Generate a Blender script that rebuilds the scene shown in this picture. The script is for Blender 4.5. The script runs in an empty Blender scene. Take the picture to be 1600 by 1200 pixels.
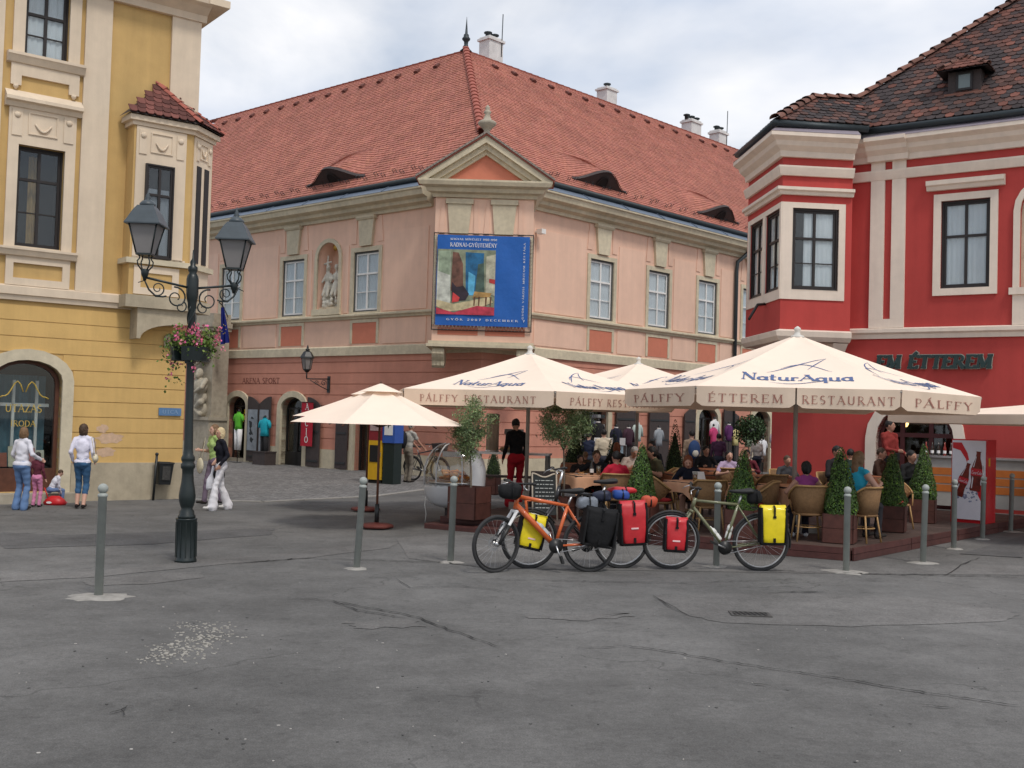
import bpy, bmesh, math, random
from mathutils import Vector, Matrix, noise as mnoise
random.seed(7)
R = math.radians
PI = math.pi
scene = bpy.context.scene
COL = scene.collection

# ------------------------------------------------------------------ camera
F_PX, TILT, ROLL, CAM_H = 1694.0, 0.0323, 0.0293, 1.75
cam_data = bpy.data.cameras.new("camera")
cam_data.sensor_width = 36.0
cam_data.lens = F_PX / 1600.0 * 36.0
cam_data.clip_start = 0.1
cam_data.clip_end = 3000
cam = bpy.data.objects.new("camera", cam_data)
COL.objects.link(cam)
cam.matrix_world = (Matrix.Translation((0, 0, CAM_H)) @ Matrix.Rotation(PI / 2 + TILT, 4, 'X') @ Matrix.Rotation(ROLL, 4, 'Z'))
scene.camera = cam
scene.render.resolution_x, scene.render.resolution_y = 1024, 768

# ------------------------------------------------------------------ sky and sun (bright, mostly cloudy day)
SUN_EL, SUN_AZ = R(56), R(150)          # azimuth clockwise from +Y: behind the camera, to the right
w = bpy.data.worlds.new("World")
scene.world = w
w.use_nodes = True
nt = w.node_tree
nt.nodes.clear()
def N(tree, kind, **kw):
    n = tree.nodes.new(kind)
    for k, v in kw.items():
        if k.startswith('i_'):
            n.inputs[k[2:].replace('_', ' ')].default_value = v
        else:
            setattr(n, k, v)
    return n
out = N(nt, 'ShaderNodeOutputWorld')
bg_sky = N(nt, 'ShaderNodeBackground'); bg_sky.inputs['Strength'].default_value = 0.11
bg_cl = N(nt, 'ShaderNodeBackground'); bg_cl.inputs['Strength'].default_value = .93
sky = N(nt, 'ShaderNodeTexSky', sky_type='NISHITA')
sky.sun_disc = False; sky.sun_elevation = SUN_EL; sky.sun_rotation = SUN_AZ
sky.air_density = 1.2; sky.dust_density = 2.0
nt.links.new(sky.outputs[0], bg_sky.inputs['Color'])
tc = N(nt, 'ShaderNodeTexCoord')
mp = N(nt, 'ShaderNodeMapping'); mp.inputs['Scale'].default_value = (1.0, 1.0, 2.3); mp.inputs['Location'].default_value = (0.35, 1.7, 0.45)
nt.links.new(tc.outputs['Generated'], mp.inputs['Vector'])
n1 = N(nt, 'ShaderNodeTexNoise'); n1.inputs['Scale'].default_value = 2.6; n1.inputs['Detail'].default_value = 7; n1.inputs['Roughness'].default_value = .52; n1.inputs['Distortion'].default_value = .35
nt.links.new(mp.outputs[0], n1.inputs['Vector'])
rp = N(nt, 'ShaderNodeValToRGB'); rp.color_ramp.elements[0].position = .36; rp.color_ramp.elements[1].position = .60
rp.color_ramp.elements[0].color = (.38, .38, .38, 1)
nt.links.new(n1.outputs['Fac'], rp.inputs[0])
n2 = N(nt, 'ShaderNodeTexNoise'); n2.inputs['Scale'].default_value = 3.4; n2.inputs['Detail'].default_value = 5
nt.links.new(mp.outputs[0], n2.inputs['Vector'])
rc = N(nt, 'ShaderNodeValToRGB')
rc.color_ramp.elements[0].position = .34; rc.color_ramp.elements[1].position = .62
rc.color_ramp.elements[0].color = (.62, .69, .82, 1); rc.color_ramp.elements[1].color = (.98, .98, 1.0, 1)
nt.links.new(n2.outputs['Fac'], rc.inputs[0])
nt.links.new(rc.outputs[0], bg_cl.inputs['Color'])
mx = N(nt, 'ShaderNodeMixShader')
nt.links.new(rp.outputs[0], mx.inputs[0]); nt.links.new(bg_sky.outputs[0], mx.inputs[1]); nt.links.new(bg_cl.outputs[0], mx.inputs[2])
nt.links.new(mx.outputs[0], out.inputs['Surface'])

sun_d = bpy.data.lights.new("sun", 'SUN')
sun_d.energy = 1.5; sun_d.angle = R(11); sun_d.color = (1.0, .95, .88)
sun = bpy.data.objects.new("sun", sun_d); COL.objects.link(sun)
sun_dir = Vector((math.sin(SUN_AZ) * math.cos(SUN_EL), math.cos(SUN_AZ) * math.cos(SUN_EL), math.sin(SUN_EL)))
sun.rotation_euler = sun_dir.to_track_quat('Z', 'Y').to_euler()
sun.location = (20, -20, 40)

vs = scene.view_settings
vs.view_transform = 'Standard'; vs.look = 'None'; vs.exposure = 0.18; vs.gamma = 1.0; vs.use_curve_mapping = False
scene.cycles.max_bounces = 6
scene.cycles.transparent_max_bounces = 16
scene.cycles.use_denoising = True

# ------------------------------------------------------------------ picture helpers: where a point of the photo stands in the place
cr, sr, ct, st = math.cos(ROLL), math.sin(ROLL), math.cos(TILT), math.sin(TILT)
def ray(px, py):
    u = (px - 800) / F_PX; v = (600 - py) / F_PX
    r = u * cr - v * sr; up = u * sr + v * cr
    return Vector((r, ct - up * st, st + up * ct))
def G(px, py, z=0.0):
    d = ray(px, py); return d * ((z - CAM_H) / d.z) + Vector((0, 0, CAM_H))
def at(px, py, Y):
    d = ray(px, py); return d * (Y / d.y) + Vector((0, 0, CAM_H))

# ------------------------------------------------------------------ materials
MATS = {}
def mat(name, col, rough=.8, var=.10, scale=5., bump=.12, bscale=70., metal=0., spec=.4, tint=False, rnd=0., var2=0., coat=0., sub=None, bdist=.01, streak=0.):
    if name in MATS: return MATS[name]
    m = bpy.data.materials.new(name); m.use_nodes = True
    t = m.node_tree; p = t.nodes['Principled BSDF']
    p.inputs['Roughness'].default_value = rough; p.inputs['Metallic'].default_value = metal
    p.inputs['Specular IOR Level'].default_value = spec
    if coat: p.inputs['Coat Weight'].default_value = coat
    geo = N(t, 'ShaderNodeNewGeometry')
    cur = None
    rgb = N(t, 'ShaderNodeRGB'); rgb.outputs[0].default_value = (*col, 1); cur = rgb.outputs[0]
    def vmul(cur, fac_out, lo, hi):
        mr = N(t, 'ShaderNodeMapRange'); mr.inputs['From Min'].default_value = .28; mr.inputs['From Max'].default_value = .72
        mr.inputs['To Min'].default_value = lo; mr.inputs['To Max'].default_value = hi
        t.links.new(fac_out, mr.inputs['Value'])
        mm = N(t, 'ShaderNodeMix', data_type='RGBA', blend_type='MULTIPLY'); mm.inputs['Factor'].default_value = 1
        t.links.new(cur, mm.inputs['A']); t.links.new(mr.outputs[0], mm.inputs['B'])
        return mm.outputs['Result']
    if var:
        nz = N(t, 'ShaderNodeTexNoise'); nz.inputs['Scale'].default_value = scale; nz.inputs['Detail'].default_value = 6; nz.inputs['Roughness'].default_value = .6
        t.links.new(geo.outputs['Position'], nz.inputs['Vector'])
        cur = vmul(cur, nz.outputs['Fac'], 1 - var, 1 + var)
    if var2:
        nz = N(t, 'ShaderNodeTexNoise'); nz.inputs['Scale'].default_value = scale * .12; nz.inputs['Detail'].default_value = 3
        t.links.new(geo.outputs['Position'], nz.inputs['Vector'])
        cur = vmul(cur, nz.outputs['Fac'], 1 - var2, 1 + var2)
    if streak:                                  # rain streaks and soot running down
        mpn = N(t, 'ShaderNodeMapping'); mpn.inputs['Scale'].default_value = (4.5, 4.5, .35); t.links.new(geo.outputs['Position'], mpn.inputs['Vector'])
        nz = N(t, 'ShaderNodeTexNoise'); nz.inputs['Scale'].default_value = 1.; nz.inputs['Detail'].default_value = 7; nz.inputs['Roughness'].default_value = .65
        t.links.new(mpn.outputs[0], nz.inputs['Vector']); cur = vmul(cur, nz.outputs['Fac'], 1 - streak, 1 + streak * .45)
    if rnd:
        oi = N(t, 'ShaderNodeObjectInfo')
        cur = vmul(cur, oi.outputs['Random'], 1 - rnd, 1 + rnd)
    if tint:
        at_ = N(t, 'ShaderNodeAttribute'); at_.attribute_name = 'tint'
        mm = N(t, 'ShaderNodeMix', data_type='RGBA', blend_type='MULTIPLY'); mm.inputs['Factor'].default_value = 1
        t.links.new(cur, mm.inputs['A']); t.links.new(at_.outputs['Color'], mm.inputs['B']); cur = mm.outputs['Result']
    t.links.new(cur, p.inputs['Base Color'])
    if bump:
        nb = N(t, 'ShaderNodeTexNoise'); nb.inputs['Scale'].default_value = bscale; nb.inputs['Detail'].default_value = 4
        t.links.new(geo.outputs['Position'], nb.inputs['Vector'])
        b = N(t, 'ShaderNodeBump'); b.inputs['Strength'].default_value = bump; b.inputs['Distance'].default_value = bdist
        t.links.new(nb.outputs['Fac'], b.inputs['Height']); t.links.new(b.outputs[0], p.inputs['Normal'])
    if sub: p.inputs['Transmission Weight'].default_value = sub
    MATS[name] = m
    return m
def cloth(name, col, trans=.35, var=.06):
    if name in MATS: return MATS[name]
    m = mat(name, col, rough=.9, var=var, scale=3, bump=.08, bscale=30, spec=.1)
    t = m.node_tree; p = t.nodes['Principled BSDF']; o = t.nodes['Material Output']
    tr = N(t, 'ShaderNodeBsdfTranslucent'); tr.inputs['Color'].default_value = (*col, 1)
    mxs = N(t, 'ShaderNodeMixShader'); mxs.inputs[0].default_value = trans
    t.links.new(p.outputs[0], mxs.inputs[1]); t.links.new(tr.outputs[0], mxs.inputs[2]); t.links.new(mxs.outputs[0], o.inputs['Surface'])
    return m
def glass(name, tintc=(.8, .85, .88), refl=.12, rough=.02):
    if name in MATS: return MATS[name]
    m = bpy.data.materials.new(name); m.use_nodes = True
    t = m.node_tree; t.nodes.remove(t.nodes['Principled BSDF']); o = t.nodes['Material Output']
    tr = N(t, 'ShaderNodeBsdfTransparent'); tr.inputs['Color'].default_value = (*tintc, 1)
    gl = N(t, 'ShaderNodeBsdfGlossy'); gl.inputs['Roughness'].default_value = rough
    lw = N(t, 'ShaderNodeLayerWeight'); lw.inputs['Blend'].default_value = .5
    pw = N(t, 'ShaderNodeMath', operation='POWER'); pw.inputs[1].default_value = 4.5; t.links.new(lw.outputs['Facing'], pw.inputs[0])
    ad = N(t, 'ShaderNodeMath', operation='ADD'); ad.inputs[1].default_value = refl; ad.use_clamp = True
    t.links.new(pw.outputs[0], ad.inputs[0])
    mxs = N(t, 'ShaderNodeMixShader')
    t.links.new(ad.outputs[0], mxs.inputs[0]); t.links.new(tr.outputs[0], mxs.inputs[1]); t.links.new(gl.outputs[0], mxs.inputs[2])
    t.links.new(mxs.outputs[0], o.inputs['Surface'])
    MATS[name] = m
    return m

# ------------------------------------------------------------------ object helpers
WORLD = {}                                   # object name -> matrix its children's coordinates start from
def mw(o): return WORLD.get(o.name, Matrix.Identity(4)) if o else Matrix.Identity(4)
def tag(o, label=None, cat=None, group=None, kind=None):
    if label: o['label'] = label
    if cat: o['category'] = cat
    if group: o['group'] = group
    if kind: o['kind'] = kind
    return o
def thing(name, label, cat, loc=(0, 0, 0), rz=0., group=None):
    o = bpy.data.objects.new(name, None); COL.objects.link(o)
    o.empty_display_size = .2
    o.location = loc; o.rotation_euler = (0, 0, rz)
    WORLD[o.name] = Matrix.Translation(Vector(loc)) @ Matrix.Rotation(rz, 4, 'Z')
    return tag(o, label, cat, group)
def link(name, mesh, parent=None, M=None):
    """mesh object; M is where it stands in the world (or in its parent when the parent is given with local=True)"""
    o = bpy.data.objects.new(name, mesh); COL.objects.link(o)
    if parent: o.parent = parent
    if M is not None:
        o.matrix_basis = M
        WORLD[o.name] = mw(parent) @ M
    else:
        WORLD[o.name] = mw(parent)
    return o
def copy_tree(o, parent=None):
    c = o.copy(); COL.objects.link(c); c.parent = parent
    for ch in KIDS.get(o.name, []): copy_tree(ch, c)
    return c
KIDS = {}
class MB:
    """collects shapes; build() links them as ONE mesh object"""
    def __init__(s, M=None):
        s.v = []; s.f = []; s.mi = []; s.sm = []; s.tint = []; s.M = M or Matrix.Identity(4); s.cur = 0; s.smooth = False; s.tc = None
    def V(s, p):
        s.v.append(s.M @ Vector(p)); return len(s.v) - 1
    def Fc(s, idx):
        s.f.append(tuple(idx)); s.mi.append(s.cur); s.sm.append(s.smooth)
        s.tint.append(s.tc or (1, 1, 1))
    def poly(s, pts):
        s.Fc([s.V(p) for p in pts]); return s
    def box(s, x0, x1, y0, y1, z0, z1):
        i = [s.V(p) for p in ((x0, y0, z0), (x1, y0, z0), (x1, y1, z0), (x0, y1, z0), (x0, y0, z1), (x1, y0, z1), (x1, y1, z1), (x0, y1, z1))]
        for q in ((0, 3, 2, 1), (4, 5, 6, 7), (0, 1, 5, 4), (1, 2, 6, 5), (2, 3, 7, 6), (3, 0, 4, 7)): s.Fc([i[k] for k in q])
        return s
    def obox(s, M, sx, sy, sz):
        o = s.M; s.M = o @ M; s.box(-sx / 2, sx / 2, -sy / 2, sy / 2, -sz / 2, sz / 2); s.M = o; return s
    def prism(s, pts, d, cap=True):
        """polygon (list of 3d points) pushed along vector d"""
        d = Vector(d); a = [s.V(p) for p in pts]; b = [s.V(Vector(p) + d) for p in pts]; n = len(a)
        if cap: s.Fc(a[::-1]); s.Fc(b)
        for k in range(n): s.Fc((a[k], a[(k + 1) % n], b[(k + 1) % n], b[k]))
        return s
    def strip(s, A, B, closed=False):
        a = [s.V(p) for p in A]; b = [s.V(p) for p in B]; n = len(a)
        for k in range(n if closed else n - 1):
            k2 = (k + 1) % n; s.Fc((a[k], a[k2], b[k2], b[k]))
        return s
    def loft(s, rings, closed=True, caps=True):
        ids = [[s.V(p) for p in r] for r in rings]; n = len(ids[0])
        for a, b in zip(ids, ids[1:]):
            for k in range(n if closed else n - 1):
                k2 = (k + 1) % n; s.Fc((a[k], a[k2], b[k2], b[k]))
        if caps: s.Fc(ids[0][::-1]); s.Fc(ids[-1])
        return s
    def lathe(s, prof, seg=16, c=(0, 0, 0), ax=None, caps=True):
        """prof: (radius, height) pairs about +Z at c"""
        c = Vector(c); Q = ax.to_3x3() if ax else Matrix.Identity(3)
        sm = s.smooth; s.smooth = True
        s.loft([[c + Q @ Vector((r * math.cos(2 * PI * k / seg), r * math.sin(2 * PI * k / seg), h)) for k in range(seg)] for r, h in prof], caps=caps)
        s.smooth = sm
        return s
    def tube(s, path, r, seg=8, caps=True, closed=False):
        path = [Vector(p) for p in path]; n = len(path)
        if not hasattr(r, '__len__'): r = [r] * n
        rings = []; ref = None
        for k in range(n):
            if closed: t = path[(k + 1) % n] - path[k - 1]
            else: t = path[min(k + 1, n - 1)] - path[max(k - 1, 0)]
            if t.length < 1e-9: t = Vector((0, 0, 1))
            t.normalize()
            if ref is None:
                ref = Vector((0, 0, 1)) if abs(t.z) < .9 else Vector((1, 0, 0))
            a = (ref - t * ref.dot(t))
            if a.length < 1e-6: a = t.orthogonal()
            a.normalize(); b = t.cross(a); ref = a
            rings.append([path[k] + (a * math.cos(2 * PI * j / seg) + b * math.sin(2 * PI * j / seg)) * r[k] for j in range(seg)])
        sm = s.smooth; s.smooth = True
        if closed: rings.append(rings[0]); s.loft(rings, caps=False)
        else: s.loft(rings, caps=caps)
        s.smooth = sm
        return s
    def ball(s, c, r, seg=12, rings=8):
        if not hasattr(r, '__len__'): r = (r, r, r)
        c = Vector(c); sm = s.smooth; s.smooth = True
        L = []
        for i in range(rings + 1):
            a = -PI / 2 + PI * i / rings; q = max(math.cos(a), .02)
            L.append([c + Vector((r[0] * q * math.cos(2 * PI * k / seg), r[1] * q * math.sin(2 * PI * k / seg), r[2] * math.sin(a))) for k in range(seg)])
        s.loft(L); s.smooth = sm
        return s
    def sweep(s, prof, path, caps=True):
        """prof: (out, z) profile; path: list of (point, outward 2d vector scaled for the mitre)"""
        s.loft([[Vector(p) + Vector((o[0] * q[0], o[1] * q[0], q[1])) for q in prof] for p, o in path], closed=True, caps=caps)
        return s
    def mesh(s, name, mats, Minv=None):
        me = bpy.data.meshes.new(name)
        vv = [tuple(Minv @ p) for p in s.v] if Minv is not None else [tuple(p) for p in s.v]
        me.from_pydata(vv, [], s.f)
        if not isinstance(mats, (list, tuple)): mats = [mats]
        for m in mats: me.materials.append(m)
        if len(mats) > 1: me.polygons.foreach_set('material_index', s.mi)
        me.polygons.foreach_set('use_smooth', s.sm)
        if s.tc is not None or any(t != (1, 1, 1) for t in s.tint):
            a = me.color_attributes.new('tint', 'FLOAT_COLOR', 'CORNER'); buf = []
            for f, t in zip(s.f, s.tint): buf += [t[0], t[1], t[2], 1.0] * len(f)
            a.data.foreach_set('color', buf)
        me.update()
        return me
    def build(s, name, mats, parent=None, fix=True, **kw):
        me = s.mesh(name, mats, mw(parent).inverted() if parent else None)
        if fix and len(s.f) < 6000:
            b = bmesh.new(); b.from_mesh(me); bmesh.ops.recalc_face_normals(b, faces=b.faces); b.to_mesh(me); b.free()
        o = link(name, me, parent)
        if parent: KIDS.setdefault(parent.name, []).append(o)
        if kw: tag(o, **kw)
        return o
def box_part(name, m, parent, x0, x1, y0, y1, z0, z1, M=None, **kw):
    return MB(M).box(x0, x1, y0, y1, z0, z1).build(name, m, parent, **kw)
def frame(o, ang): return Matrix.Translation(Vector((o[0], o[1], 0))) @ Matrix.Rotation(ang, 4, 'Z')   # x right along the wall, y into it, z up

# kits: meshes made once and placed many times
def place(kit, parent, M, world=True):
    """kit: list of (name, mesh, kids); M where it stands in the world"""
    out = []
    Mi = mw(parent).inverted() if parent else Matrix.Identity(4)
    for name, me, kids in kit:
        o = link(name, me, parent, Mi @ M)
        if parent: KIDS.setdefault(parent.name, []).append(o)
        for kn, km, kM in kids:
            c = link(kn, km, o, kM)
            KIDS.setdefault(o.name, []).append(c)
        out.append(o)
    return out
I4 = Matrix.Identity(4)
TR = Matrix.Translation
def RZ(a): return Matrix.Rotation(a, 4, 'Z')
def RX(a): return Matrix.Rotation(a, 4, 'X')
def RY(a): return Matrix.Rotation(a, 4, 'Y')

# ------------------------------------------------------------------ lettering: a stroke alphabet with thick stems, thin bars and serifs
def arc(cx, cy, rx, ry, a0, a1, n=10):
    return [(cx + rx * math.cos(R(a0 + (a1 - a0) * i / n)), cy + ry * math.sin(R(a0 + (a1 - a0) * i / n))) for i in range(n + 1)]
K, S = 1, 0
GL = {
 'A': (.78, [([(0.02, 0), (.39, 1)], S), ([(.37, 1), (.76, 0)], K), ([(.16, .36), (.62, .36)], S)]),
 'B': (.66, [([(.12, 0), (.12, 1)], K), ([(.12, 1)] + arc(.32, .76, .22, .24, 90, -90) + [(.12, .52)], S), ([(.12, .52)] + arc(.35, .26, .27, .26, 90, -90) + [(.12, 0)], K)]),
 'C': (.74, [(arc(.42, .5, .38, .5, 45, 315, 16), K)]),
 'D': (.78, [([(.12, 0), (.12, 1)], K), ([(.12, 1)] + arc(.34, .5, .38, .5, 90, -90, 12) + [(.12, 0)], K)]),
 'E': (.62, [([(.12, 0), (.12, 1)], K), ([(.12, 1), (.58, 1), (.58, .86)], S), ([(.12, .52), (.46, .52)], S), ([(.12, 0), (.6, 0), (.6, .15)], S)]),
 'F': (.58, [([(.12, 0), (.12, 1)], K), ([(.12, 1), (.56, 1), (.56, .86)], S), ([(.12, .52), (.44, .52)], S)]),
 'G': (.8, [(arc(.42, .5, .38, .5, 45, 330, 16), K), ([(.74, .05), (.74, .42)], K), ([(.56, .42), (.8, .42)], S)]),
 'H': (.8, [([(.12, 0), (.12, 1)], K), ([(.68, 0), (.68, 1)], K), ([(.12, .52), (.68, .52)], S)]),
 'I': (.3, [([(.15, 0), (.15, 1)], K)]),
 'J': (.4, [([(.26, 1), (.26, .1)] + arc(.12, .08, .14, .2, 0, -120, 5), K)]),
 'K': (.74, [([(.12, 0), (.12, 1)], K), ([(.12, .42), (.62, 1)], S), ([(.3, .6), (.7, 0)], K)]),
 'L': (.58, [([(.12, 0), (.12, 1)], K), ([(.12, 0), (.55, 0), (.55, .16)], S)]),
 'M': (.94, [([(.1, 0), (.14, 1)], S), ([(.14, 1), (.46, .05)], K), ([(.46, .05), (.8, 1)], S), ([(.8, 1), (.84, 0)], K)]),
 'N': (.8, [([(.12, 0), (.12, 1)], S), ([(.12, 1), (.68, 0)], K), ([(.68, 0), (.68, 1)], S)]),
 'O': (.84, [(arc(.42, .5, .38, .5, 0, 360, 20), K)]),
 'P': (.62, [([(.12, 0), (.12, 1)], K), ([(.12, 1)] + arc(.32, .74, .25, .26, 90, -90) + [(.12, .48)], S)]),
 'R': (.72, [([(.12, 0), (.12, 1)], K), ([(.12, 1)] + arc(.32, .75, .24, .25, 90, -90) + [(.12, .5)], S), ([(.32, .5), (.7, 0)], K)]),
 'S': (.58, [(arc(.3, .75, .22, .25, 50, 270, 9) + arc(.28, .25, .24, .25, 90, -130, 9), K)]),
 'T': (.7, [([(.35, 0), (.35, 1)], K), ([(.03, .86), (.03, 1), (.67, 1), (.67, .86)], S)]),
 'U': (.78, [([(.12, 1), (.12, .3)] + arc(.39, .3, .27, .3, 180, 360, 10) + [(.66, 1)], K)]),
 'V': (.76, [([(.02, 1), (.38, 0)], K), ([(.38, 0), (.74, 1)], S)]),
 'Y': (.72, [([(.02, 1), (.36, .48)], K), ([(.7, 1), (.36, .48)], S), ([(.36, .48), (.36, 0)], K)]),
 'Z': (.64, [([(.06, .86), (.06, 1), (.58, 1)], S), ([(.58, 1), (.05, 0)], K), ([(.05, 0), (.6, 0), (.6, .15)], S)]),
 '0': (.6, [(arc(.3, .5, .24, .5, 0, 360, 16), K)]), '1': (.36, [([(.06, .82), (.2, 1), (.2, 0)], K)]),
 '2': (.58, [(arc(.28, .74, .23, .26, 160, -40, 8) + [(.05, 0), (.55, 0)], K)]), '3': (.56, [(arc(.27, .75, .2, .25, 140, -90, 8) + arc(.27, .25, .24, .25, 90, -140, 8), K)]),
 '5': (.56, [([(.5, 1), (.12, 1), (.1, .55)] + arc(.27, .3, .24, .3, 110, -140, 10), K)]), '7': (.54, [([(.05, 1), (.5, 1), (.2, 0)], K)]),
 '9': (.58, [(arc(.29, .7, .22, .3, 0, 360, 12), K), ([(.51, .7), (.4, .2), (.2, 0)], K)]),
 '-': (.4, [([(.06, .45), (.34, .45)], K)]), '.': (.2, [([(.06, .04), (.14, .04)], K)]), ':': (.2, [([(.06, .1), (.14, .1)], K), ([(.06, .5), (.14, .5)], K)]), ' ': (.42, []),
 'a': (.56, [(arc(.26, .26, .22, .26, 0, 360, 14), K), ([(.48, .55), (.48, .02), (.56, 0)], K)]),
 't': (.4, [([(.16, .9), (.16, .12)] + arc(.28, .12, .12, .12, 180, 300, 5), K), ([(.02, .58), (.36, .58)], S)]),
 'u': (.62, [([(.1, .55), (.1, .2)] + arc(.29, .2, .19, .2, 180, 360, 8) + [(.48, .55)], K), ([(.48, .5), (.48, 0), (.58, 0)], K)]),
 'r': (.42, [([(.1, .56), (.1, 0)], K), ([(.1, .36)] + arc(.26, .38, .16, .18, 160, 40, 5), K)]),
 'q': (.6, [(arc(.26, .27, .22, .27, 0, 360, 14), K), ([(.49, .55), (.49, -.32)], K), ([(.4, -.32), (.6, -.32)], S)]),
 'o': (.56, [(arc(.27, .27, .23, .27, 0, 360, 14), K)]), 'c': (.5, [(arc(.27, .27, .23, .27, 45, 315, 12), K)]), 'l': (.26, [([(.12, 1), (.12, 0)], K)]),
}
ACC = {'Á': 'A', 'É': 'E', 'Ó': 'O', 'Ú': 'U', 'Ű': 'U', 'Ü': 'U', 'Í': 'I', 'Ő': 'O'}
def glyph_width(ch): return GL[ACC.get(ch, ch)][0]
def letters(mb, text, mapf, h, thick=.13, thin=.06, gap=.12, serif=True, slant=0., center=True, width=None, depth=0.):
    """lays the text out as real strokes; mapf(x, y, lift) -> point, x from the middle of the line, y up from the base line"""
    tot = sum(glyph_width(c) + gap for c in text) - gap
    sx = (width / tot) if width else h
    x = -tot * sx / 2 if center else 0.
    def seg(a, b, wd, lift):
        d = Vector((b[0] - a[0], b[1] - a[1])); L = d.length
        if L < 1e-6: return
        n = Vector((-d.y, d.x)) / L * wd / 2
        e = d / L * wd * .25
        a = Vector(a) - e; b = Vector(b) + e
        q = [a + n, b + n, b - n, a - n]
        top = [mapf(x + (p.x + slant * p.y) * sx, p.y * h, lift) for p in q]
        if depth:
            bot = [mapf(x + (p.x + slant * p.y) * sx, p.y * h, lift - depth) for p in q]
            ids = [mb.V(p) for p in top]; jd = [mb.V(p) for p in bot]
            mb.Fc(ids)
            for k in range(4): mb.Fc((ids[k], jd[k], jd[(k + 1) % 4], ids[(k + 1) % 4]))
        else: mb.poly(top)
    for ch in text:
        b = ACC.get(ch, ch); wd, st_ = GL[b]
        j = 0
        for pts, k in st_:
            for p, q in zip(pts, pts[1:]):
                j += 1; wv = thick if k else thin
                if k and len(pts) > 4 and abs(q[0] - p[0]) > abs(q[1] - p[1]): wv = (thick + thin) / 2
                seg(p, q, wv, (j % 5) * .0006)
            if serif and k and len(pts) == 2 and abs(pts[0][0] - pts[1][0]) < .45:
                for e in pts:
                    if e[1] in (0, 1): seg((e[0] - .13, e[1]), (e[0] + .13, e[1]), thin, .0036)
        if serif and b in 'ANMVYK':
            for pts, k in st_:
                if not k and len(pts) == 2:
                    for e in pts:
                        if e[1] in (0, 1) and abs(pts[0][1] - pts[1][1]) > .3: seg((e[0] - .1, e[1]), (e[0] + .1, e[1]), thin, .0038)
        if ch != b:
            xc = wd / 2
            if ch in 'ÁÉÓÚÍ': seg((xc - .03, 1.1), (xc + .12, 1.28), thin * 1.4, 0)
            elif ch in 'ŰŐ': seg((xc - .12, 1.1), (xc, 1.26), thin * 1.3, 0); seg((xc + .06, 1.1), (xc + .18, 1.26), thin * 1.3, 0)
            else: seg((xc - .16, 1.14), (xc - .06, 1.14), thin * 2, 0); seg((xc + .06, 1.14), (xc + .16, 1.14), thin * 2, 0)
        x += (wd + gap) * sx
    return mb
# ------------------------------------------------------------------ materials of the place
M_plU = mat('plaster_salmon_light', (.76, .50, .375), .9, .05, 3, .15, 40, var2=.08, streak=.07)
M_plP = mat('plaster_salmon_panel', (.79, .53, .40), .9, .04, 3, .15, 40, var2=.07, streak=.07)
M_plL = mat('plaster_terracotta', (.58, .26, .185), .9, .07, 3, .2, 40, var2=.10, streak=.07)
M_plD = mat('plaster_dark_salmon', (.58, .20, .125), .9, .06, 4, .15, 40)
M_stone = mat('stone_beige', (.58, .51, .37), .85, .12, 7, .25, 50, var2=.12, streak=.07)
M_stone2 = mat('stone_grey', (.36, .32, .25), .9, .2, 6, .35, 40, var2=.15)
M_tileR = mat('roof_tile_red', (.43, .165, .12), .85, .16, 9, .2, 60, tint=True, var2=.14)
M_tileD = mat('roof_tile_old', (.115, .062, .05), .85, .2, 8, .25, 60, tint=True, rnd=.0, var2=.15)
M_ridge = mat('ridge_tile_red', (.36, .11, .08), .85, .15, 8, .2, 60)
M_gutter = mat('gutter_dark', (.035, .045, .05), .5, .1, 6, .05, metal=.3)
M_flash = mat('zinc_flashing', (.17, .21, .27), .5, .1, 4, .05, metal=.4)
M_black = mat('black_iron', (.012, .014, .015), .45, .2, 10, .1, 80, spec=.5)
M_dark = mat('dark_interior', (.012, .011, .011), .9, 0, bump=0)  # near-black colour; behind openings it stands in for the lack of light
M_white = mat('white_paint', (.78, .77, .74), .6, .05, 8, .05)
M_curt = cloth('curtain_white', (.86, .87, .88), .2)
M_glass = glass('window_glass', (.9, .93, .94), .05)
M_glass2 = glass('shop_glass', (.85, .88, .88), .04)
M_casing = mat('window_casing_dark', (.09, .09, .085), .7, .1, 8, .1)
M_shut = mat('shutter_wood', (.055, .042, .04), .75, .2, 12, .2, 60)
M_chim = mat('chimney_white', (.66, .64, .62), .9, .15, 4, .3, 30)

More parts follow.
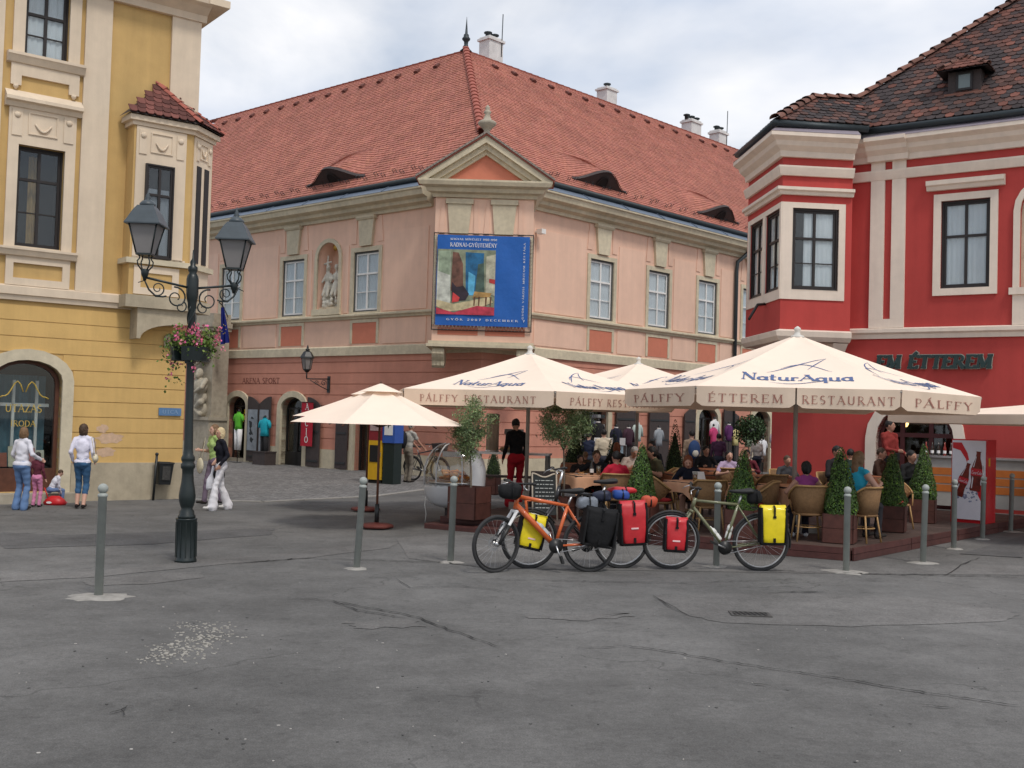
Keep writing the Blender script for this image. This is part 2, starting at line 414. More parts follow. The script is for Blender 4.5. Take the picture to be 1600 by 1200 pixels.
# ------------------------------------------------------------------ wall helpers (x along the wall, y into it, z up)
def arch_pts(xa, xb, zc, rise, n=10, grow=0.):
    cx = (xa + xb) / 2; hw = (xb - xa) / 2 + grow; zs = zc - rise
    return [(cx + hw * math.cos(PI * i / n), zs + (rise + grow) * math.sin(PI * i / n)) for i in range(n + 1)]
def wall_sheet(mb, x0, x1, z0, z1, holes=(), y=0., depth=.3):
    xs = sorted({x0, x1, *[h[0] for h in holes], *[h[1] for h in holes]}); xs = [x for x in xs if x0 - 1e-6 <= x <= x1 + 1e-6]
    zs = sorted({z0, z1, *[h[2] for h in holes], *[h[3] for h in holes]}); zs = [z for z in zs if z0 - 1e-6 <= z <= z1 + 1e-6]
    for a, b in zip(xs, xs[1:]):
        for c, d in zip(zs, zs[1:]):
            mxx, mz = (a + b) / 2, (c + d) / 2
            if any(h[0] < mxx < h[1] and h[2] < mz < h[3] for h in holes): continue
            mb.poly([(a, y, c), (b, y, c), (b, y, d), (a, y, d)])
    for h in holes:
        xa, xb, za, zb = h[:4]; rise = h[4] if len(h) > 4 else 0
        if rise:
            ap = arch_pts(xa, xb, zb, rise)
            n = len(ap) // 2
            mb.poly([(xb, y, zb)] + [(p[0], y, p[1]) for p in ap[n::-1]])
            mb.poly([(xa, y, zb)] + [(p[0], y, p[1]) for p in ap[n:]][::1])
            line = [(xb, za)] + ap + [(xa, za)]
        else: line = [(xb, za), (xb, zb), (xa, zb), (xa, za)]
        line = line + [line[0]]
        mb.strip([(p[0], y, p[1]) for p in line], [(p[0], y + depth, p[1]) for p in line])
def ring(mb, xa, xb, za, zb, wd, y0, y1, rise=0, sill=False):
    """surround of an opening, from y0 (front) to y1"""
    if rise:
        inn = [(xb, za)] + arch_pts(xa, xb, zb, rise) + [(xa, za)]
        ou = [(xb + wd, za)] + arch_pts(xa, xb, zb, rise, grow=wd) + [(xa - wd, za)]
        A = [(p[0], y0, p[1]) for p in ou]; B = [(p[0], y0, p[1]) for p in inn]
        mb.strip(A, B); mb.strip([(p[0], y1, p[1]) for p in ou], A); mb.strip(B, [(p[0], y1, p[1]) for p in inn])
    else:
        mb.box(xa - wd, xa, y0, y1, za - (wd if sill else 0), zb + wd); mb.box(xb, xb + wd, y0, y1, za - (wd if sill else 0), zb + wd)
        mb.box(xa, xb, y0, y1, zb, zb + wd)
        if sill: mb.box(xa, xb, y0, y1, za - wd, za)
def profile_run(mb, prof, x0, x1):
    """prof: (y, z) closed polygon, run along x"""
    mb.prism([(x0, p[0], p[1]) for p in prof], (x1 - x0, 0, 0))
def wavy(mb, x0, x1, z0, z1, y, amp=.02, n=16, per=.13):
    A = [(x0 + (x1 - x0) * i / n, y + amp * math.sin(i * (x1 - x0) / n / per * 2 * PI + .6 * math.sin(i)), z0) for i in range(n + 1)]
    sm = mb.smooth; mb.smooth = True
    mb.strip(A, [(p[0], p[1], z1) for p in A]); mb.smooth = sm
def window_kit(w_, h_, sash_m, casing_m, cols=2, rows=(0, .62, 1.), mun=((0,),), surround=.14, sur_m=None, sash=.055, curtain=True, yr=.10, low_split=True, sur_y=-.035, casing=.05):
    """a framed window: surround > casing, sash, panes, curtain, dark room behind; origin at the middle of its foot"""
    hw = w_ / 2; kids = []
    m = MB(); ring(m, -hw, hw, 0, h_, surround, sur_y, .02, sill=True); root = m.mesh('window', sur_m)
    m = MB(); ring(m, -hw + casing, hw - casing, casing, h_ - casing, casing - .002, yr - .03, yr + .05, sill=True); kids.append(('casing', m.mesh('casing', casing_m), I4))
    a, b, c, d = -hw + casing, hw - casing, casing, h_ - casing
    m = MB(); ring(m, a + sash, b - sash, c + sash, d - sash, sash - .001, yr, yr + .04, sill=True)
    zr = c + (d - c) * rows[1]
    m.box(-sash * .6, sash * .6, yr - .004, yr + .044, c + sash, d - sash)
    m.box(a + sash, b - sash, yr - .008, yr + .046, zr - sash * .55, zr + sash * .55)
    if low_split:
        zm = c + (zr - c) * .5
        m.box(a + sash, b - sash, yr + .006, yr + .03, zm - .012, zm + .012)
    kids.append(('sash', m.mesh('sash', sash_m), I4))
    zz = [c + sash, zr - sash * .55, zr + sash * .55, d - sash]
    cells = [(zz[2], zz[3])] + ([(zz[0], zm - .012), (zm + .012, zz[1])] if low_split else [(zz[0], zz[1])])
    for z0, z1 in cells:
        pm = MB().box(a + sash, -sash * .6, yr + .018, yr + .022, z0, z1).mesh('pane', M_glass)
        kids.append(('pane', pm, I4)); kids.append(('pane', pm, TR((b - sash + sash * .6, 0, 0))))
    if curtain:
        m = MB(); wavy(m, a, b, c, d, yr + .05, .01, 40, .11); kids.append(('curtain', m.mesh('curtain', M_curt), I4))
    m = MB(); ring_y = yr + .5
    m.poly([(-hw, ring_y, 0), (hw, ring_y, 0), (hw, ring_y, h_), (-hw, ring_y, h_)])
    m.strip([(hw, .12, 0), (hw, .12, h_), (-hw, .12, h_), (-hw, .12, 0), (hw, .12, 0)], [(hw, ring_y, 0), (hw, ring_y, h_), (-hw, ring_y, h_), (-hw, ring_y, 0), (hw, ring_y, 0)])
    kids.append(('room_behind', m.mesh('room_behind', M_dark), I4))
    return [('window', root, kids)]
def put_window(kit, parent, FM, x, z): return place(kit, parent, FM @ TR((x, 0, z)))[0]
def tile_field(mb, M, smax, xr, course, tw, bump=None, skip=None, tint=None, lift=.022, round_=False, thick=.014, seed=1):
    """M: x along the eaves, y up the slope, z off the roof. xr(s) -> (x0, x1) kept at that height"""
    rg = random.Random(seed); o = mb.M; mb.M = o @ M
    s = 0.; row = 0
    while s < smax:
        a, b = xr(s + course * .5)
        k0 = math.floor(a / tw) - 1; k1 = math.ceil(b / tw) + 1
        for k in range(k0, k1):
            x0 = k * tw + (row % 2) * tw / 2; x1 = x0 + tw * .965
            if x1 <= a or x0 >= b: continue
            x0c, x1c = max(x0, a), min(x1, b)
            if x1c - x0c < .02: continue
            xm = (x0c + x1c) / 2
            if skip and skip(xm, s): continue
            mb.tc = tint(rg, xm, s) if tint else (1, 1, 1)
            j = rg.uniform(-.006, .006); zl = lift + rg.uniform(-.004, .006)
            B = (lambda x, y, s=s: bump(x, max(y, s), s) if bump else 0.)
            se = min(s + course * 1.12, smax)
            if round_:
                low = [(x0c, s + .03 + j), (x0c + (x1c - x0c) * .25, s + j), (x0c + (x1c - x0c) * .75, s + j), (x1c, s + .03 + j)]
            else: low = [(x0c, s + j), (x1c, s + j)]
            L = [mb.V((p[0], p[1], zl + B(*p))) for p in low]
            D = [mb.V((p[0], p[1] + .004, zl - thick - .012 + B(*p))) for p in low]
            U = [mb.V((x0c, se, .004 + B(x0c, se))), mb.V((x1c, se, .004 + B(x1c, se)))]
            mb.Fc([U[0]] + L + [U[1]])
            for q in range(len(low) - 1): mb.Fc((L[q], D[q], D[q + 1], L[q + 1]))
        s += course; row += 1
    mb.M = o
def slope_frame(origin, along, up):
    x = Vector(along).normalized(); y = Vector(up); y = (y - x * y.dot(x)).normalized(); z = x.cross(y)
    m = Matrix((x, y, z)).transposed().to_4x4(); m.translation = Vector(origin)
    return m

# ------------------------------------------------------------------ the salmon corner palace
C0 = Vector((-0.877, 30.44, 0))
palace = thing('corner_palace', 'two storey salmon corner palace with steep red tiled roof and gabled oriel', 'building', C0)
FL = frame(C0, R(139.11 - 180)); FR = frame(C0, R(45.96))
# openings of the ground floor: xa, xb, za, crown, rise
doorsL = [(-12.03, -10.97, .12, 2.27, .34), (-9.0, -7.8, .0, 2.27, .38), (-5.28, -4.1, 0, 2.27, .36)]
doorsR = [(4.35, 5.65, 0, 2.35, .38), (7.05, 7.5, 0, 2.35, .2), (10.7, 11.9, 0, 2.35, .38), (14.3, 15.5, 0, 2.35, .38), (18.3, 19.5, 0, 2.35, .38)]
doorsR.pop(1)
winL = [-12.15, -8.62, -4.98, -15.6]; winR = [5.2, 8.22, 11.12, 14.0, 16.9, 19.8]
WW, WH, WZ = 1.16, 1.89, 4.96
m = MB(FL)
nich = (-7.36, -6.28, 5.12, 7.28, .52)
wall_sheet(m, -19, 0, 3.62, 8.2, [(x - WW / 2, x + WW / 2, WZ, WZ + WH) for x in winL] + [nich], y=0, depth=.14)
m.M = FR
wall_sheet(m, 0, 26, 3.62, 8.2, [(x - WW / 2, x + WW / 2, WZ, WZ + WH) for x in winR], y=0, depth=.14)
m.M = I4
walls = m.build('wall', M_plU, palace, fix=False)
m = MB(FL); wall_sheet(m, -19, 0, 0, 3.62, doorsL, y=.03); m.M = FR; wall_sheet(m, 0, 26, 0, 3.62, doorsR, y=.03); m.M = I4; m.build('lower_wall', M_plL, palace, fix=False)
# rusticated courses of the ground floor, each a plaster band of its own
zj = [.60, .95, 1.30, 1.65, 2.0, 2.35, 2.70, 3.05, 3.40, 3.62]
def open_at(dr, z, grow=.2):
    res = []
    for xa, xb, za, zc, rise in dr:
        cx, hw = (xa + xb) / 2, (xb - xa) / 2 + grow; zs = zc - rise
        if z < zs: res.append((cx - hw, cx + hw))
        elif z < zc + grow:
            q = math.sqrt(max(0, 1 - ((z - zs) / (rise + grow)) ** 2)); res.append((cx - hw * q, cx + hw * q))
    return sorted(res)
def bands(FM, x0, x1, dr, last):
    for a, b in zip(zj, zj[1:]):
        x = x0
        for q in open_at(dr, a * .45 + b * .55) + [(x1, x1)]:
            if q[0] > x + .03:
                e = q[0]
                box_part('plaster_band', M_plL, palace, x, e, 0 - (.0015 if last else 0), .05, a + .011, b - .011, FM)
            x = max(x, q[1])
bands(FL, -19, 0, doorsL, False); bands(FR, 0, 26, doorsR, True)
for FM, x0, x1, dr in ((FL, -19, 0.03, doorsL), (FR, -.03, 26, doorsR)):
    x = x0
    for q in open_at(dr, .3) + [(x1, x1)]:
        if q[0] > x + .02: box_part('plinth', M_stone, palace, x, q[0], -.05, .04, 0, .605, FM)
        x = q[1]
    m = MB(FM)
    profile_run(m, [(.01, 3.60), (-.06, 3.60), (-.06, 3.86), (-.04, 3.88), (.01, 3.90)], x0, x1); m.build('string_course', M_stone, palace)
    m = MB(FM)
    profile_run(m, [(.01, 4.74), (-.05, 4.74), (-.07, 4.79), (-.13, 4.83), (-.13, 4.88), (.01, 4.92)], x0, x1); m.build('sill_moulding', M_stone, palace)
    m = MB(FM)
    profile_run(m, [(.01, 7.95), (-.08, 7.95), (-.10, 8.04), (-.26, 8.10), (-.28, 8.20), (-.46, 8.26), (-.50, 8.40), (-.55, 8.43), (-.55, 8.48), (.01, 8.50)], x0 if FM is FL else 1.9, -2.1 if FM is FL else x1); m.build('cornice', M_stone, palace)
    m = MB(FM)
    xa, xb = (x0, -2.2) if FM is FL else (2.0, x1)
    profile_run(m, [(-.56, 8.485), (-.16, 8.74), (-.16, 8.70), (-.5, 8.47)], xa, xb)
    k = xa
    while k < xb:
        if k > xa: m.obox(TR((k, -.36, 8.625)) @ RX(-R(-32.5)) @ RZ(0), .03, .46, .03)
        k += 1.9
    m.build('flashing', M_flash, palace)
    m = MB(FM)
    m.tube([(xa - .3 * (FM is FR), -.22, 8.79), (xb, -.22, 8.79)], .085, 10); m.build('gutter', M_gutter, palace)
# arch surrounds, doors and shop fronts
M_doorw = mat('dark_door_wood', (.02, .017, .016), .6, .1, 8)
for FM, dr in ((FL, doorsL), (FR, doorsR)):
    for q, (xa, xb, za, zc, rise) in enumerate(dr):
        m = MB(FM); ring(m, xa, xb, 0, zc, .2, -.06, .3, rise)
        sur = m.build('arch_surround', M_stone, palace)
        if za > 0: box_part('threshold', M_stone2, palace, xa, xb, -.05, .29, .0, .12, FM)
        # frame and glazing of the shop
        m = MB(FM); ap = arch_pts(xa + .07, xb - .07, zc - .07, rise)
        ring(m, xa + .06, xb - .06, za, zc - .06, .055, .2, .27, rise)
        m.box(xa + .06, xb - .06, .21, .26, zc - rise - .03, zc - rise + .03)
        if q == 1 or FM is FR: m.box((xa + xb) / 2 - .03, (xa + xb) / 2 + .03, .205, .265, za, zc - rise - .03); m.box(xa + .06, xb - .06, .205, .262, za, za + .45)
        m.build('door_frame', M_doorw, palace)
        pts = [(xb - .06, za)] + arch_pts(xa + .06, xb - .06, zc - .06, rise) + [(xa + .06, za)]
        MB(FM).prism([(p[0], .235, p[1]) for p in pts], (0, .004, 0)).build('shop_glass', M_glass2, palace)
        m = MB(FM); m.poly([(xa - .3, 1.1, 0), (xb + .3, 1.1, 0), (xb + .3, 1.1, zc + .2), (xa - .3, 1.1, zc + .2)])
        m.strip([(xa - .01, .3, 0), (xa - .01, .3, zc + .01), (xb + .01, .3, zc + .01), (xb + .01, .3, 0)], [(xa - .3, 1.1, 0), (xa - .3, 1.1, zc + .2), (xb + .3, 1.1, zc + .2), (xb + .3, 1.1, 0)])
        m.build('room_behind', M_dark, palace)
def shutter(FM, xa, xb, z0, z1, side):
    """one wooden leaf folded open against the wall; its top follows half an arch"""
    pts = [(xa, z0), (xb, z0)]
    hi = [(xa + (xb - xa) * i / 6, z1 - .26 * (1 - math.cos(PI / 2 * ((6 - i) if side > 0 else i) / 6))) for i in range(7)]
    m = MB(FM); m.prism([(p[0], -.13, p[1]) for p in pts + hi[::-1]], (0, .05, 0))
    o = m.build('shutter', M_shut, palace)
    for z in (z0 + .18, (z0 + z1) / 2, z1 - .5): box_part('shutter_strap', M_black, o, xa + .04, xb - .04, -.145, -.128, z - .03, z + .03, FM)
    return o
shutter(FL, -13.4, -12.5, .05, 2.27, 1); shutter(FL, -10.74, -10.1, .05, 2.27, -1); shutter(FL, -10.08, -9.46, .05, 2.27, 1)
shutter(FL, -7.5, -6.85, .03, 2.27, -1); shutter(FL, -6.05, -5.5, .03, 2.27, 1)
shutter(FR, 6.0, 7.1, .05, 2.35, -1); shutter(FR, 7.75, 8.85, .05, 2.35, -1); shutter(FR, 12.2, 13.2, .05, 2.35, -1); shutter(FR, 9.75, 10.4, .05, 2.35, 1)
# windows, keystones, panels
kit_p = window_kit(WW, WH, M_white, M_casing, sur_m=M_stone, sash=.05, rows=(0, .64, 1), yr=.045)
for FM, ws in ((FL, winL), (FR, winR)):
    for x in ws:
        put_window(kit_p, palace, FM, x, WZ)
        m = MB(FM)
        m.prism([(x - .27, -.09, 7.02), (x + .27, -.09, 7.02), (x + .36, -.09, 7.84), (x - .36, -.09, 7.84)], (0, .1, 0))
        m.build('keystone', M_stone, palace)
        m = MB(FM); profile_run(m, [(.01, 7.84), (-.12, 7.84), (-.16, 7.90), (-.16, 7.96), (.01, 7.96)], x - .42, x + .42); m.build('keystone_cap', M_stone, palace)
        for sgn in (-1, 1): MB(FM).prism([(x + sgn * .50, -.022, 7.12), (x + sgn * .74, -.022, 7.12), (x + sgn * .66, -.022, 7.94), (x + sgn * .50, -.022, 7.94)], (0, .03, 0)).build('voussoir', M_plU, palace)
        box_part('apron_panel', M_plD, palace, x - .56, x + .56, -.012, .01, 3.97, 4.62, FM)
        m = MB(FM); ring(m, x - .56, x + .56, 3.97, 4.62, .1, -.03, .01, sill=False); m.build('apron_frame', M_stone, palace)
    xs = sorted(ws)
    ed = [(a + .84, b - .84) for a, b in zip(xs, xs[1:])] + ([(xs[-1] + .84, -2.25)] if FM is FL else [(2.1, xs[0] - .84)])
    for a, b in ed:
        if FM is FL and a < -7 < b:
            for c, d in ((a, -7.66), (-5.98, b)): box_part('wall_field', M_plP, palace, c, d, -.02, .01, 4.95, 7.1, FM)
            continue
        box_part('wall_field', M_plP, palace, a, b, -.02, .01, 4.95, 7.4, FM)
        box_part('wall_field', M_plP, palace, a, b, -.02, .01, 3.95, 4.7, FM)
# the niche and its sculpture
m = MB(FL); ring(m, nich[0], nich[1], nich[2] - .0, nich[3], .13, -.05, .02, nich[4]); m.box(nich[0] - .16, nich[1] + .16, -.09, .02, nich[2] - .2, nich[2]); nf = m.build('niche_frame', M_stone, palace)
m = MB(FL); m.smooth = True
xa, xb, za, zc, rise = nich; n = 9
ap = [(xb, za)] + arch_pts(xa, xb, zc, rise) + [(xa, za)]
m.strip([(p[0], .1, p[1]) for p in ap], [(xa + (xb - xa) * .5 + (p[0] - (xa + xb) / 2) * .75, .5, p[1]) for p in ap])
m.smooth = False
m.poly([((xa + xb) / 2 + (p[0] - (xa + xb) / 2) * .75, .5, p[1]) for p in ap]); m.poly([(xa, .1, za), (xb, .1, za), (xb, .5, za), (xa, .5, za)])
m.build('niche_back', M_plP, palace)
# the oriel on the corner: front parallel to the picture, standing on consoles
BX0, BX1, BY, BB = -2.26, .47, 29.9, 32.0
MO = TR((0, BY, 0))
om = MB(MO)
wall_sheet(om, BX0, BX1, 3.85, 7.86, [], 0)
om.poly([(BX0, 0, 3.85), (BX0, 2.1, 3.85), (BX0, 2.1, 7.86), (BX0, 0, 7.86)]); om.poly([(BX1, 0, 3.85), (BX1, 2.1, 3.85), (BX1, 2.1, 7.86), (BX1, 0, 7.86)])
om.poly([(BX0, 0, 3.85), (BX1, 0, 3.85), (BX1, 2.1, 3.85), (BX0, 2.1, 3.85)])
oriel = om.build('oriel', M_plP, palace, fix=False)
m = MB(MO)
m.box(BX0 - .14, BX1 + .14, -.14, 2.0, 3.69, 3.77); m.box(BX0 - .09, BX1 + .09, -.09, 2.0, 3.77, 3.851); m.build('ledge', M_stone, oriel)
for x in (BX0 + .02, BX1 - .37):       # scrolled consoles
    m = MB(MO); pr = [(0, 3.69), (-.08, 3.62), (-.1, 3.5), (-.04, 3.4), (.05, 3.3), (.06, 3.18), (.14, 3.12), (.3, 3.12), (.9, 3.3), (.9, 3.69)]
    m.prism([(x, p[0] + .06, p[1]) for p in pr], (.34, 0, 0)); con = m.build('console', M_stone, oriel)
    m = MB(MO)
    for k in (.05, .15, .25): m.prism([(x + k, p[0] + .035, p[1]) for p in pr[1:7]] + [(x + k, .2, 3.15), (x + k, .2, 3.6)], (.04, 0, 0))
    m.build('flute', M_stone, con)
for a, b in ((BX0 + .16, -.99), (-.79, BX1 - .16)): box_part('apron_panel', M_plD, oriel, a, b, -.012, .01, 4.03, 4.40, MO)
for xc in (-1.59, -.35):
    MB(MO).prism([(xc - .26, -.07, 6.84), (xc + .26, -.07, 6.84), (xc + .335, -.07, 7.66), (xc - .335, -.07, 7.66)], (0, .09, 0)).build('keystone', M_stone, oriel)
    box_part('keystone_cap', M_stone, oriel, xc - .38, xc + .38, -.11, .01, 7.66, 7.80, MO)
    for sg in (-1, 1): MB(MO).prism([(xc + sg * .40, -.025, 6.84), (xc + sg * .56, -.025, 6.84), (xc + sg * .50, -.025, 7.78), (xc + sg * .40, -.025, 7.78)], (0, .03, 0)).build('voussoir', M_plU, oriel)
ring_m = MB(MO); ring(ring_m, BX0 + .06, BX1 - .06, 4.3, 6.72, .06, -.045, .01); ring_m.build('frame_strip', M_stone, oriel)
# pediment
m = MB(MO)
xm = (BX0 + BX1) / 2
pr = [(0, 7.84), (-.07, 7.84), (-.1, 7.93), (-.22, 7.97), (-.25, 8.07), (-.40, 8.12), (-.44, 8.22), (-.44, 8.27), (2.2, 8.27), (2.2, 7.84)]
m.loft([[(BX0 + min(p[0], 0) * 1.1, p[0], p[1]) for p in pr], [(BX1 - min(p[0], 0) * 1.1, p[0], p[1]) for p in pr]])
ped = m.build('pediment_cornice', M_stone, oriel)
ze = 9.5; hl = (BX1 - BX0) / 2 + .5
def rake(d0, d1, y0, y1, nm, mt):
    """two sloping bars of the gable between depths d0 and d1 measured down from its edge"""
    m = MB(MO)
    for sg in (-1, 1):
        sl = (ze - 8.27) / hl; L = math.sqrt(1 + sl * sl)
        a, b = d0 * L, d1 * L
        f = lambda d: [(xm + sg * max(0, hl - (d / sl)), 8.271), (xm, ze - d)]
        p, q = f(a), f(b)
        m.prism([(p[0][0], y0, p[0][1]), (p[1][0], y0, p[1][1]), (q[1][0], y0, q[1][1]), (q[0][0], y0, q[0][1])], (0, y1 - y0, 0))
    return m.build(nm, mt, oriel)
rake(.0, .16, -.42, .3, 'raking_cornice', M_stone); rake(.16, .30, -.30, .3, 'raking_cornice', M_stone); rake(.30, .40, -.2, .3, 'raking_cornice', M_stone)
MB(MO).poly([(xm - hl + .2, -.1, 8.271), (xm + hl - .2, -.1, 8.271), (xm, -.1, ze - .25)]).build('gable_field', M_plD, oriel)
m = MB(MO)
for sg in (-1, 1):
    m.poly([(xm + sg * (hl + .04), -.46, 8.28), (xm, -.46, ze + .05), (xm, 6.5, ze + .05), (xm + sg * (hl + .04), .55, 8.28)]); m.poly([(xm + sg * (hl + .04), -.46, 8.28), (xm, -.46, ze + .05), (xm, -.46, ze + .0), (xm + sg * (hl + .04), -.46, 8.24)])
m.build('gable_roof', M_ridge, oriel)
rt = MB().box(-.055, .055, -.5, -.2, 0, .05).mesh('verge_tile', mat('verge_tile_grey', (.26, .22, .19), .9, .2, 9))
for sg in (-1, 1):
    for k in range(24):
        f = (k + .5) / 24; place([('verge_tile', rt, [])], oriel, MO @ TR((xm + sg * (hl + .02) * (1 - f), 0, 8.30 + (ze - 8.25) * f)) @ RY(sg * math.atan2(ze - 8.27, hl)))
# urn
m = MB(TR((xm, BY - .2, 9.48))); m.lathe([(.17, 0), (.17, .08), (.09, .11), (.08, .2), (.13, .26), (.24, .36), (.26, .42), (.22, .46), (.12, .5), (.09, .58), (.07, .66), (.1, .7), (.1, .74), (.05, .78), (.07, .82), (.05, .88), (.01, .92)], 16)
m.build('urn', M_stone2, oriel)
# roof
EZ, EY = 8.82, -.2
apex = Vector((-1.99, 38.2, 14.83))
LA, RA = FL.inverted() @ apex, FR.inverted() @ apex
def roof_face(FM, A, sgn, xfar, name, seed, brows):
    """A: apex in the wall's frame; sgn -1: runs to the left, +1 to the right"""
    e0 = FM @ Vector((0, EY, EZ)); ex = (FM.to_3x3() @ Vector((1, 0, 0)))
    up = FM.to_3x3() @ Vector((0, A.y - EY, A.z - EZ))
    SM = slope_frame(e0, ex, up); L = up.length
    xr = (lambda s: (-xfar, 0 + (A.x) * s / L + 0.0)) if sgn < 0 else (lambda s: (A.x * s / L, xfar))
    def bump(x, s, srow):
        h = 0
        for bx, hw, H, s0, ln in brows:
            if srow >= s0 - .02 and abs(x - bx) < hw:
                q = (math.cos(PI * (x - bx) / hw) * .5 + .5); f = max(0, 1 - (s - s0) / ln)
                h += H * q * f
        return h
    def tint(rg, x, s):
        c = rg.uniform(.90, 1.08); return (c, c * rg.uniform(.96, 1.04), c * rg.uniform(.95, 1.04))
    mb = MB(); mb.tc = (1, 1, 1)
    tile_field(mb, SM, L, xr, .132, .165, bump, None, tint, lift=.022, seed=seed, thick=.012)
    mb.M = I4
    r = mb.build(name, M_tileR, palace, fix=False, kind='stuff')
    # boarding under the tiles
    m = MB(SM); a0, a1 = xr(0), xr(L)
    m.poly([(a0[0], 0, -.02), (a0[1], 0, -.02), (a1[1], L, -.02), (a1[0], L, -.02)]); m.build('roof_boarding', M_ridge, palace, fix=False)
    for bx, hw, H, s0, ln in brows:
        # front of an eyebrow dormer with its small arched vent
        m = MB(SM); n = 20
        top = [(bx - hw + 2 * hw * i / n, s0 - .02, .02 + H * (math.cos(PI * (-hw + 2 * hw * i / n) / hw) * .5 + .5)) for i in range(n + 1)]
        m.strip([(p[0], p[1] + .0, -.02) for p in top], top); d = m.build('eyebrow_dormer', M_shut, palace, fix=False)
        m = MB(SM)
        m.strip([(p[0], s0 - .05, p[2] + .03) for p in top], [(p[0], s0 + .06, p[2] + .03) for p in top]); m.strip([(p[0], s0 - .05, p[2] + .03) for p in top], [(p[0], s0 - .05, p[2] + .01) for p in top]); m.build('eyebrow_edge', M_shut, d, fix=False)
        m = MB(SM); m.prism([(bx + .22 * math.cos(PI * i / 8), s0 - .06, .04 + (H * .62) * math.sin(PI * i / 8)) for i in range(9)], (0, .05, 0)); m.build('vent', M_dark, d)
        m = MB(SM); o_ = [(bx + .27 * math.cos(PI * i / 8), s0 - .065, .04 + (H * .62 + .05) * math.sin(PI * i / 8)) for i in range(9)]; i_ = [(bx + .22 * math.cos(PI * i / 8), s0 - .075, .04 + (H * .62) * math.sin(PI * i / 8)) for i in range(9)]
        m.strip(o_, i_); m.build('vent_frame', M_doorw, d, fix=False)
    # snow guards along the eaves and vent tiles under the ridge
    sg_m = MB(); sg_m.tube([(0, 0, 0), (0, 0, .14), (.0, .07, .1)], .012, 4); sg_m.obox(TR((.12, .02, .07)), .012, .012, .16); sg_m.tube([(0, 0, .05), (.12, .02, .05)], .008, 4)
    sgk = [('snow_guard', sg_m.mesh('snow_guard', M_gutter), [])]
    k = 0
    x = (-2.7 if sgn < 0 else 2.6)
    while abs(x) < (14.5 if sgn < 0 else 15):
        if not any(abs(x - b[0]) < -1 for b in brows): place(sgk, palace, SM @ TR((x, .35 + .12 * (k % 2), .03)))
        x += sgn * .42; k += 1
    vt = MB(); vt.prism([(-.1, -.12, .0), (.1, -.12, 0), (.1, -.12, .07), (0, -.12, .1), (-.1, -.12, .07)], (0, .2, -.03)); vk = [('vent_tile', vt.mesh('vent_tile', mat('vent_tile_dark', (.13, .05, .04), .9)), [])]
    x = A.x + sgn * .9; c = 0
    while c < 24: place(vk, palace, SM @ TR((x, L - .75, .03))); x += sgn * 1.0; c += 1
    return SM, L
# the hip between the two faces runs from the eaves corner to the apex
SML, LL = roof_face(FL, LA, -1, 21, 'roof_tiles', 3, [(-6.9, 1.45, .52, .66, 1.7)])
SMR, LR = roof_face(FR, RA, 1, 27, 'roof_tiles', 4, [(5.3, 1.35, .52, .66, 1.7), (12.1, 1.35, .52, .66, 1.7)])
hipm = MB(); hipm.smooth = True
hipm.loft([[(r * math.cos(a), y, z + r * math.sin(a) * .8) for a in [PI * k / 6 for k in range(7)]] for r, y, z in ((.13, 0, .03), (.12, .2, .02), (.10, .40, .0))], closed=False, caps=False)
hipm.smooth = False; hipm.strip([(.13 * math.cos(PI * k / 6), 0, .03 + .13 * math.sin(PI * k / 6) * .8) for k in range(7)], [(.085 * math.cos(PI * k / 6), 0, .03 + .085 * math.sin(PI * k / 6) * .8) for k in range(7)])
hipk = [('hip_tile', hipm.mesh('hip_tile', M_ridge), [])]
hb = C0 + Vector((0, -.25, EZ))
hd = apex - hb; hl_ = hd.length
HM = slope_frame(hb, Vector((hd.y, -hd.x, 0)), hd)
s = 2.5
while s < hl_ - .1: place(hipk, palace, HM @ TR((0, s, .02))); s += .31
for dirv, ln in ((FL.to_3x3() @ Vector((-1, 0, 0)), 17), (FR.to_3x3() @ Vector((1, 0, 0)), 24)):
    RM = slope_frame(apex + Vector((0, 0, -.02)), Vector((-dirv.y, dirv.x, 0)), dirv)
    s = .1
    while s < ln: place([('ridge_tile', hipk[0][1], [])], palace, RM @ TR((0, s, .0))); s += .36
# back faces of the roof so that the ridge is closed
for FM, A, sg, xf in ((FL, LA, -1, 21), (FR, RA, 1, 27)):
    m = MB(FM); x1 = sg * xf
    m.poly([(A.x, A.y, A.z - .01), (x1, A.y, A.z - .01), (x1, A.y + 6, 8.8), (A.x + sg * 6, A.y + 6, 8.8)]); m.build('roof_back', M_ridge, palace, fix=False)
# finial on the apex
m = MB(TR(apex)); m.lathe([(.22, -.05), (.1, .06), (.07, .2), (.08, .3), (.14, .36), (.15, .41), (.1, .47), (.09, .55), (.05, .58), (.03, .85), (.004, 1.2)], 12); m.build('roof_finial', M_gutter, palace)
# chimneys
def chimney(px, py0, py1, Y, wd, rod=False, pots=2):
    b, t = at(px, py1, Y), at(px, py0, Y); h = t.z - b.z
    m = MB(TR((b.x, Y, b.z - 1.2)) @ RZ(R(46)))
    m.box(-wd / 2, wd / 2, -.28, .28, 0, 1.2 + h * .62); m.box(-wd / 2 - .07, wd / 2 + .07, -.33, .33, 1.2 + h * .62, 1.2 + h * .72); m.box(-wd / 2, wd / 2, -.28, .28, 1.2 + h * .72, 1.2 + h * .8)
    o = m.build('chimney', M_chim, palace)
    for k in range(pots):
        x = (k - (pots - 1) / 2) * wd * .5
        m = MB(TR((b.x, Y, b.z + h * .8)) @ RZ(R(46))); m.lathe([(.1, 0), (.1, .14), (.16, .16), (.16, .2), (.05, .24)], 10, (x, 0, 0)); m.build('chimney_cowl', M_gutter, o)
    if rod:
        m = MB(); m.tube([(b.x + .4, Y, b.z), (b.x + .42, Y, t.z + .8)], .02, 5); m.build('lightning_rod', M_gutter, o)
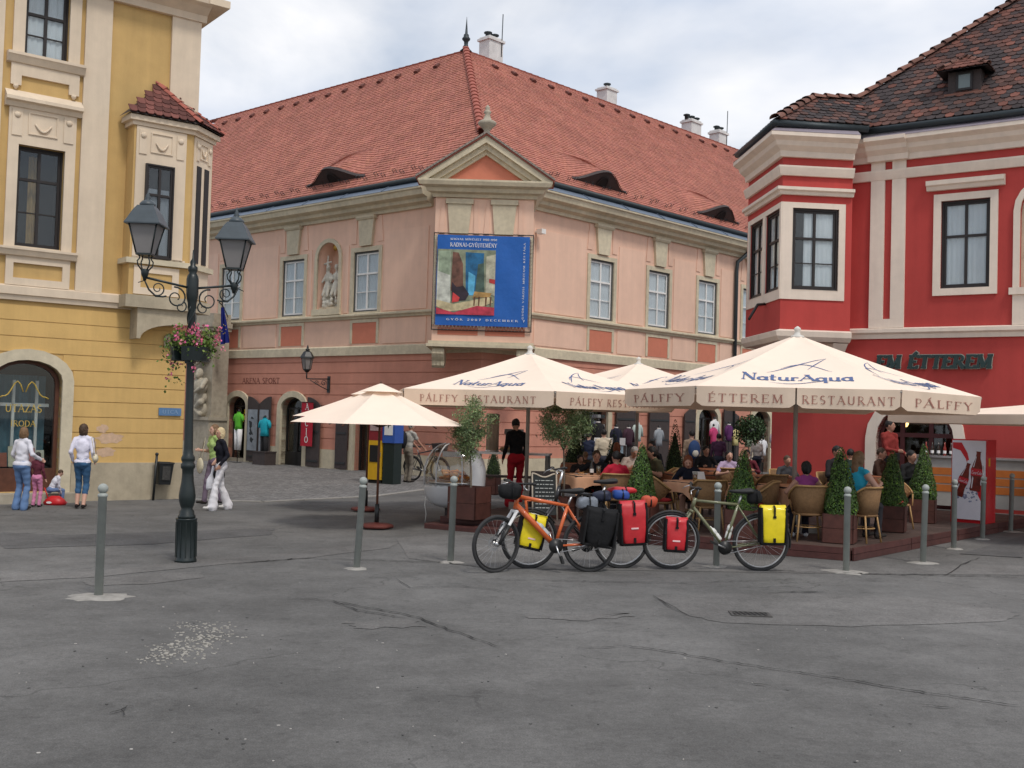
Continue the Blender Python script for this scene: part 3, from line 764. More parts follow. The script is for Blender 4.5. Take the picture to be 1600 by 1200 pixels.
chimney(767, 54, 88, 41.2, .74, True); chimney(948, 133, 160, 45.3, .66, False, 1); chimney(1080, 183, 212, 49.6, .78, False, 3); chimney(1122, 199, 230, 51.2, .68, True, 2)
# downpipe and the small white camera on the wall
m = MB(FR); m.tube([(13.5, -.25, 8.7), (13.5, -.35, 8.45), (13.3, -.4, 8.2), (12.85, -.12, 7.75), (12.8, -.12, 7.4), (12.8, -.12, .1)], .07, 8); m.build('downpipe', M_gutter, palace)
# ------------------------------------------------------------------ the yellow corner house on the left
M_yel = mat('plaster_yellow', (.62, .405, .15), .9, .06, 3, .18, 40, var2=.10, streak=.10)
M_yel2 = mat('plaster_yellow_upper', (.55, .365, .145), .9, .06, 3, .18, 40, var2=.08, streak=.10)
M_cream = mat('plaster_cream', (.70, .58, .44), .9, .05, 4, .15, 40, var2=.08, streak=.10)
M_plg = mat('plinth_stone', (.42, .36, .26), .9, .14, 5, .3, 30, var2=.15, streak=.10)
M_winb = mat('window_black_brown', (.022, .017, .016), .5, .1, 8, .05)
M_brownw = mat('shop_brown_wood', (.10, .038, .022), .55, .2, 12, .1)
Y0 = Vector((-6.42, 21.3, 0)); FY = frame(Y0, R(37.5))
yhouse = thing('yellow_house', 'yellow plaster corner house with cream pilasters and a small tiled oriel', 'building', Y0)
YL = -7.0
shopY = (-3.5, -2.31, .18, 2.56, .36)
lowY = [(-3.24, -2.44)]; 
m = MB(FY)
wall_sheet(m, YL, 0, 0, 3.72, [shopY], y=.02, depth=.3)
wall_sheet(m, YL, 0, 3.72, 9.7, [(-3.24, -2.44, 4.6, 6.42), (-3.21, -2.45, 8.06, 9.6)], depth=.2)
m.poly([(0, 0, 0), (0, 9, 0), (0, 9, 9.7), (0, 0, 9.7)]); m.poly([(YL, 0, 9.7), (0, 0, 9.7), (0, 9, 9.7), (YL, 9, 9.7)]); m.poly([(YL, 0, 0), (YL, 9, 0), (YL, 9, 9.7), (YL, 0, 9.7)])
m.build('wall', M_yel2, yhouse, fix=False)
zy = [.70 + .285 * k for k in range(11)]
for a, b in zip(zy, zy[1:]):
    x = YL
    for q in open_at([shopY], a * .45 + b * .55, .2) + [(0, 0)]:
        if q[0] > x + .03: box_part('plaster_band', M_yel, yhouse, x, q[0], .002, .05, a + .007, min(b, 3.70) - .007, FY)
        x = max(x, q[1])
for a, b in ((YL, -3.72), (-2.10, .02)): box_part('plinth', M_plg, yhouse, a, b, -.035, .04, 0, .71, FY)
m = MB(FY); profile_run(m, [(.01, 3.62), (-.05, 3.62), (-.07, 3.70), (-.10, 3.72), (-.10, 3.86), (.01, 3.90)], YL, .04); m.build('string_course', M_cream, yhouse)
for a, b in ((-2.17, -1.69), (-.55, .03), (-4.2, -3.56)): box_part('pilaster', M_cream, yhouse, a, b, -.06, .01, 3.88, 9.43, FY)
m = MB(FY); profile_run(m, [(.01, 9.42), (-.1, 9.42), (-.12, 9.55), (-.30, 9.66), (-.42, 9.70), (-.45, 9.82), (.01, 9.84)], YL, .12); m.box(.03, .45, -.45, 6, 9.70, 9.84); m.build('cornice', M_cream, yhouse)
# windows
kitY = window_kit(.80, 1.82, M_winb, M_winb, sur_m=M_cream, surround=.02, sash=.045, rows=(0, .68, 1), curtain=False, yr=.12, sur_y=-.01, casing=.03)
wy = put_window(kitY, yhouse, FY, -2.84, 4.6)
kitY2 = window_kit(.76, 1.54, M_winb, M_winb, sur_m=M_cream, surround=.02, sash=.045, rows=(0, .52, 1), curtain=True, yr=.12, sur_y=-.01, casing=.03)
put_window(kitY2, yhouse, FY, -2.83, 8.06)
m = MB(FY); wavy(m, -2.98, -2.80, 4.7, 6.3, .3, .03, 10, .09); m.build('curtain', mat('curtain_ochre', (.32, .2, .07), .9), wy)
def relief(parent, FM, x0, x1, z0, z1, y):
    """plaster ornament above a window: two hanging tabs, a centre tablet and a little swag"""
    w_ = x1 - x0
    for q in (x0 + .05, x1 - .05 - w_ * .15):
        box_part('relief_tab', M_cream, parent, q, q + w_ * .15, y - .02, y + .02, z0 + .05, z1 - .02, FM)
        m = MB(FM); m.lathe([(.06, 0), (.05, .02), (.02, .035)], 10, (q + w_ * .075, y - .018, z1 - .12), RX(PI / 2)); m.build('relief_rosette', M_cream, parent)
    c = (x0 + x1) / 2
    m = MB(FM); ring(m, c - w_ * .2, c + w_ * .2, z0 + .12, z1 - .06, .02, y - .022, y + .01, sill=True); m.build('relief_frame', M_cream, parent)
    m = MB(FM); m.tube([(c - w_ * .12 + w_ * .24 * i / 8, y - .02, z0 + .30 - .13 * math.sin(PI * i / 8)) for i in range(9)], [.012 + .014 * math.sin(PI * i / 8) for i in range(9)], 6); m.build('relief_swag', M_cream, parent)
def cream_frame(FM, xa, xb, za, zb, top, side, y=-.05, parent=None):
    m = MB(FM); m.box(xa - side, xa, y, .01, za, top); m.box(xb, xb + side, y, .01, za, top); m.box(xa, xb, y, .01, zb, top); m.build('window_surround', M_cream, parent or yhouse)
cream_frame(FY, -3.24, -2.44, 4.56, 6.42, 7.10, .18); relief(yhouse, FY, -3.42, -2.26, 6.52, 7.06, -.05)
m = MB(FY); profile_run(m, [(.01, 7.08), (-.08, 7.08), (-.12, 7.16), (-.2, 7.18), (-.2, 7.24), (.01, 7.40)], -3.5, -2.18); m.build('window_hood', M_cream, yhouse)
m = MB(FY); profile_run(m, [(.01, 4.40), (-.10, 4.42), (-.14, 4.50), (-.16, 4.52), (-.16, 4.56), (.01, 4.58)], -3.5, -2.17); m.build('window_sill', M_cream, yhouse)
m = MB(FY); ring(m, -3.24, -2.40, 4.02, 4.29, .13, -.05, .01, sill=True); m.build('apron_frame', M_cream, yhouse)
cream_frame(FY, -3.21, -2.45, 8.06, 9.6, 9.7, .2)
m = MB(FY); profile_run(m, [(.01, 7.86), (-.08, 7.88), (-.14, 7.98), (-.16, 8.0), (-.16, 8.05), (.01, 8.07)], -3.5, -2.16); m.build('window_sill', M_cream, yhouse)
box_part('apron_board', M_cream, yhouse, -3.42, -2.24, -.05, .01, 7.66, 7.87, FY)
for x in (-3.42, -2.42):
    box_part('apron_foot', M_cream, yhouse, x, x + .18, -.05, .01, 7.48, 7.66, FY)
    m = MB(FY); m.lathe([(.05, 0), (.045, -.04), (.01, -.08)], 8, (x + .09, -.03, 7.48)); m.build('guttae', M_cream, yhouse)
# shop window
xa, xb, za, zc, rise = shopY
m = MB(FY); ring(m, xa, xb, .0, zc, .2, -.05, .3, rise); m.build('arch_surround', M_stone, yhouse)
box_part('doorstep', M_stone2, yhouse, xa - .25, xb + .25, -.35, .3, 0, .17, FY)
m = MB(FY); ring(m, xa + .07, xb - .07, za, zc - .06, .066, .16, .26, rise); m.box(xa + .07, xb - .07, .165, .25, za, za + .42); shopf = m.build('shop_front', M_brownw, yhouse)
MB(FY).prism([(p[0], .2, p[1]) for p in [(xb - .07, za + .4)] + arch_pts(xa + .07, xb - .07, zc - .06, rise) + [(xa + .07, za + .4)]], (0, .004, 0)).build('shop_glass', M_glass2, yhouse)
m = MB(FY); m.box(xa + .45, xa + .50, .45, .5, .6, 2.2); m.box(xa + .85, xa + .9, .45, .5, .6, 2.2); m.box(xa + .1, xb - .1, .45, .5, 1.72, 1.78); m.build('inner_window_frame', M_white, yhouse)
M_gold = mat('gold_paint', (.55, .40, .08), .5, .1)
m = MB(FY @ TR(((xa + xb) / 2, .197, 1.62))); letters(m, 'UTAZAS', lambda x, y, l: (x, -.002 - l, y), .13, width=.62, thick=.12); m.build('gold_lettering', M_gold, shopf, fix=False)
m = MB(FY @ TR(((xa + xb) / 2, .197, 1.36))); letters(m, 'IRODA', lambda x, y, l: (x, -.002 - l, y), .10, width=.42, thick=.12); m.build('gold_lettering', M_gold, shopf, fix=False)
m = MB(FY); 
for sg in (-1, 1): m.tube([((xa + xb) / 2 + sg * (.02 + .05 * i), .194, 1.98 + .10 * math.sin(i * .9) + .012 * i * (6 - i)) for i in range(9)], .012, 5)
m.build('gold_scroll', M_gold, shopf, kind='stuff')
cols = [(.5, .5, .55), (.35, .12, .08), (.6, .55, .4), (.15, .3, .42), (.5, .2, .2), (.62, .6, .5)]
for k, c in enumerate(cols):
    x = xa + .16 + k * .16; h = random.uniform(.22, .46)
    MB(FY @ TR((x, .36, za + .44)) @ RX(-.2)).box(-.07, .07, 0, .012, 0, h).build('display_card', mat('card_%d' % k, c, .6, .15, 14), yhouse)
m = MB(FY); wavy(m, xa + .12, xb - .1, .6, 2.3, .75, .03, 30, .14); m.build('curtain', mat('curtain_teal', (.12, .24, .30), .9), yhouse, fix=False)
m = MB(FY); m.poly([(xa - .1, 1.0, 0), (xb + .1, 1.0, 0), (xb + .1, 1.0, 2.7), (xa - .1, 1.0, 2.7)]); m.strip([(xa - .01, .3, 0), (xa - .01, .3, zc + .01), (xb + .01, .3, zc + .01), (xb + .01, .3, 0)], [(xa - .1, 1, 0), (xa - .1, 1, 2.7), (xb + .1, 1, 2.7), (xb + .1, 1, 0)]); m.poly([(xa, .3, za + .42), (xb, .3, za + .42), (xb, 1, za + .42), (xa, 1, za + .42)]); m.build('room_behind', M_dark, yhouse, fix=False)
# bare plaster patches where the paint has gone
rg = random.Random(5)
for cx, cz, rx, rz in ((-1.55, 1.34, .11, .08), (-1.42, 1.17, .26, .10), (-1.50, .90, .20, .09), (-1.72, 1.08, .07, .05)):
    pts = [(cx + rx * math.cos(a) * q, cz + rz * math.sin(a) * q) for a, q in [(2 * PI * i / 18, rg.uniform(.75, 1.15)) for i in range(18)]]
    MB(FY).poly([(p[0], -.0015, p[1]) for p in pts]).build('bare_plaster', mat('bare_plaster', (.58, .40, .27), .95, .15, 12, .3, 40), yhouse, fix=False)
box_part('street_plate', mat('plate_blue', (.10, .20, .36), .4, .1, 9), yhouse, -.51, -.07, -.035, -.01, 1.62, 1.77, FY)
m = MB(FY @ TR((-.29, -.036, 1.66))); letters(m, 'UTCA', lambda x, y, l: (x, -.001 - l, y), .07, width=.3, serif=False); m.build('plate_lettering', mat('plate_letter', (.25, .36, .5), .5), yhouse, fix=False)
m = MB(FY); m.prism([(-.47 + .01, -.05, 2.94), (-.15, -.05, 2.94), (-.15, -.05, 3.15), (-.22, -.05, 3.20), (-.40, -.05, 3.20), (-.46, -.05, 3.15)], (0, .04, 0)); m.build('house_plaque', M_stone2, yhouse)
# oriel
OP = [(-1.32, .0), (-1.32, -.42), (-.2, -.42), (.40, .05), (.0, .45)]      # plan in the wall's frame
def plan_off(P, d):
    c = Vector((-.5, .3)); out_ = []
    for a in P:
        v = Vector(a) - c; out_.append(tuple(c + v * (1 + d / v.length)))
    return out_
def plan_prism(nm, P, z0, z1, mt, par):
    return MB(FY).prism([(p[0], p[1], z0) for p in P], (0, 0, z1 - z0)).build(nm, mt, par)
orY = plan_prism('oriel', OP, 3.86, 7.08, M_yel2, yhouse)
plan_prism('oriel_base', plan_off(OP, .07), 3.64, 3.87, M_plg, orY)
plan_prism('oriel_sill', plan_off(OP, .10), 4.46, 4.56, M_stone, orY)
plan_prism('oriel_cornice', plan_off(OP, .06), 7.06, 7.14, M_cream, orY); plan_prism('oriel_cornice', plan_off(OP, .14), 7.14, 7.24, M_cream, orY)
box_part('oriel_face', M_cream, orY, -1.28, -.27, -.445, -.42, 4.56, 4.60, FY)
FYO = FY @ TR((0, -.42, 0))
m = MB(FYO); m.box(-1.28, -1.10, -.025, .0, 4.56, 7.05); m.box(-.55, -.32, -.025, 0, 4.56, 7.05); m.box(-1.10, -.55, -.025, 0, 6.36, 7.05); m.build('oriel_surround', M_cream, orY)
relief(orY, FYO, -1.28, -.32, 6.48, 7.0, -.025)
m = MB(FYO); ring(m, -1.1, -.5, 4.02, 4.30, .13, -.025, 0, sill=True); m.build('apron_frame', M_cream, orY)
kitO = window_kit(.55, 1.78, M_winb, M_winb, sur_m=M_cream, surround=.015, sash=.04, rows=(0, .68, 1), curtain=False, yr=-.06, sur_y=-.03, casing=.03, low_split=False)
wo = put_window(kitO, orY, FYO, -.825, 4.58)
box_part('dark_board', M_dark, wo, -1.10, -.55, -.006, -.002, 4.58, 6.36, FYO)  # thin board on the solid wall, painted near-black for the unlit room
m = MB(FYO); wavy(m, -1.08, -.57, 4.6, 5.9, -.014, .006, 30, .09); m.build('curtain', mat('curtain_grey', (.22, .23, .25), .9), wo, fix=False)
p2, p3 = FY @ Vector((-.2, -.42, 0)), FY @ Vector((.40, .05, 0)); FYS = frame(p2, math.atan2(p3.y - p2.y, p3.x - p2.x)); LS = (p3 - p2).length
m = MB(FYS); m.box(.06, LS - .04, -.02, 0, 3.9, 7.05); m.build('oriel_surround', M_cream, orY)
for k in (0, 1): box_part('slit_window', M_winb, orY, .16 + k * .28, .32 + k * .28, -.035, -.015, 4.6, 6.5, FYS)
relief(orY, FYS, .08, LS - .06, 6.55, 7.0, -.02)
# console under the oriel
pr = [(-1.12, 3.64), (-.16, 3.64), (-.16, 3.38), (-.30, 3.36)] + [(-.30 - .75 * math.sin(PI / 2 * i / 8), 3.36 - .30 * (1 - math.cos(PI / 2 * i / 8))) for i in range(1, 9)] + [(-1.12, 3.06)]
MB(FY).prism([(p[0], -.40, p[1]) for p in pr], (0, .41, 0)).build('console', M_plg, orY)
# its small hipped roof, tile by tile
E_ = plan_off(OP, .2); zt = 7.25; top_a = (-.75, .02, 8.0)
tileY = mat('roof_tile_brown', (.15, .055, .045), .85, .2, 9, .2, 60, rnd=.35)
tm = MB(); tm.prism([(-.075, .04, 0), (-.04, .0, 0), (.04, 0, 0), (.075, .04, 0), (.075, .2, -.02), (-.075, .2, -.02)], (0, 0, .018)); tkY = [('roof_tile', tm.mesh('roof_tile', tileY), [])]
def hip_tiles(a, b, c, parent, kit, tw, course):
    a, b, c = Vector(a), Vector(b), Vector(c)
    SM = slope_frame(a, b - a, c - a); Lb = (b - a).length; ci = SM.inverted() @ c
    s = 0; row = 0
    while s < ci.y - .05:
        f = s / ci.y; x0, x1 = ci.x * f, Lb + (ci.x - Lb) * f
        x = x0 + tw / 2 + (row % 2) * tw * .5
        while x < x1 - tw * .2:
            place(kit, parent, SM @ TR((x, s, .03 + random.uniform(0, .006)))); x += tw
        s += course; row += 1
W3 = lambda p, z: FY @ Vector((p[0], p[1], z))
ta = FY @ Vector(top_a)
for k in range(1, 4):
    m = MB(); m.poly([W3(E_[k], zt), W3(E_[k + 1], zt), ta]) if k < 4 else 0
    m.build('roof_boarding', M_shut, orY, fix=False)
    hip_tiles(W3(E_[k], zt), W3(E_[k + 1], zt), ta, orY, tkY, .155, .13)
m = MB(); m.poly([W3(E_[0], zt), W3(E_[1], zt), ta]); m.build('roof_boarding', M_shut, orY, fix=False)
for k in (2, 3):
    a = W3(E_[k], zt); d = ta - a; HMk = slope_frame(a, Vector((d.y, -d.x, 0)), d); s = 0
    while s < d.length - .1: place([('hip_tile', hipk[0][1], [])], orY, HMk @ TR((0, s, .01)) @ Matrix.Diagonal((.6, .6, .6, 1))); s += .2
# ------------------------------------------------------------------ the carved portal pier beyond the yellow house
PP = at(309, 718, 37.5); PP.z = 0
pier = thing('stone_portal', 'weathered grey stone portal pier with a carved figure behind the lamp post', 'portal', PP)
FP = frame(PP, R(-35))
m = MB(FP); m.box(-.55, .5, 0, .8, 0, 1.4); m.box(-.6, .55, -.06, .8, 1.4, 1.52); m.box(-.5, .45, .12, .8, 1.52, 4.5); m.box(-.6, .55, 0, .8, 4.5, 4.62); m.box(-.66, .6, -.08, .8, 4.62, 4.78); m.box(-.55, .5, .05, .8, 4.78, 5.1); m.build('pier', M_stone2, pier)
m = MB(FP); m.lathe([(.33, 3.7), (.33, 3.8), (.36, 4.0), (.42, 4.3), (.46, 4.4), (.46, 4.5)], 16, (0, .1, 0)); m.build('capital', M_stone2, pier)
# ------------------------------------------------------------------ the red restaurant house on the right
M_red = mat('plaster_red', (.45, .057, .049), .88, .05, 3, .15, 40, var2=.08, streak=.08)
M_rtrim = mat('trim_cream_white', (.74, .64, .54), .85, .05, 4, .12, 40, var2=.06, streak=.08)
M_redd = mat('door_red_brown', (.07, .012, .012), .5, .1, 8)
R0 = Vector((9.69, 24.617, 0)); FRD = frame(R0, R(-34.91))
rhouse = thing('red_house', 'red plaster restaurant house with cream trim, polygonal oriel and old tiled roof', 'building', R0)
RL, RR = -3.94, 8.0
archR = (-1.38, .36, 0, 2.36, .8)
winR_ = (0.0, 1.05, 5.0, 7.0)
nicheR = (1.66, 2.9, 4.95, 7.25, .6)
m = MB(FRD)
wall_sheet(m, RL, RR, 0, 3.9, [archR], depth=.3)
wall_sheet(m, -2.4, RR, 3.9, 8.7, [winR_, nicheR], depth=.16)
m.poly([(RL, 0, 0), (RL, 8, 0), (RL, 8, 3.9), (RL, 0, 3.9)]); m.poly([(RL, 0, 3.9), (-2.4, 0, 3.9), (-2.4, 8, 3.9), (RL, 8, 3.9)])
m.build('wall', M_red, rhouse, fix=False)
m = MB(FRD); profile_run(m, [(.01, 3.88), (-.05, 3.88), (-.07, 3.98), (-.13, 4.02), (-.13, 4.10), (.01, 4.14)], -2.2, RR); m.build('string_course', M_rtrim, rhouse)
for a, b in ((-1.59, -1.27), (-1.10, -.79)): box_part('pilaster', M_rtrim, rhouse, a, b, -.06, .01, 4.34, 8.06, FRD)
box_part('pilaster_foot', M_rtrim, rhouse, -1.59, -.79, -.058, .01, 4.13, 4.34, FRD)
m = MB(FRD); profile_run(m, [(.01, 7.62), (-.07, 7.62), (-.10, 7.70), (-.13, 7.80), (-.13, 7.84), (.01, 7.87)], -2.2, RR); m.build('upper_band', M_rtrim, rhouse)
cprof = [(.01, 8.05), (-.09, 8.05), (-.11, 8.18), (-.24, 8.28), (-.28, 8.38), (-.42, 8.46), (-.42, 8.55), (.01, 8.58)]
m = MB(FRD); profile_run(m, cprof, -2.2, RR); m.build('cornice', M_rtrim, rhouse)
m = MB(FRD); profile_run(m, [(p[0] - .08 if p[0] < 0 else p[0], p[1] + .003) for p in cprof], -1.66, -.72); m.build('cornice_break', M_rtrim, rhouse)
M_flr = mat('flashing_lilac', (.30, .26, .30), .5, .1, 4, .05, metal=.3)
m = MB(FRD); profile_run(m, [(-.43, 8.555), (-.2, 8.72), (-.2, 8.69), (-.4, 8.54)], -2.1, RR); m.build('flashing', M_flr, rhouse)
m = MB(FRD); m.tube([(-2.15, -.3, 8.76), (RR, -.3, 8.76)], .08, 10); m.build('gutter', M_gutter, rhouse)
# upper window with its hood
kitR = window_kit(1.05, 2.0, M_winb, M_winb, sur_m=M_rtrim, surround=.16, sash=.05, rows=(0, .60, 1), curtain=True, yr=.08, sur_y=-.05, casing=.05, low_split=False)
wr = put_window(kitR, rhouse, FRD, .525, 5.0)
m = MB(FRD); profile_run(m, [(.01, 7.25), (-.10, 7.25), (-.14, 7.33), (-.19, 7.36), (-.2, 7.46), (.01, 7.50)], -.31, 1.35); m.build('window_hood', M_rtrim, rhouse)
m = MB(FRD); ring(m, nicheR[0], nicheR[1], nicheR[2], nicheR[3], .13, -.06, .02, nicheR[4]); m.box(nicheR[0] - .2, nicheR[1] + .2, -.1, .02, nicheR[2] - .15, nicheR[2]); m.build('arched_surround', M_rtrim, rhouse)
m = MB(FRD); m.poly([(p[0], .15, p[1]) for p in [(nicheR[1], nicheR[2])] + arch_pts(*nicheR[:2], nicheR[3], nicheR[4]) + [(nicheR[0], nicheR[2])]]); m.build('arched_panel', M_stone, rhouse, fix=False)
box_part('pier_strip', M_rtrim, rhouse, 1.53, 3.0, -.05, .01, 4.13, 4.8, FRD)
# restaurant door
xa, xb, za, zc, rise = archR
m = MB(FRD); ring(m, xa, xb, 0, zc, .24, -.05, .3, rise); m.build('arch_surround', M_rtrim, rhouse)
m = MB(FRD); ring(m, xa + .08, xb - .08, 0, zc - .08, .078, .18, .28, rise)
for x in (xa + .55, xb - .55): m.box(x - .05, x + .05, .19, .27, 0, zc - .25)
m.box(xa + .08, xb - .08, .185, .275, 1.60, 1.70); m.box(xa + .08, xb - .08, .185, .275, .0, .5)
m.build('door_frame', M_redd, rhouse)
MB(FRD).prism([(p[0], .225, p[1]) for p in [(xb - .08, .5)] + arch_pts(xa + .08, xb - .08, zc - .08, rise) + [(xa + .08, .5)]], (0, .004, 0)).build('door_glass', glass('door_glass', (.7, .72, .7), .06), rhouse)
m = MB(FRD); m.poly([(xa - .6, 2.2, 0), (xb + .6, 2.2, 0), (xb + .6, 2.2, 2.8), (xa - .6, 2.2, 2.8)]); m.strip([(xa - .01, .3, 0), (xa - .01, .3, zc + .01), (xb + .01, .3, zc + .01), (xb + .01, .3, 0)], [(xa - .6, 2.2, 0), (xa - .6, 2.2, 2.8), (xb + .6, 2.2, 2.8), (xb + .6, 2.2, 0)]); m.build('room_behind', mat('room_red_dark', (.06, .03, .022), .9), rhouse, fix=False)
M_em = bpy.data.materials.new('lamp_glow'); M_em.use_nodes = True
_p = M_em.node_tree.nodes['Principled BSDF']; _p.inputs['Emission Color'].default_value = (1, .62, .22, 1); _p.inputs['Emission Strength'].default_value = 7.
m = MB(FRD); m.ball((-.92, .75, 1.93), (.08, .08, .1)); lampin = m.build('wall_lamp', M_em, tag(link('indoor_lamp', MB(FRD).tube([(-.92, .75, 2.03), (-.92, .75, 2.3)], .01, 6).mesh('indoor_lamp', M_black)), 'small glowing lamp hanging inside the arched restaurant door', 'lamp'))
# the sign above the door: dark green raised letters with a pale edge
m = MB(FRD); sx0, sx1 = -1.42, 1.15
def sign_map(x, y, l): return (-.14 + x, -.10 - l, 3.20 + y)
letters(m, 'EM ÉTTEREM', sign_map, .27, thick=.26, thin=.17, gap=.10, width=2.5, slant=.12, depth=.05); so = m.build('sign_letters', mat('sign_green', (.012, .035, .034), .35, .1, 8), rhouse, fix=False)
m = MB(FRD); letters(m, 'EM ÉTTEREM', lambda x, y, l: (-.14 + x, -.055 - l, 3.20 + y), .27, thick=.34, thin=.26, gap=.10, width=2.5, slant=.12, depth=.02); m.build('sign_letter_edge', mat('sign_edge', (.42, .42, .36), .5, .1, 8), so, fix=False)
# ---- oriel
OA, OB, OC = Vector((6.18, 25.14, 0)), Vector((7.86, 25.287, 0)), Vector((5.985, 27.93, 0))
OD = FRD @ Vector((-2.3, 3.0, 0)); OE = FRD @ Vector((-2.12, .02, 0))
FOF = frame(OA, R(5)); FOL = frame(OC, R(-86))
LF, LSd = 1.686, 2.80
m = MB(FOF); wall_sheet(m, 0, LF, 3.98, 8.7, [(.25, 1.36, 4.96, 6.87)], depth=.14)
m.M = FOL; wall_sheet(m, 0, LSd, 3.98, 8.7, [(.30, 1.40, 4.96, 6.87), (1.62, 2.70, 4.96, 6.87)], depth=.14)
m.M = I4; m.poly([(OB.x, OB.y, 3.98), (OE.x, OE.y, 3.98), (OE.x, OE.y, 8.7), (OB.x, OB.y, 8.7)])
orR = m.build('oriel', M_red, rhouse, fix=False)
def off(p, d):
    c = Vector((8.4, 28.0, 0)); v = (p - c); return p + v.normalized() * d
def oriel_run(nm, prof, mt):
    """profile (out, z) carried round the two free faces of the oriel"""
    nF = Vector((math.sin(R(5)), -math.cos(R(5)), 0)); nL = Vector((math.sin(R(-86)), -math.cos(R(-86)), 0))
    bis = (nF + nL); bis = bis * (1 / bis.length_squared * 2) * .5 * 1.0
    bis = (nF + nL) / (1 + nF.dot(nL))
    m = MB(); m.loft([[OC + nL * q[0] + Vector((0, 0, q[1])) for q in prof], [OA + bis * q[0] + Vector((0, 0, q[1])) for q in prof], [OB + nF * q[0] + Vector((0, 0, q[1])) for q in prof]])
    return m.build(nm, mt, orR)
oriel_run('cornice', [(-.01, 8.05), (.09, 8.05), (.11, 8.18), (.24, 8.28), (.28, 8.38), (.42, 8.46), (.42, 8.55), (-.01, 8.58)], M_rtrim)
oriel_run('upper_band', [(-.01, 7.62), (.07, 7.62), (.1, 7.7), (.13, 7.8), (.13, 7.84), (-.01, 7.87)], M_rtrim)
oriel_run('window_hood', [(-.01, 7.17), (.08, 7.17), (.1, 7.24), (.16, 7.27), (.16, 7.34), (-.01, 7.37)], M_rtrim)
oriel_run('flashing', [(.43, 8.555), (.2, 8.72), (.2, 8.69), (.4, 8.54)], M_flr)
oriel_run('oriel_foot', [(-.5, 3.72), (.02, 3.76), (.10, 3.86), (.12, 3.98), (-.01, 4.03), (-.5, 4.03)], M_rtrim)
m = MB(); nF = Vector((math.sin(R(5)), -math.cos(R(5)), 0)); nL = Vector((math.sin(R(-86)), -math.cos(R(-86)), 0))
m.tube([OC + nL * .32 + Vector((0, 0, 8.76)), OA + (nL + nF) / (1 + nF.dot(nL)) * .32 + Vector((0, 0, 8.76)), OB + nF * .32 + Vector((.25, .15, 8.76))], .08, 10); m.build('gutter', M_gutter, orR)
m = MB(); m.poly([(OA.x, OA.y, 3.75), (OB.x, OB.y, 3.75), (OE.x, OE.y, 3.75), (OD.x, OD.y, 3.75), (OC.x, OC.y, 3.75)]); m.build('oriel_soffit', M_rtrim, orR, fix=False)
m = MB(FOF); m.prism([(1.3, .0, 3.74), (1.65, .0, 3.74), (1.6, .3, 3.3), (1.35, .3, 3.3)], (0, .4, 0)); m.build('corbel', M_rtrim, orR)
# cream fields round the oriel windows
m = MB(FOF); m.box(.0, .25, -.03, .0, 4.73, 7.0); m.box(1.36, 1.52, -.03, 0, 4.73, 7.0); m.box(.25, 1.36, -.03, 0, 6.87, 7.0); m.box(.25, 1.36, -.03, 0, 4.73, 4.96); m.build('window_field', M_rtrim, orR)
m = MB(FOL); m.box(.12, .30, -.03, 0, 4.73, 7.0); m.box(1.40, 1.62, -.03, 0, 4.73, 7.0); m.box(2.70, 2.82, -.03, 0, 4.73, 7.0); m.box(.30, 1.40, -.03, 0, 6.87, 7.0); m.box(.3, 1.4, -.03, 0, 4.73, 4.96); m.box(1.62, 2.7, -.03, 0, 6.87, 7.0); m.box(1.62, 2.7, -.03, 0, 4.73, 4.96); m.build('window_field', M_rtrim, orR)
kitRo = window_kit(1.11, 1.91, M_winb, M_winb, sur_m=M_rtrim, surround=.01, sash=.05, rows=(0, .64, 1), curtain=True, yr=.05, sur_y=-.035, casing=.05)
put_window(kitRo, orR, FOF, .805, 4.96)
put_window(kitRo, orR, FOL, .85, 4.96); put_window(kitRo, orR, FOL, 2.16, 4.96)
m = MB(FOL); m.tube([(1.7, -.02, 4.72), (1.85, -.25, 4.68), (2.0, -.5, 4.3)], .035, 6); m.build('flag_holder', M_black, orR)
# ---- roof of old tiles: dark with red ones between
def old_tint(rg, x, s):
    k = rg.random()
    if k < .5: c = (.42, .5, .6)
    elif k < .8: c = (.9, .75, .72)
    else: c = (1.4, 1.0, .9)
    q = rg.uniform(.8, 1.2); return tuple(v * q for v in c)
tile_mats = [mat('old_tile_dark', (.045, .034, .034), .85, .25, 9, .25, 60, rnd=.2), mat('old_tile_brown', (.10, .05, .04), .85, .25, 9, .25, 60, rnd=.2), mat('old_tile_red', (.16, .062, .045), .85, .2, 9, .25, 60, rnd=.2)]
def one_tile(mt, nm='roof_tile', w_=.2, h_=.22):
    t = MB(); t.prism([(-w_ * .48, .045, 0), (-w_ * .25, .0, 0), (w_ * .25, 0, 0), (w_ * .48, .045, 0), (w_ * .48, h_, -.022), (-w_ * .48, h_, -.022)], (0, 0, .02)); return t.mesh(nm, mt)
tile_meshes = [one_tile(q) for q in tile_mats]
pitch = R(47)
e0 = FRD @ Vector((0, -.28, 8.82)); exv = FRD.to_3x3() @ Vector((1, 0, 0)); upv = FRD.to_3x3() @ Vector((0, math.cos(pitch), math.sin(pitch)))
SRD = slope_frame(e0, exv, upv)
def on_plane(px, py, SM):
    d = ray(px, py); n = SM.to_3x3() @ Vector((0, 0, 1)); o = Vector((0, 0, CAM_H))
    t = (SM.translation - o).dot(n) / d.dot(n); return SM.inverted() @ (o + d * t)
h1, h2 = on_plane(1340, 158, SRD), on_plane(1592, 0, SRD)
sl_ = (h2.x - h1.x) / (h2.y - h1.y); x_at = lambda s: h1.x + sl_ * (s - h1.y)
rg = random.Random(11); SMAX = 9.0; TW, CO = .2, .165
cand = []
s = 0.; row = 0
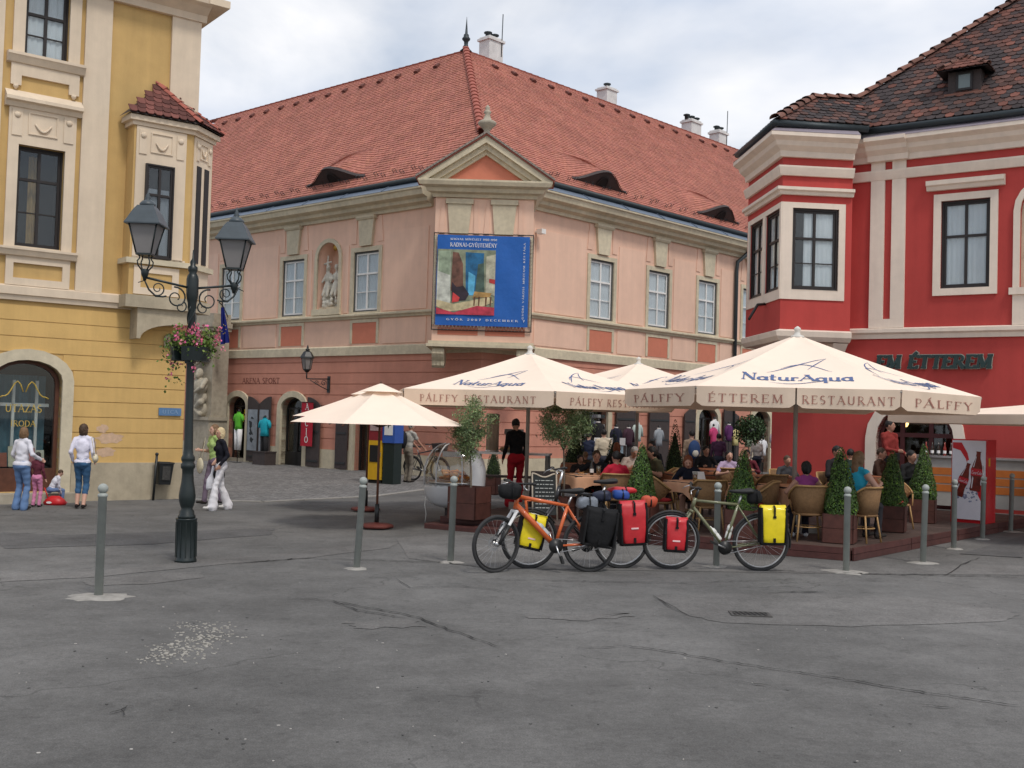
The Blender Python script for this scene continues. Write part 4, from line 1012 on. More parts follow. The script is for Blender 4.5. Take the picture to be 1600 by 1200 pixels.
while s < SMAX:
    x = max(x_at(s + .08), -2.15) + (row % 2) * TW / 2
    x = math.floor(x / TW) * TW + (row % 2) * TW / 2
    while x < 4.2:
        if x > x_at(s + .05) - .06 and x > -2.2: cand.append((x, s, row))
        x += TW
    s += CO; row += 1
dorm = on_plane(1507, 146, SRD)
vis = []
for x, s, row in cand:
    p = SRD @ Vector((x, s, 0)); d = p - Vector((0, 0, CAM_H)); u = d.x / d.y
    vis.append((u < .49, (d.length), x, s, row))
near = sorted([q for q in vis if q[0] and not (abs(q[2] - dorm.x) < .4 and dorm.y - .02 < q[3] < dorm.y + .75)], key=lambda q: q[1])[:300]
ns = {(q[2], q[3]) for q in near}
def pick(rg): return rg.choices((0, 1, 2), (.52, .36, .12))[0]
for q in near:
    place([('roof_tile', tile_meshes[pick(rg)], [])], rhouse, SRD @ TR((q[2], q[3], .03 + rg.uniform(0, .012))) @ RZ(rg.uniform(-.03, .03)))
mb = MB(SRD); mb.tc = (1, 1, 1)
for q in vis:
    if (q[2], q[3]) in ns: continue
    if abs(q[2] - dorm.x) < .32 and dorm.y < q[3] < dorm.y + .6: continue
    mb.tc = old_tint(rg, 0, 0); z = .03 + rg.uniform(0, .012); x, s = q[2], q[3]
    mb.prism([(x - .096, s + .045, z), (x - .05, s, z), (x + .05, s, z), (x + .096, s + .045, z), (x + .096, s + .22, z - .022), (x - .096, s + .22, z - .022)], (0, 0, .02))
mb.tc = (1, 1, 1); mb.M = I4
mb.build('roof_tiles', M_tileD, rhouse, fix=False, kind='stuff')
m = MB(SRD); m.poly([(-2.2, 0, -.02), (9, 0, -.02), (9, SMAX, -.02), (x_at(SMAX) - .1, SMAX, -.02), (x_at(.9) - .1, .9, -.02), (-2.2, .6, -.02)]); m.build('roof_boarding', M_shut, rhouse, fix=False)
# hip tiles along the free edge of the roof
a, b = SRD @ Vector((h1.x, h1.y, .02)), SRD @ Vector((x_at(8.5), 8.5, .02)); d = b - a
HMr = slope_frame(a, Vector((d.y, -d.x, 0)), d)
M_hipb = mat('hip_tile_brown', (.16, .075, .055), .85, .2, 9, .25, 50, rnd=.3)
hm2 = MB(); hm2.smooth = True; hm2.loft([[(r * math.cos(t), y, z + r * math.sin(t) * .8) for t in [PI * k / 6 for k in range(7)]] for r, y, z in ((.15, 0, .03), (.11, .40, .0))], closed=False, caps=False)
hk2 = [('hip_tile', hm2.mesh('hip_tile', M_hipb), [])]
s = 0
while s < d.length: place(hk2, rhouse, HMr @ TR((0, s, 0)) @ RZ(rg.uniform(-.05, .05))); s += .33
# oriel roof
A_ = OA + (nL + nF) / (1 + nF.dot(nL)) * .3 + Vector((0, 0, 8.82)); B_ = OB + nF * .3 + Vector((.3, .1, 8.82)); C_ = OC + nL * .3 + Vector((-.02, .4, 8.82))
P_, Q_ = at(1265, 170, 26.25), SRD @ Vector((h1.x, h1.y, .03))
SMq = slope_frame(A_, B_ - A_, Q_ - A_); _l = SMq.inverted() @ P_; P_ = SMq @ Vector((_l.x, _l.y, 0))
for quad in ((A_, B_, Q_, P_), (C_, A_, P_, P_ + Vector((.3, 2.2, 0)))):
    SM = slope_frame(quad[0], quad[1] - quad[0], quad[3] - quad[0]); L = [SM.inverted() @ q for q in quad]; L[2].z = 0
    MB(SM).poly(L).build('roof_boarding', M_shut, orR, fix=False)
    s = 0; row = 0
    inq = lambda x, y: all((L[(k + 1) % 4].x - L[k].x) * (y - L[k].y) - (L[(k + 1) % 4].y - L[k].y) * (x - L[k].x) > -.06 for k in range(4))
    while s < max(L[2].y, L[3].y):
        x = min(p.x for p in L) + (row % 2) * .1; x1 = max(p.x for p in L)
        while x < x1:
            if inq(x, s + .06): place([('roof_tile', tile_meshes[pick(rg)], [])], orR, SM @ TR((x, s, .03 + rg.uniform(0, .012))))
            x += TW
        s += CO; row += 1
for a, b in ((A_, P_), (P_, Q_)):
    d = b - a; HMk = slope_frame(a, Vector((d.y, -d.x, 0)), d); s = 0
    while s < d.length - .05: place(hk2, orR, HMk @ TR((0, s, .01))); s += .33
# dormer
DM = TR(SRD @ Vector((dorm.x, dorm.y, 0))) @ RZ(R(-34.9))
m = MB(DM); m.box(-.36, .36, -.02, 1.2, -.02, .52); dm = m.build('dormer', M_shut, rhouse)
m = MB(DM); m.box(-.13, .13, -.04, -.022, .12, .44); m.build('dormer_pane', mat('dormer_pane', (.16, .2, .2), .15, 0, spec=.6), dm)
m = MB(DM); ring(m, -.13, .13, .12, .44, .05, -.055, -.02, sill=True); m.build('dormer_frame', M_winb, dm)
box_part('dormer_sill', M_hipb, dm, -.42, .42, -.12, .0, -.06, .0, DM)
rp_ = [DM @ Vector(q) for q in ((-.56, -.28, .50), (.56, -.28, .50), (0, .12, .86), (0, 1.4, .86), (-.56, 1.2, .50), (.56, 1.2, .50))]
for tri in ((rp_[0], rp_[1], rp_[2]), (rp_[4], rp_[0], rp_[2], rp_[3]), (rp_[1], rp_[5], rp_[3], rp_[2])):
    MB().poly(tri).build('dormer_boarding', M_shut, dm, fix=False)
kR = [('roof_tile', tile_meshes[1], [])]; kR2 = [('roof_tile', tile_meshes[2], [])]
hip_tiles(rp_[0], rp_[1], rp_[2], dm, kR2, .17, .13)
for quad in ((rp_[4], rp_[0], rp_[2]), (rp_[1], rp_[5], rp_[3])): hip_tiles(quad[0], quad[1], quad[2], dm, kR, .17, .13)
for a, b in ((rp_[0], rp_[2]), (rp_[1], rp_[2])):
    d = b - a; HMk = slope_frame(a, Vector((d.y, -d.x, 0)), d); s = 0
    while s < d.length - .03: place(hk2, dm, HMk @ TR((0, s, .01)) @ Matrix.Diagonal((.5, .6, .6, 1))); s += .2
# ------------------------------------------------------------------ ground
def asphalt(name, col, crack=True):
    m = mat(name, col, .92, 0, bump=0, spec=.25)
    t = m.node_tree; p = t.nodes['Principled BSDF']
    geo = N(t, 'ShaderNodeNewGeometry')
    def nz(sc, det=6, rg_=.6):
        n = N(t, 'ShaderNodeTexNoise'); n.inputs['Scale'].default_value = sc; n.inputs['Detail'].default_value = det; n.inputs['Roughness'].default_value = rg_
        t.links.new(geo.outputs['Position'], n.inputs['Vector']); return n.outputs['Fac']
    def ramp(fac, a, b, lo, hi):
        mr = N(t, 'ShaderNodeMapRange'); mr.inputs['From Min'].default_value = a; mr.inputs['From Max'].default_value = b; mr.inputs['To Min'].default_value = lo; mr.inputs['To Max'].default_value = hi
        t.links.new(fac, mr.inputs['Value']); return mr.outputs[0]
    def mul(a, b):
        q = N(t, 'ShaderNodeMix', data_type='RGBA', blend_type='MULTIPLY'); q.inputs['Factor'].default_value = 1
        t.links.new(a, q.inputs['A']); t.links.new(b, q.inputs['B']); return q.outputs['Result']
    rgb = N(t, 'ShaderNodeRGB'); rgb.outputs[0].default_value = (*col, 1); cur = rgb.outputs[0]
    cur = mul(cur, ramp(nz(.09, 3), .35, .65, .84, 1.16)); cur = mul(cur, ramp(nz(.32, 6, .65), .3, .7, .70, 1.32))          # worn and fresh areas
    cur = mul(cur, ramp(nz(1.7, 7, .75), .3, .7, .78, 1.22))
    cur = mul(cur, ramp(nz(22, 6, .8), .3, .7, .78, 1.24)); cur = mul(cur, ramp(nz(95, 3, .8), .3, .7, .66, 1.36))         # aggregate
    cur = mul(cur, ramp(nz(4.5, 9, .8), .54, .70, 1., .66))       # oily spots
    vo = N(t, 'ShaderNodeTexVoronoi', feature='F1'); vo.inputs['Scale'].default_value = 38; t.links.new(geo.outputs['Position'], vo.inputs['Vector'])
    cur = mul(cur, ramp(vo.outputs['Distance'], .02, .12, 1.5, 1.))  # pale grit
    if crack:
        dn = N(t, 'ShaderNodeTexNoise'); dn.inputs['Scale'].default_value = 1.3; dn.inputs['Detail'].default_value = 6
        t.links.new(geo.outputs['Position'], dn.inputs['Vector'])
        ad = N(t, 'ShaderNodeMix', data_type='VECTOR'); ad.inputs['Factor'].default_value = .55
        t.links.new(geo.outputs['Position'], ad.inputs['A']); t.links.new(dn.outputs['Color'], ad.inputs['B'])
        v2 = N(t, 'ShaderNodeTexVoronoi', feature='DISTANCE_TO_EDGE'); v2.inputs['Scale'].default_value = .75; t.links.new(ad.outputs['Result'], v2.inputs['Vector'])
        c1 = ramp(v2.outputs['Distance'], .0, .006, 0., 1.); gate = ramp(nz(.35, 2), .47, .56, 1., 0.)
        mxn = N(t, 'ShaderNodeMath', operation='MAXIMUM'); t.links.new(c1, mxn.inputs[0]); t.links.new(gate, mxn.inputs[1])
        cur = mul(cur, ramp(mxn.outputs[0], 0, 1,   .62, 1.))
    t.links.new(cur, p.inputs['Base Color'])
    b = N(t, 'ShaderNodeBump'); b.inputs['Strength'].default_value = .5; b.inputs['Distance'].default_value = .012
    t.links.new(nz(70, 4, .8), b.inputs['Height']); t.links.new(b.outputs[0], p.inputs['Normal'])
    return m
M_asph = asphalt('asphalt', (.132, .129, .124))
m = MB(); m.poly([(-300, -60, 0), (300, -60, 0), (300, 600, 0), (-300, 600, 0)])
ground = m.build('ground', M_asph, kind='structure', fix=False)
def px_sheet(name, pts, z, mt, par=None, kind='structure', jit=0., sub=1):
    P = []; rg = random.Random(len(name) + len(pts))
    for (a, b) in zip(pts, pts[1:] + pts[:1]):
        for k in range(sub):
            f = k / sub; q = G(a[0] + (b[0] - a[0]) * f, a[1] + (b[1] - a[1]) * f); P.append((q.x + rg.uniform(-jit, jit), q.y + rg.uniform(-jit, jit), z))
    return MB().poly(P).build(name, mt, par, fix=False, **({'kind': kind} if kind and not par else {}))
def cobble_mat():
    m = mat('cobbles', (.15, .145, .14), .85, .2, 3, 0, rnd=0, var2=.12); t = m.node_tree; p = t.nodes['Principled BSDF']
    geo = N(t, 'ShaderNodeNewGeometry'); v = N(t, 'ShaderNodeTexVoronoi', feature='DISTANCE_TO_EDGE'); v.inputs['Scale'].default_value = 8.5; v.inputs['Randomness'].default_value = .55
    v2 = N(t, 'ShaderNodeTexVoronoi', feature='F1'); v2.inputs['Scale'].default_value = 8.5; v2.inputs['Randomness'].default_value = .55
    for q in (v, v2): t.links.new(geo.outputs['Position'], q.inputs['Vector'])
    mr = N(t, 'ShaderNodeMapRange'); mr.inputs['From Max'].default_value = .09; mr.inputs['To Min'].default_value = .35; mr.inputs['To Max'].default_value = 1.1; t.links.new(v.outputs['Distance'], mr.inputs['Value'])
    bw = N(t, 'ShaderNodeSeparateColor'); t.links.new(v2.outputs['Color'], bw.inputs[0])
    mr2 = N(t, 'ShaderNodeMapRange'); mr2.inputs['To Min'].default_value = .75; mr2.inputs['To Max'].default_value = 1.3; t.links.new(bw.outputs[0], mr2.inputs['Value'])
    mu = N(t, 'ShaderNodeMath', operation='MULTIPLY'); t.links.new(mr.outputs[0], mu.inputs[0]); t.links.new(mr2.outputs[0], mu.inputs[1])
    old = p.inputs['Base Color'].links[0].from_socket
    mm = N(t, 'ShaderNodeMix', data_type='RGBA', blend_type='MULTIPLY'); mm.inputs['Factor'].default_value = 1; t.links.new(old, mm.inputs['A']); t.links.new(mu.outputs[0], mm.inputs['B']); t.links.new(mm.outputs['Result'], p.inputs['Base Color'])
    b = N(t, 'ShaderNodeBump'); b.inputs['Strength'].default_value = .8; b.inputs['Distance'].default_value = .02; t.links.new(v.outputs['Distance'], b.inputs['Height']); t.links.new(b.outputs[0], p.inputs['Normal'])
    return m
M_cob = cobble_mat()
edge = [G(286, 781), G(412, 785), G(590, 776), G(664, 766), G(700, 762)]
P = [(q.x, q.y, .006) for q in edge] + [(2.2, 29.0, .006), (14, 44, .006), (6, 48, .006), (-10, 48, .006), (-24, 40, .006), (-9.5, 22.6, .006)]
MB().poly(P).build('cobbled_street', M_cob, fix=False, kind='structure')
M_kerb = mat('kerb_concrete', (.30, .285, .26), .9, .15, 5, .3, 40, var2=.15)
for a, b in zip(edge, edge[1:]):          # flush kerb stones along the cobbles
    d = (b - a); n_ = max(1, int(d.length / .9)); nrm = Vector((-d.y, d.x, 0)).normalized() * .14
    for k in range(n_):
        p, q = a + d * (k / n_ + .004), a + d * ((k + 1) / n_ - .004)
        MB().prism([(p.x, p.y, -.03), (q.x, q.y, -.03), (q.x + nrm.x, q.y + nrm.y, -.03), (p.x + nrm.x, p.y + nrm.y, -.03)], (0, 0, .047)).build('kerb_stone', M_kerb, ground)
M_patch = asphalt('asphalt_pale', (.146, .141, .135), False); M_patch2 = asphalt('asphalt_dark', (.104, .102, .101), False)
px_sheet('asphalt_patch', [(1020, 932), (1200, 926), (1450, 935), (1540, 948), (1598, 962), (1560, 972), (1330, 980), (1130, 973), (1075, 962)], .004, M_patch, ground, jit=.03, sub=5)
px_sheet('asphalt_patch', [(130, 908), (230, 897), (312, 894), (318, 903), (240, 912), (140, 916)], .004, M_patch, ground, jit=.02, sub=5)
px_sheet('asphalt_patch', [(0, 897), (150, 893), (300, 876), (430, 866), (560, 850), (622, 848), (610, 856), (480, 872), (330, 884), (160, 901), (0, 910)], .004, M_patch, ground, jit=.03, sub=5)
px_sheet('asphalt_patch', [(620, 842), (690, 832), (1330, 884), (1600, 884), (1600, 899), (1330, 897), (760, 888), (640, 873)], .004, M_patch, ground, jit=.02, sub=5)
px_sheet('asphalt_patch', [(0, 832), (110, 836), (430, 826), (420, 836), (240, 850), (0, 858)], .004, M_patch2, ground, jit=.05, sub=5)
px_sheet('asphalt_patch', [(1500, 866), (1600, 838), (1600, 872)], .004 + .004, M_patch2, ground, jit=.02, sub=5)
px_sheet('asphalt_patch', [(820, 965), (975, 958), (985, 962), (900, 972)], .004, M_patch, ground, jit=.06, sub=5)
px_sheet('asphalt_patch', [(540, 972), (640, 968), (660, 978), (560, 984)], .004, M_patch, ground, jit=.06, sub=5)
M_crack = mat('crack_dark', (.022, .021, .02), .95, .2, 8, 0)
rg = random.Random(21)
def crack(pts, wd):
    P = []
    for a, b in zip(pts, pts[1:]):
        n_ = max(3, int(math.hypot(b[0] - a[0], b[1] - a[1]) / 7))
        for k in range(n_):
            f = k / n_; q = G(a[0] + (b[0] - a[0]) * f + rg.uniform(-2, 2), a[1] + (b[1] - a[1]) * f + rg.uniform(-.8, .8)); P.append(q)
    A, B = [], []
    for k, p in enumerate(P):
        t_ = (P[min(k + 1, len(P) - 1)] - P[max(k - 1, 0)]); n = Vector((-t_.y, t_.x, 0)).normalized() * wd * rg.uniform(.15, .75) * min(1, .3 + k / 4, .3 + (len(P) - 1 - k) / 4) / 2
        A.append((p.x + n.x, p.y + n.y, .0125)); B.append((p.x - n.x, p.y - n.y, .0125))
    MB().strip(A, B).build('crack', M_crack, ground, fix=False)
for pts, wd in (([(975, 1010), (1060, 1022), (1130, 1035), (1300, 1060), (1430, 1082), (1600, 1106)], .03), ([(1200, 928), (1250, 926), (1302, 925)], .05), ([(1020, 932), (1050, 950), (1080, 966)], .03), ([(760, 906), (900, 909), (1060, 912), (1260, 906)], .03),
                ([(450, 935), (520, 940), (560, 955), (640, 968)], .025), ([(520, 940), (650, 965), (700, 985), (790, 1015)], .028), ([(168, 1117), (190, 1112), (200, 1106), (214, 1108)], .035), ([(190, 1112), (196, 1124)], .03), ([(350, 883), (470, 873), (560, 876), (700, 880), (770, 889)], .035),
                ([(1180, 891), (1330, 897), (1480, 900), (1600, 903)], .045), ([(1478, 900), (1510, 880), (1540, 868)], .03), ([(900, 1015), (960, 1012), (985, 1010)], .02), ([(620, 905), (640, 920), (720, 917), (800, 926)], .025), ([(1150, 1066), (1190, 1072), (1215, 1077)], .03), ([(1440, 1103), (1500, 1110)], .03)): crack(pts, wd)
# crumbs of old cement and scattered pale chips
M_chip = mat('cement_crumbs', (.37, .35, .31), .95, .2, 9, .2)
m = MB()
def chip(q, s_):
    a = rg.uniform(0, PI); n_ = rg.choice((4, 5, 6)); el = rg.uniform(.4, 1)
    pts = [(q.x + s_ * math.cos(2 * PI * k / n_) * math.cos(a) - s_ * el * math.sin(2 * PI * k / n_) * math.sin(a), q.y + s_ * math.cos(2 * PI * k / n_) * math.sin(a) + s_ * el * math.sin(2 * PI * k / n_) * math.cos(a), .001) for k in range(n_)]
    m.prism(pts, (0, 0, rg.uniform(.002, .006)))
for k in range(330):
    f = rg.betavariate(2, 2); px = 222 + 150 * f + rg.gauss(0, 9); py = 1030 - 42 * f + rg.gauss(0, 6 + 5 * math.sin(PI * f)); chip(G(px, py), rg.uniform(.004, .017))
for k in range(60): chip(G(rg.gauss(310, 25), rg.gauss(978, 4)), rg.uniform(.004, .014))
m.build('cement_crumbs', M_chip, kind='stuff', label='pale crumbs of old cement strewn on the asphalt in the foreground', category='rubble') if False else tag(m.build('cement_crumbs', M_chip), 'pale crumbs of old cement strewn on the asphalt in the foreground', 'rubble', kind='stuff')
m = MB()
for k in range(34): chip(G(rg.uniform(0, 1600), 905 + 290 * rg.random() ** 1.2), rg.uniform(.003, .008))
for px, py in ((410, 993), (598, 1005), (684, 971), (435, 1134), (60, 1177), (1070, 1029), (1410, 998), (620, 1017), (205, 1171), (590, 1075), (1245, 983), (1290, 985), (118, 1006), (255, 949)): chip(G(px, py), .011)
tag(m.build('litter_chips', mat('pale_chips', (.42, .40, .37), .9, .1)), 'tiny pale chips and litter scattered over the whole square', 'litter', kind='stuff')
m = MB()
for k in range(70): chip(G(rg.uniform(0, 1600), 930 + 265 * rg.random()), rg.uniform(.004, .013))
tag(m.build('dark_spots', mat('tar_spot', (.085, .084, .082), .95, .1)), 'small dark tar and gum spots all over the asphalt', 'spots', kind='stuff')
# ------------------------------------------------------------------ bollards
M_boll = mat('bollard_grey_green', (.33, .355, .33), .5, .1, 9, .1, 60, var2=.1)
M_cem = mat('cement_collar', (.30, .285, .26), .95, .25, 8, .5, 30)
def blob_pad(name, par, loc, rx, ry, h, mt, seed):
    rgl = random.Random(seed); n = 20; rr = [rgl.uniform(.7, 1.12) for _ in range(n)]; mb = MB(TR((loc[0], loc[1], 0))); mb.smooth = True
    mb.loft([[(rx * q * rr[k] * math.cos(2 * PI * k / n), ry * q * rr[k] * math.sin(2 * PI * k / n), z) for k in range(n)] for q, z in ((1.05, -.005), (1, .005), (.6, h * .8), (.25, h))])
    return mb.build(name, mt, par)
blabels = [('leftmost grey bollard standing alone in a wide cement mound', (154, 933), .0, .30), ('slightly leaning grey bollard in front of the small wooden parasol', (557, 889), .045, .14), ('grey bollard left of the orange bicycle, by the olive planter', (704, 879), .01, .16), ('grey bollard behind the green bicycle', (1119, 886), 0, .16), ('grey bollard right before the corner of the wooden deck', (1322, 894), 0, .30),
           ('grey bollard right of the deck corner, first of the receding row', (1442, 880), .02, .2), ('grey bollard in front of the left side of the drinks fridge', (1490, 858), 0, .14), ('grey bollard in front of the right edge of the drinks fridge', (1535, 843), .01, .13), ('rightmost and farthest grey bollard before the orange striped counter', (1579, 831), .015, .2)]
bm_ = MB(); bm_.lathe([(.039, -.02), (.039, .92), (.044, .922), (.046, .935), (.04, .95), (.028, .958)] , 18)
b_post = bm_.mesh('post', M_boll); b_ball = MB().ball((0, 0, .998), .047, 16, 10).mesh('ball', M_boll)
bollards = []
for lab, q, lean, pad in blabels:
    g = G(*q); o = thing('bollard', lab, 'bollard', g, 0, 'grey ball topped bollards on the square')
    Mb = TR(g) @ RY(lean)
    place([('post', b_post, [])], o, Mb); place([('ball', b_ball, [])], o, Mb)
    blob_pad('cement_collar', o, g, pad, pad * .8, .022, M_cem, int(q[0]))
    bollards.append(g)
# ------------------------------------------------------------------ drain grate
dg = G(1172, 961)
drain = thing('drain_grate', 'sunken iron drain grate with slanted slots in the asphalt', 'drain', dg)
DG = TR(dg) @ RZ(R(-3)) @ Matrix.Diagonal((.66, .9, 1, 1))
box_part('pit_shade', M_dark, drain, -.24, .24, -.10, .10, .004, .0085, DG)  # thin near-black sheet on the asphalt, painted for the shade below the bars
m = MB(DG); ring(m, -.25, .25, -.1, .1, .03, 0, 1); 
fr_ = MB(DG @ RX(PI / 2) @ Matrix.Diagonal((1, 1, -1, 1)))
m = MB(DG); m.box(-.28, .28, -.13, -.10, .0, .014); m.box(-.28, .28, .10, .13, .0, .014); m.box(-.28, -.24, -.1, .1, .0, .0142); m.box(.24, .28, -.1, .1, .0, .0142); m.build('grate_frame', mat('rusty_iron', (.07, .066, .062), .8, .3, 20), drain)
for k in range(7):
    x = -.21 + k * .07; MB(DG).prism([(x - .009 + .025, -.10, .009), (x + .009 + .025, -.1, .009), (x + .009 - .025, .1, .009), (x - .009 - .025, .1, .009)], (0, 0, .005)).build('grate_bar', MATS['rusty_iron'], drain)
# ------------------------------------------------------------------ lamp post with two lanterns
LP = G(290, 878); LPM = TR(LP) @ RY(R(-.8))
M_lamp = mat('lamp_dark_green', (.010, .017, .017), .4, .2, 10, .08, 60, spec=.5)
M_roofl = mat('lantern_roof', (.05, .065, .075), .45, .15, 10, .05, spec=.5)
M_frost = cloth('frosted_pane', (.42, .40, .39), .45, .1)
lamp = thing('street_lamp', 'tall dark green cast iron street lamp with two square lanterns', 'street lamp', LP)
m = MB(LPM); m.lathe([(.125, 0), (.125, .03), (.118, .04), (.118, .48), (.124, .49), (.124, .50)], 12); m.build('base', M_lamp, lamp)
for k in range(12):
    a = 2 * PI * k / 12 + .26; MB(LPM @ RZ(a)).box(.108, .121, -.006, .006, .06, .46).build('base_rib', M_lamp, lamp)
m = MB(LPM); m.lathe([(.1, .5), (.1, .53), (.085, .55), (.085, .58), (.062, .61), (.075, .64), (.092, .70), (.096, .76), (.085, .84), (.07, .93), (.065, 1.0), (.065, 1.06), (.08, 1.08), (.082, 1.12), (.066, 1.14), (.078, 1.17), (.078, 1.2), (.06, 1.23), (.052, 1.3), (.046, 2.0), (.042, 2.9), (.05, 2.93), (.05, 2.98), (.062, 3.02), (.07, 3.08), (.07, 3.26), (.06, 3.3), (.04, 3.33), (.055, 3.36), (.055, 3.4), (.03, 3.42), (.035, 3.46), (.012, 3.5), (.006, 3.6)], 14); m.build('shaft', M_lamp, lamp)
tw_ = MB(LPM)
for k in range(4): tw_.tube([(.047 * math.cos(a + 2 * PI * k / 4), .047 * math.sin(a + 2 * PI * k / 4), 2.3 + .64 * i / 14) for i, a in [(i, i * .45) for i in range(15)]], .009, 5)
tw_.build('twist', M_lamp, lamp, kind='stuff')
dirA = Vector((-.50, -.36, 0)).normalized()
for sgn, ztop in ((1, 0), (-1, 0)):
    d = dirA * sgn; AM = LPM @ RZ(math.atan2(d.y, d.x))       # x runs out along the arm
    m = MB(AM); m.tube([(.05, 0, 3.16), (.25, 0, 3.19), (.55, 0, 3.235)], .014, 6)
    def spiral(cx, cz, r0, r1, a0, turns, n=26, rad=.011):
        m.tube([(cx + (r0 + (r1 - r0) * i / n) * math.cos(a0 + turns * 2 * PI * i / n), 0, cz + (r0 + (r1 - r0) * i / n) * math.sin(a0 + turns * 2 * PI * i / n)) for i in range(n + 1)], [rad * (1 - .4 * i / n) for i in range(n + 1)], 5)
    spiral(.19, 3.03, .125, .03, R(80), 1.4); spiral(.40, 3.12, .085, .02, R(-60), -1.4, rad=.009)
    m.tube([(.30, 0, 3.04), (.34, 0, 3.03), (.42, 0, 3.03), (.50, 0, 3.10), (.55, 0, 3.2), (.62, 0, 3.17)], [.011] * 5 + [.005], 5)
    spiral(.13, 2.93, .07, .02, R(120), 1.1, rad=.009)
    m.build('scroll_bracket', M_lamp, lamp)
    q = AM @ Vector((.55 if sgn > 0 else .50, 0, 3.235 if sgn > 0 else 3.22)); LM = TR(q - Vector((0, 0, .0 if sgn > 0 else .05))) @ RZ(R(2)) @ Matrix.Diagonal((.84, .84, .93, 1))
    m = MB(LM); m.lathe([(.02, -.04), (.03, 0), (.045, .02), (.06, .09), (.05, .1)], 10)
    for k in range(4):
        a = PI / 4 + k * PI / 2; c_, s_ = math.cos(a), math.sin(a)
        m.tube([(.045 * c_, .045 * s_, .08), (.105 * c_, .105 * s_, .14), (.115 * c_, .115 * s_, .19), (.08 * c_, .08 * s_, .23), (.10 * c_, .10 * s_, .27)], .010, 5)
    m.box(-.105, .105, -.105, .105, .262, .285)
    hold = m.build('lantern_holder', M_lamp, lamp)
    b_, t_, zb, zt_ = .10, .185, .285, .64
    m = MB(LM)
    for k in range(4):
        a = PI / 4 + k * PI / 2; c_, s_ = math.cos(a) * 1.414, math.sin(a) * 1.414; m.tube([(b_ * c_, b_ * s_, zb), (t_ * c_, t_ * s_, zt_)], .011, 4)
    lan = m.build('lantern_frame', M_lamp, lamp)
    for k in range(4):
        MB(LM @ RZ(k * PI / 2)).prism([(-b_ + .006, -b_ + .004, zb), (b_ - .006, -b_ + .004, zb), (t_ - .006, -t_ + .004, zt_), (-t_ + .006, -t_ + .004, zt_)], (0, .004, 0)).build('pane', M_frost, lan)
    m = MB(LM)
    sq = lambda r, z: [(r, r, z), (-r, r, z), (-r, -r, z), (r, -r, z)]
    m.loft([sq(.235, .625), sq(.235, .64), sq(.205, .69), sq(.15, .80), sq(.105, .865)])
    rf = m.build('lantern_roof', M_roofl, lamp)
    m = MB(LM); m.lathe([(.105, .862), (.11, .89), (.07, .93), (.03, .945), (.045, .965), (.025, .985), (.03, 1.0), (.008, 1.03), (.004, 1.07)], 10); m.build('lantern_cap', M_roofl, rf)
    m = MB(LM)
    for k in range(4): m.M = LM @ RZ(k * PI / 2); m.box(-.03, .03, -.172, -.155, .735, .75)
    m.build('lantern_vent', M_roofl, rf, kind='stuff')
# flower basket ring on the post
M_leafg = mat('leaf_geranium', (.10, .17, .035), .6, .3, 20, 0, spec=.3, tint=True)
M_pink = mat('petal_pink', (.66, .17, .26), .6, .2, 20, 0, tint=True)
fb = thing('flower_basket', 'black iron flower holder with trailing pink geraniums round the lamp post', 'flower basket', LP + Vector((0, 0, 2.35)))
BM_ = TR(LP + Vector((-.035, 0, 2.31))) @ Matrix.Diagonal((.92, .92, 1, 1))
for a0, nm in ((R(-100), 'trough'), (R(80), 'trough')):
    mm = MB(BM_); Rr = [(.24, 0), (.26, .16), (.25, .16), (.1, .16), (.1, 0)]
    mm.loft([[(r * math.cos(a0 + R(155) * k / 10), r * math.sin(a0 + R(155) * k / 10), z) for r, z in Rr] for k in range(11)]); mm.build(nm, M_lamp, fb)
m = MB(BM_); m.box(-.055, .055, -.055, .055, -.03, .32); m.build('collar', M_lamp, fb)
def leaf(mb, p, n, s_, el=.6):
    n = n.normalized(); a = n.orthogonal().normalized(); b = n.cross(a); t = random.uniform(0, 2 * PI); a, b = a * math.cos(t) + b * math.sin(t), b * math.cos(t) - a * math.sin(t)
    mb.poly([p - a * s_, p - b * s_ * el, p + a * s_, p + b * s_ * el])
def rv(): 
    while True:
        v = Vector((random.uniform(-1, 1), random.uniform(-1, 1), random.uniform(-1, 1)))
        if .05 < v.length < 1: return v.normalized()
random.seed(33)
lm = MB(BM_); fm = MB(BM_)
for k in range(1500):
    a = random.uniform(0, 2 * PI); a = a if random.random() > .35 else random.choice((PI, 0.2)) + random.gauss(0, .5)
    r = .15 + abs(random.gauss(0, .085)); z = .17 + random.gauss(.05, .07) - max(0, r - .26) * random.uniform(.3, 1.6)
    if abs(math.cos(a)) > .6 and random.random() < .25: z -= random.uniform(0, .45) * (1 if math.cos(a) < 0 else .35); r = min(r, .34)
    p = Vector((r * math.cos(a), r * math.sin(a), z)); c = random.uniform(.5, 1.5); lm.tc = (c * random.uniform(.9, 1.3), c, c * .9); leaf(lm, p, rv(), random.uniform(.012, .026), .8)
for k in range(58):
    a = random.uniform(0, 2 * PI); r = .17 + abs(random.gauss(0, .10)); z = .25 + random.gauss(.04, .08) - max(0, r - .3) * random.uniform(.2, 1.)
    if random.random() < .25: z -= random.uniform(.1, .5); r = .27
    c0 = Vector((r * math.cos(a), r * math.sin(a), z))
    for j in range(9):
        c = random.uniform(.75, 1.35); fm.tc = (c, c * random.uniform(.6, 1.3), c * random.uniform(.8, 1.2)); leaf(fm, c0 + rv() * .03, rv(), random.uniform(.012, .02), .9)
lm.build('foliage', M_leafg, fb, fix=False, kind='stuff'); fm.build('blossoms', M_pink, fb, fix=False, kind='stuff')
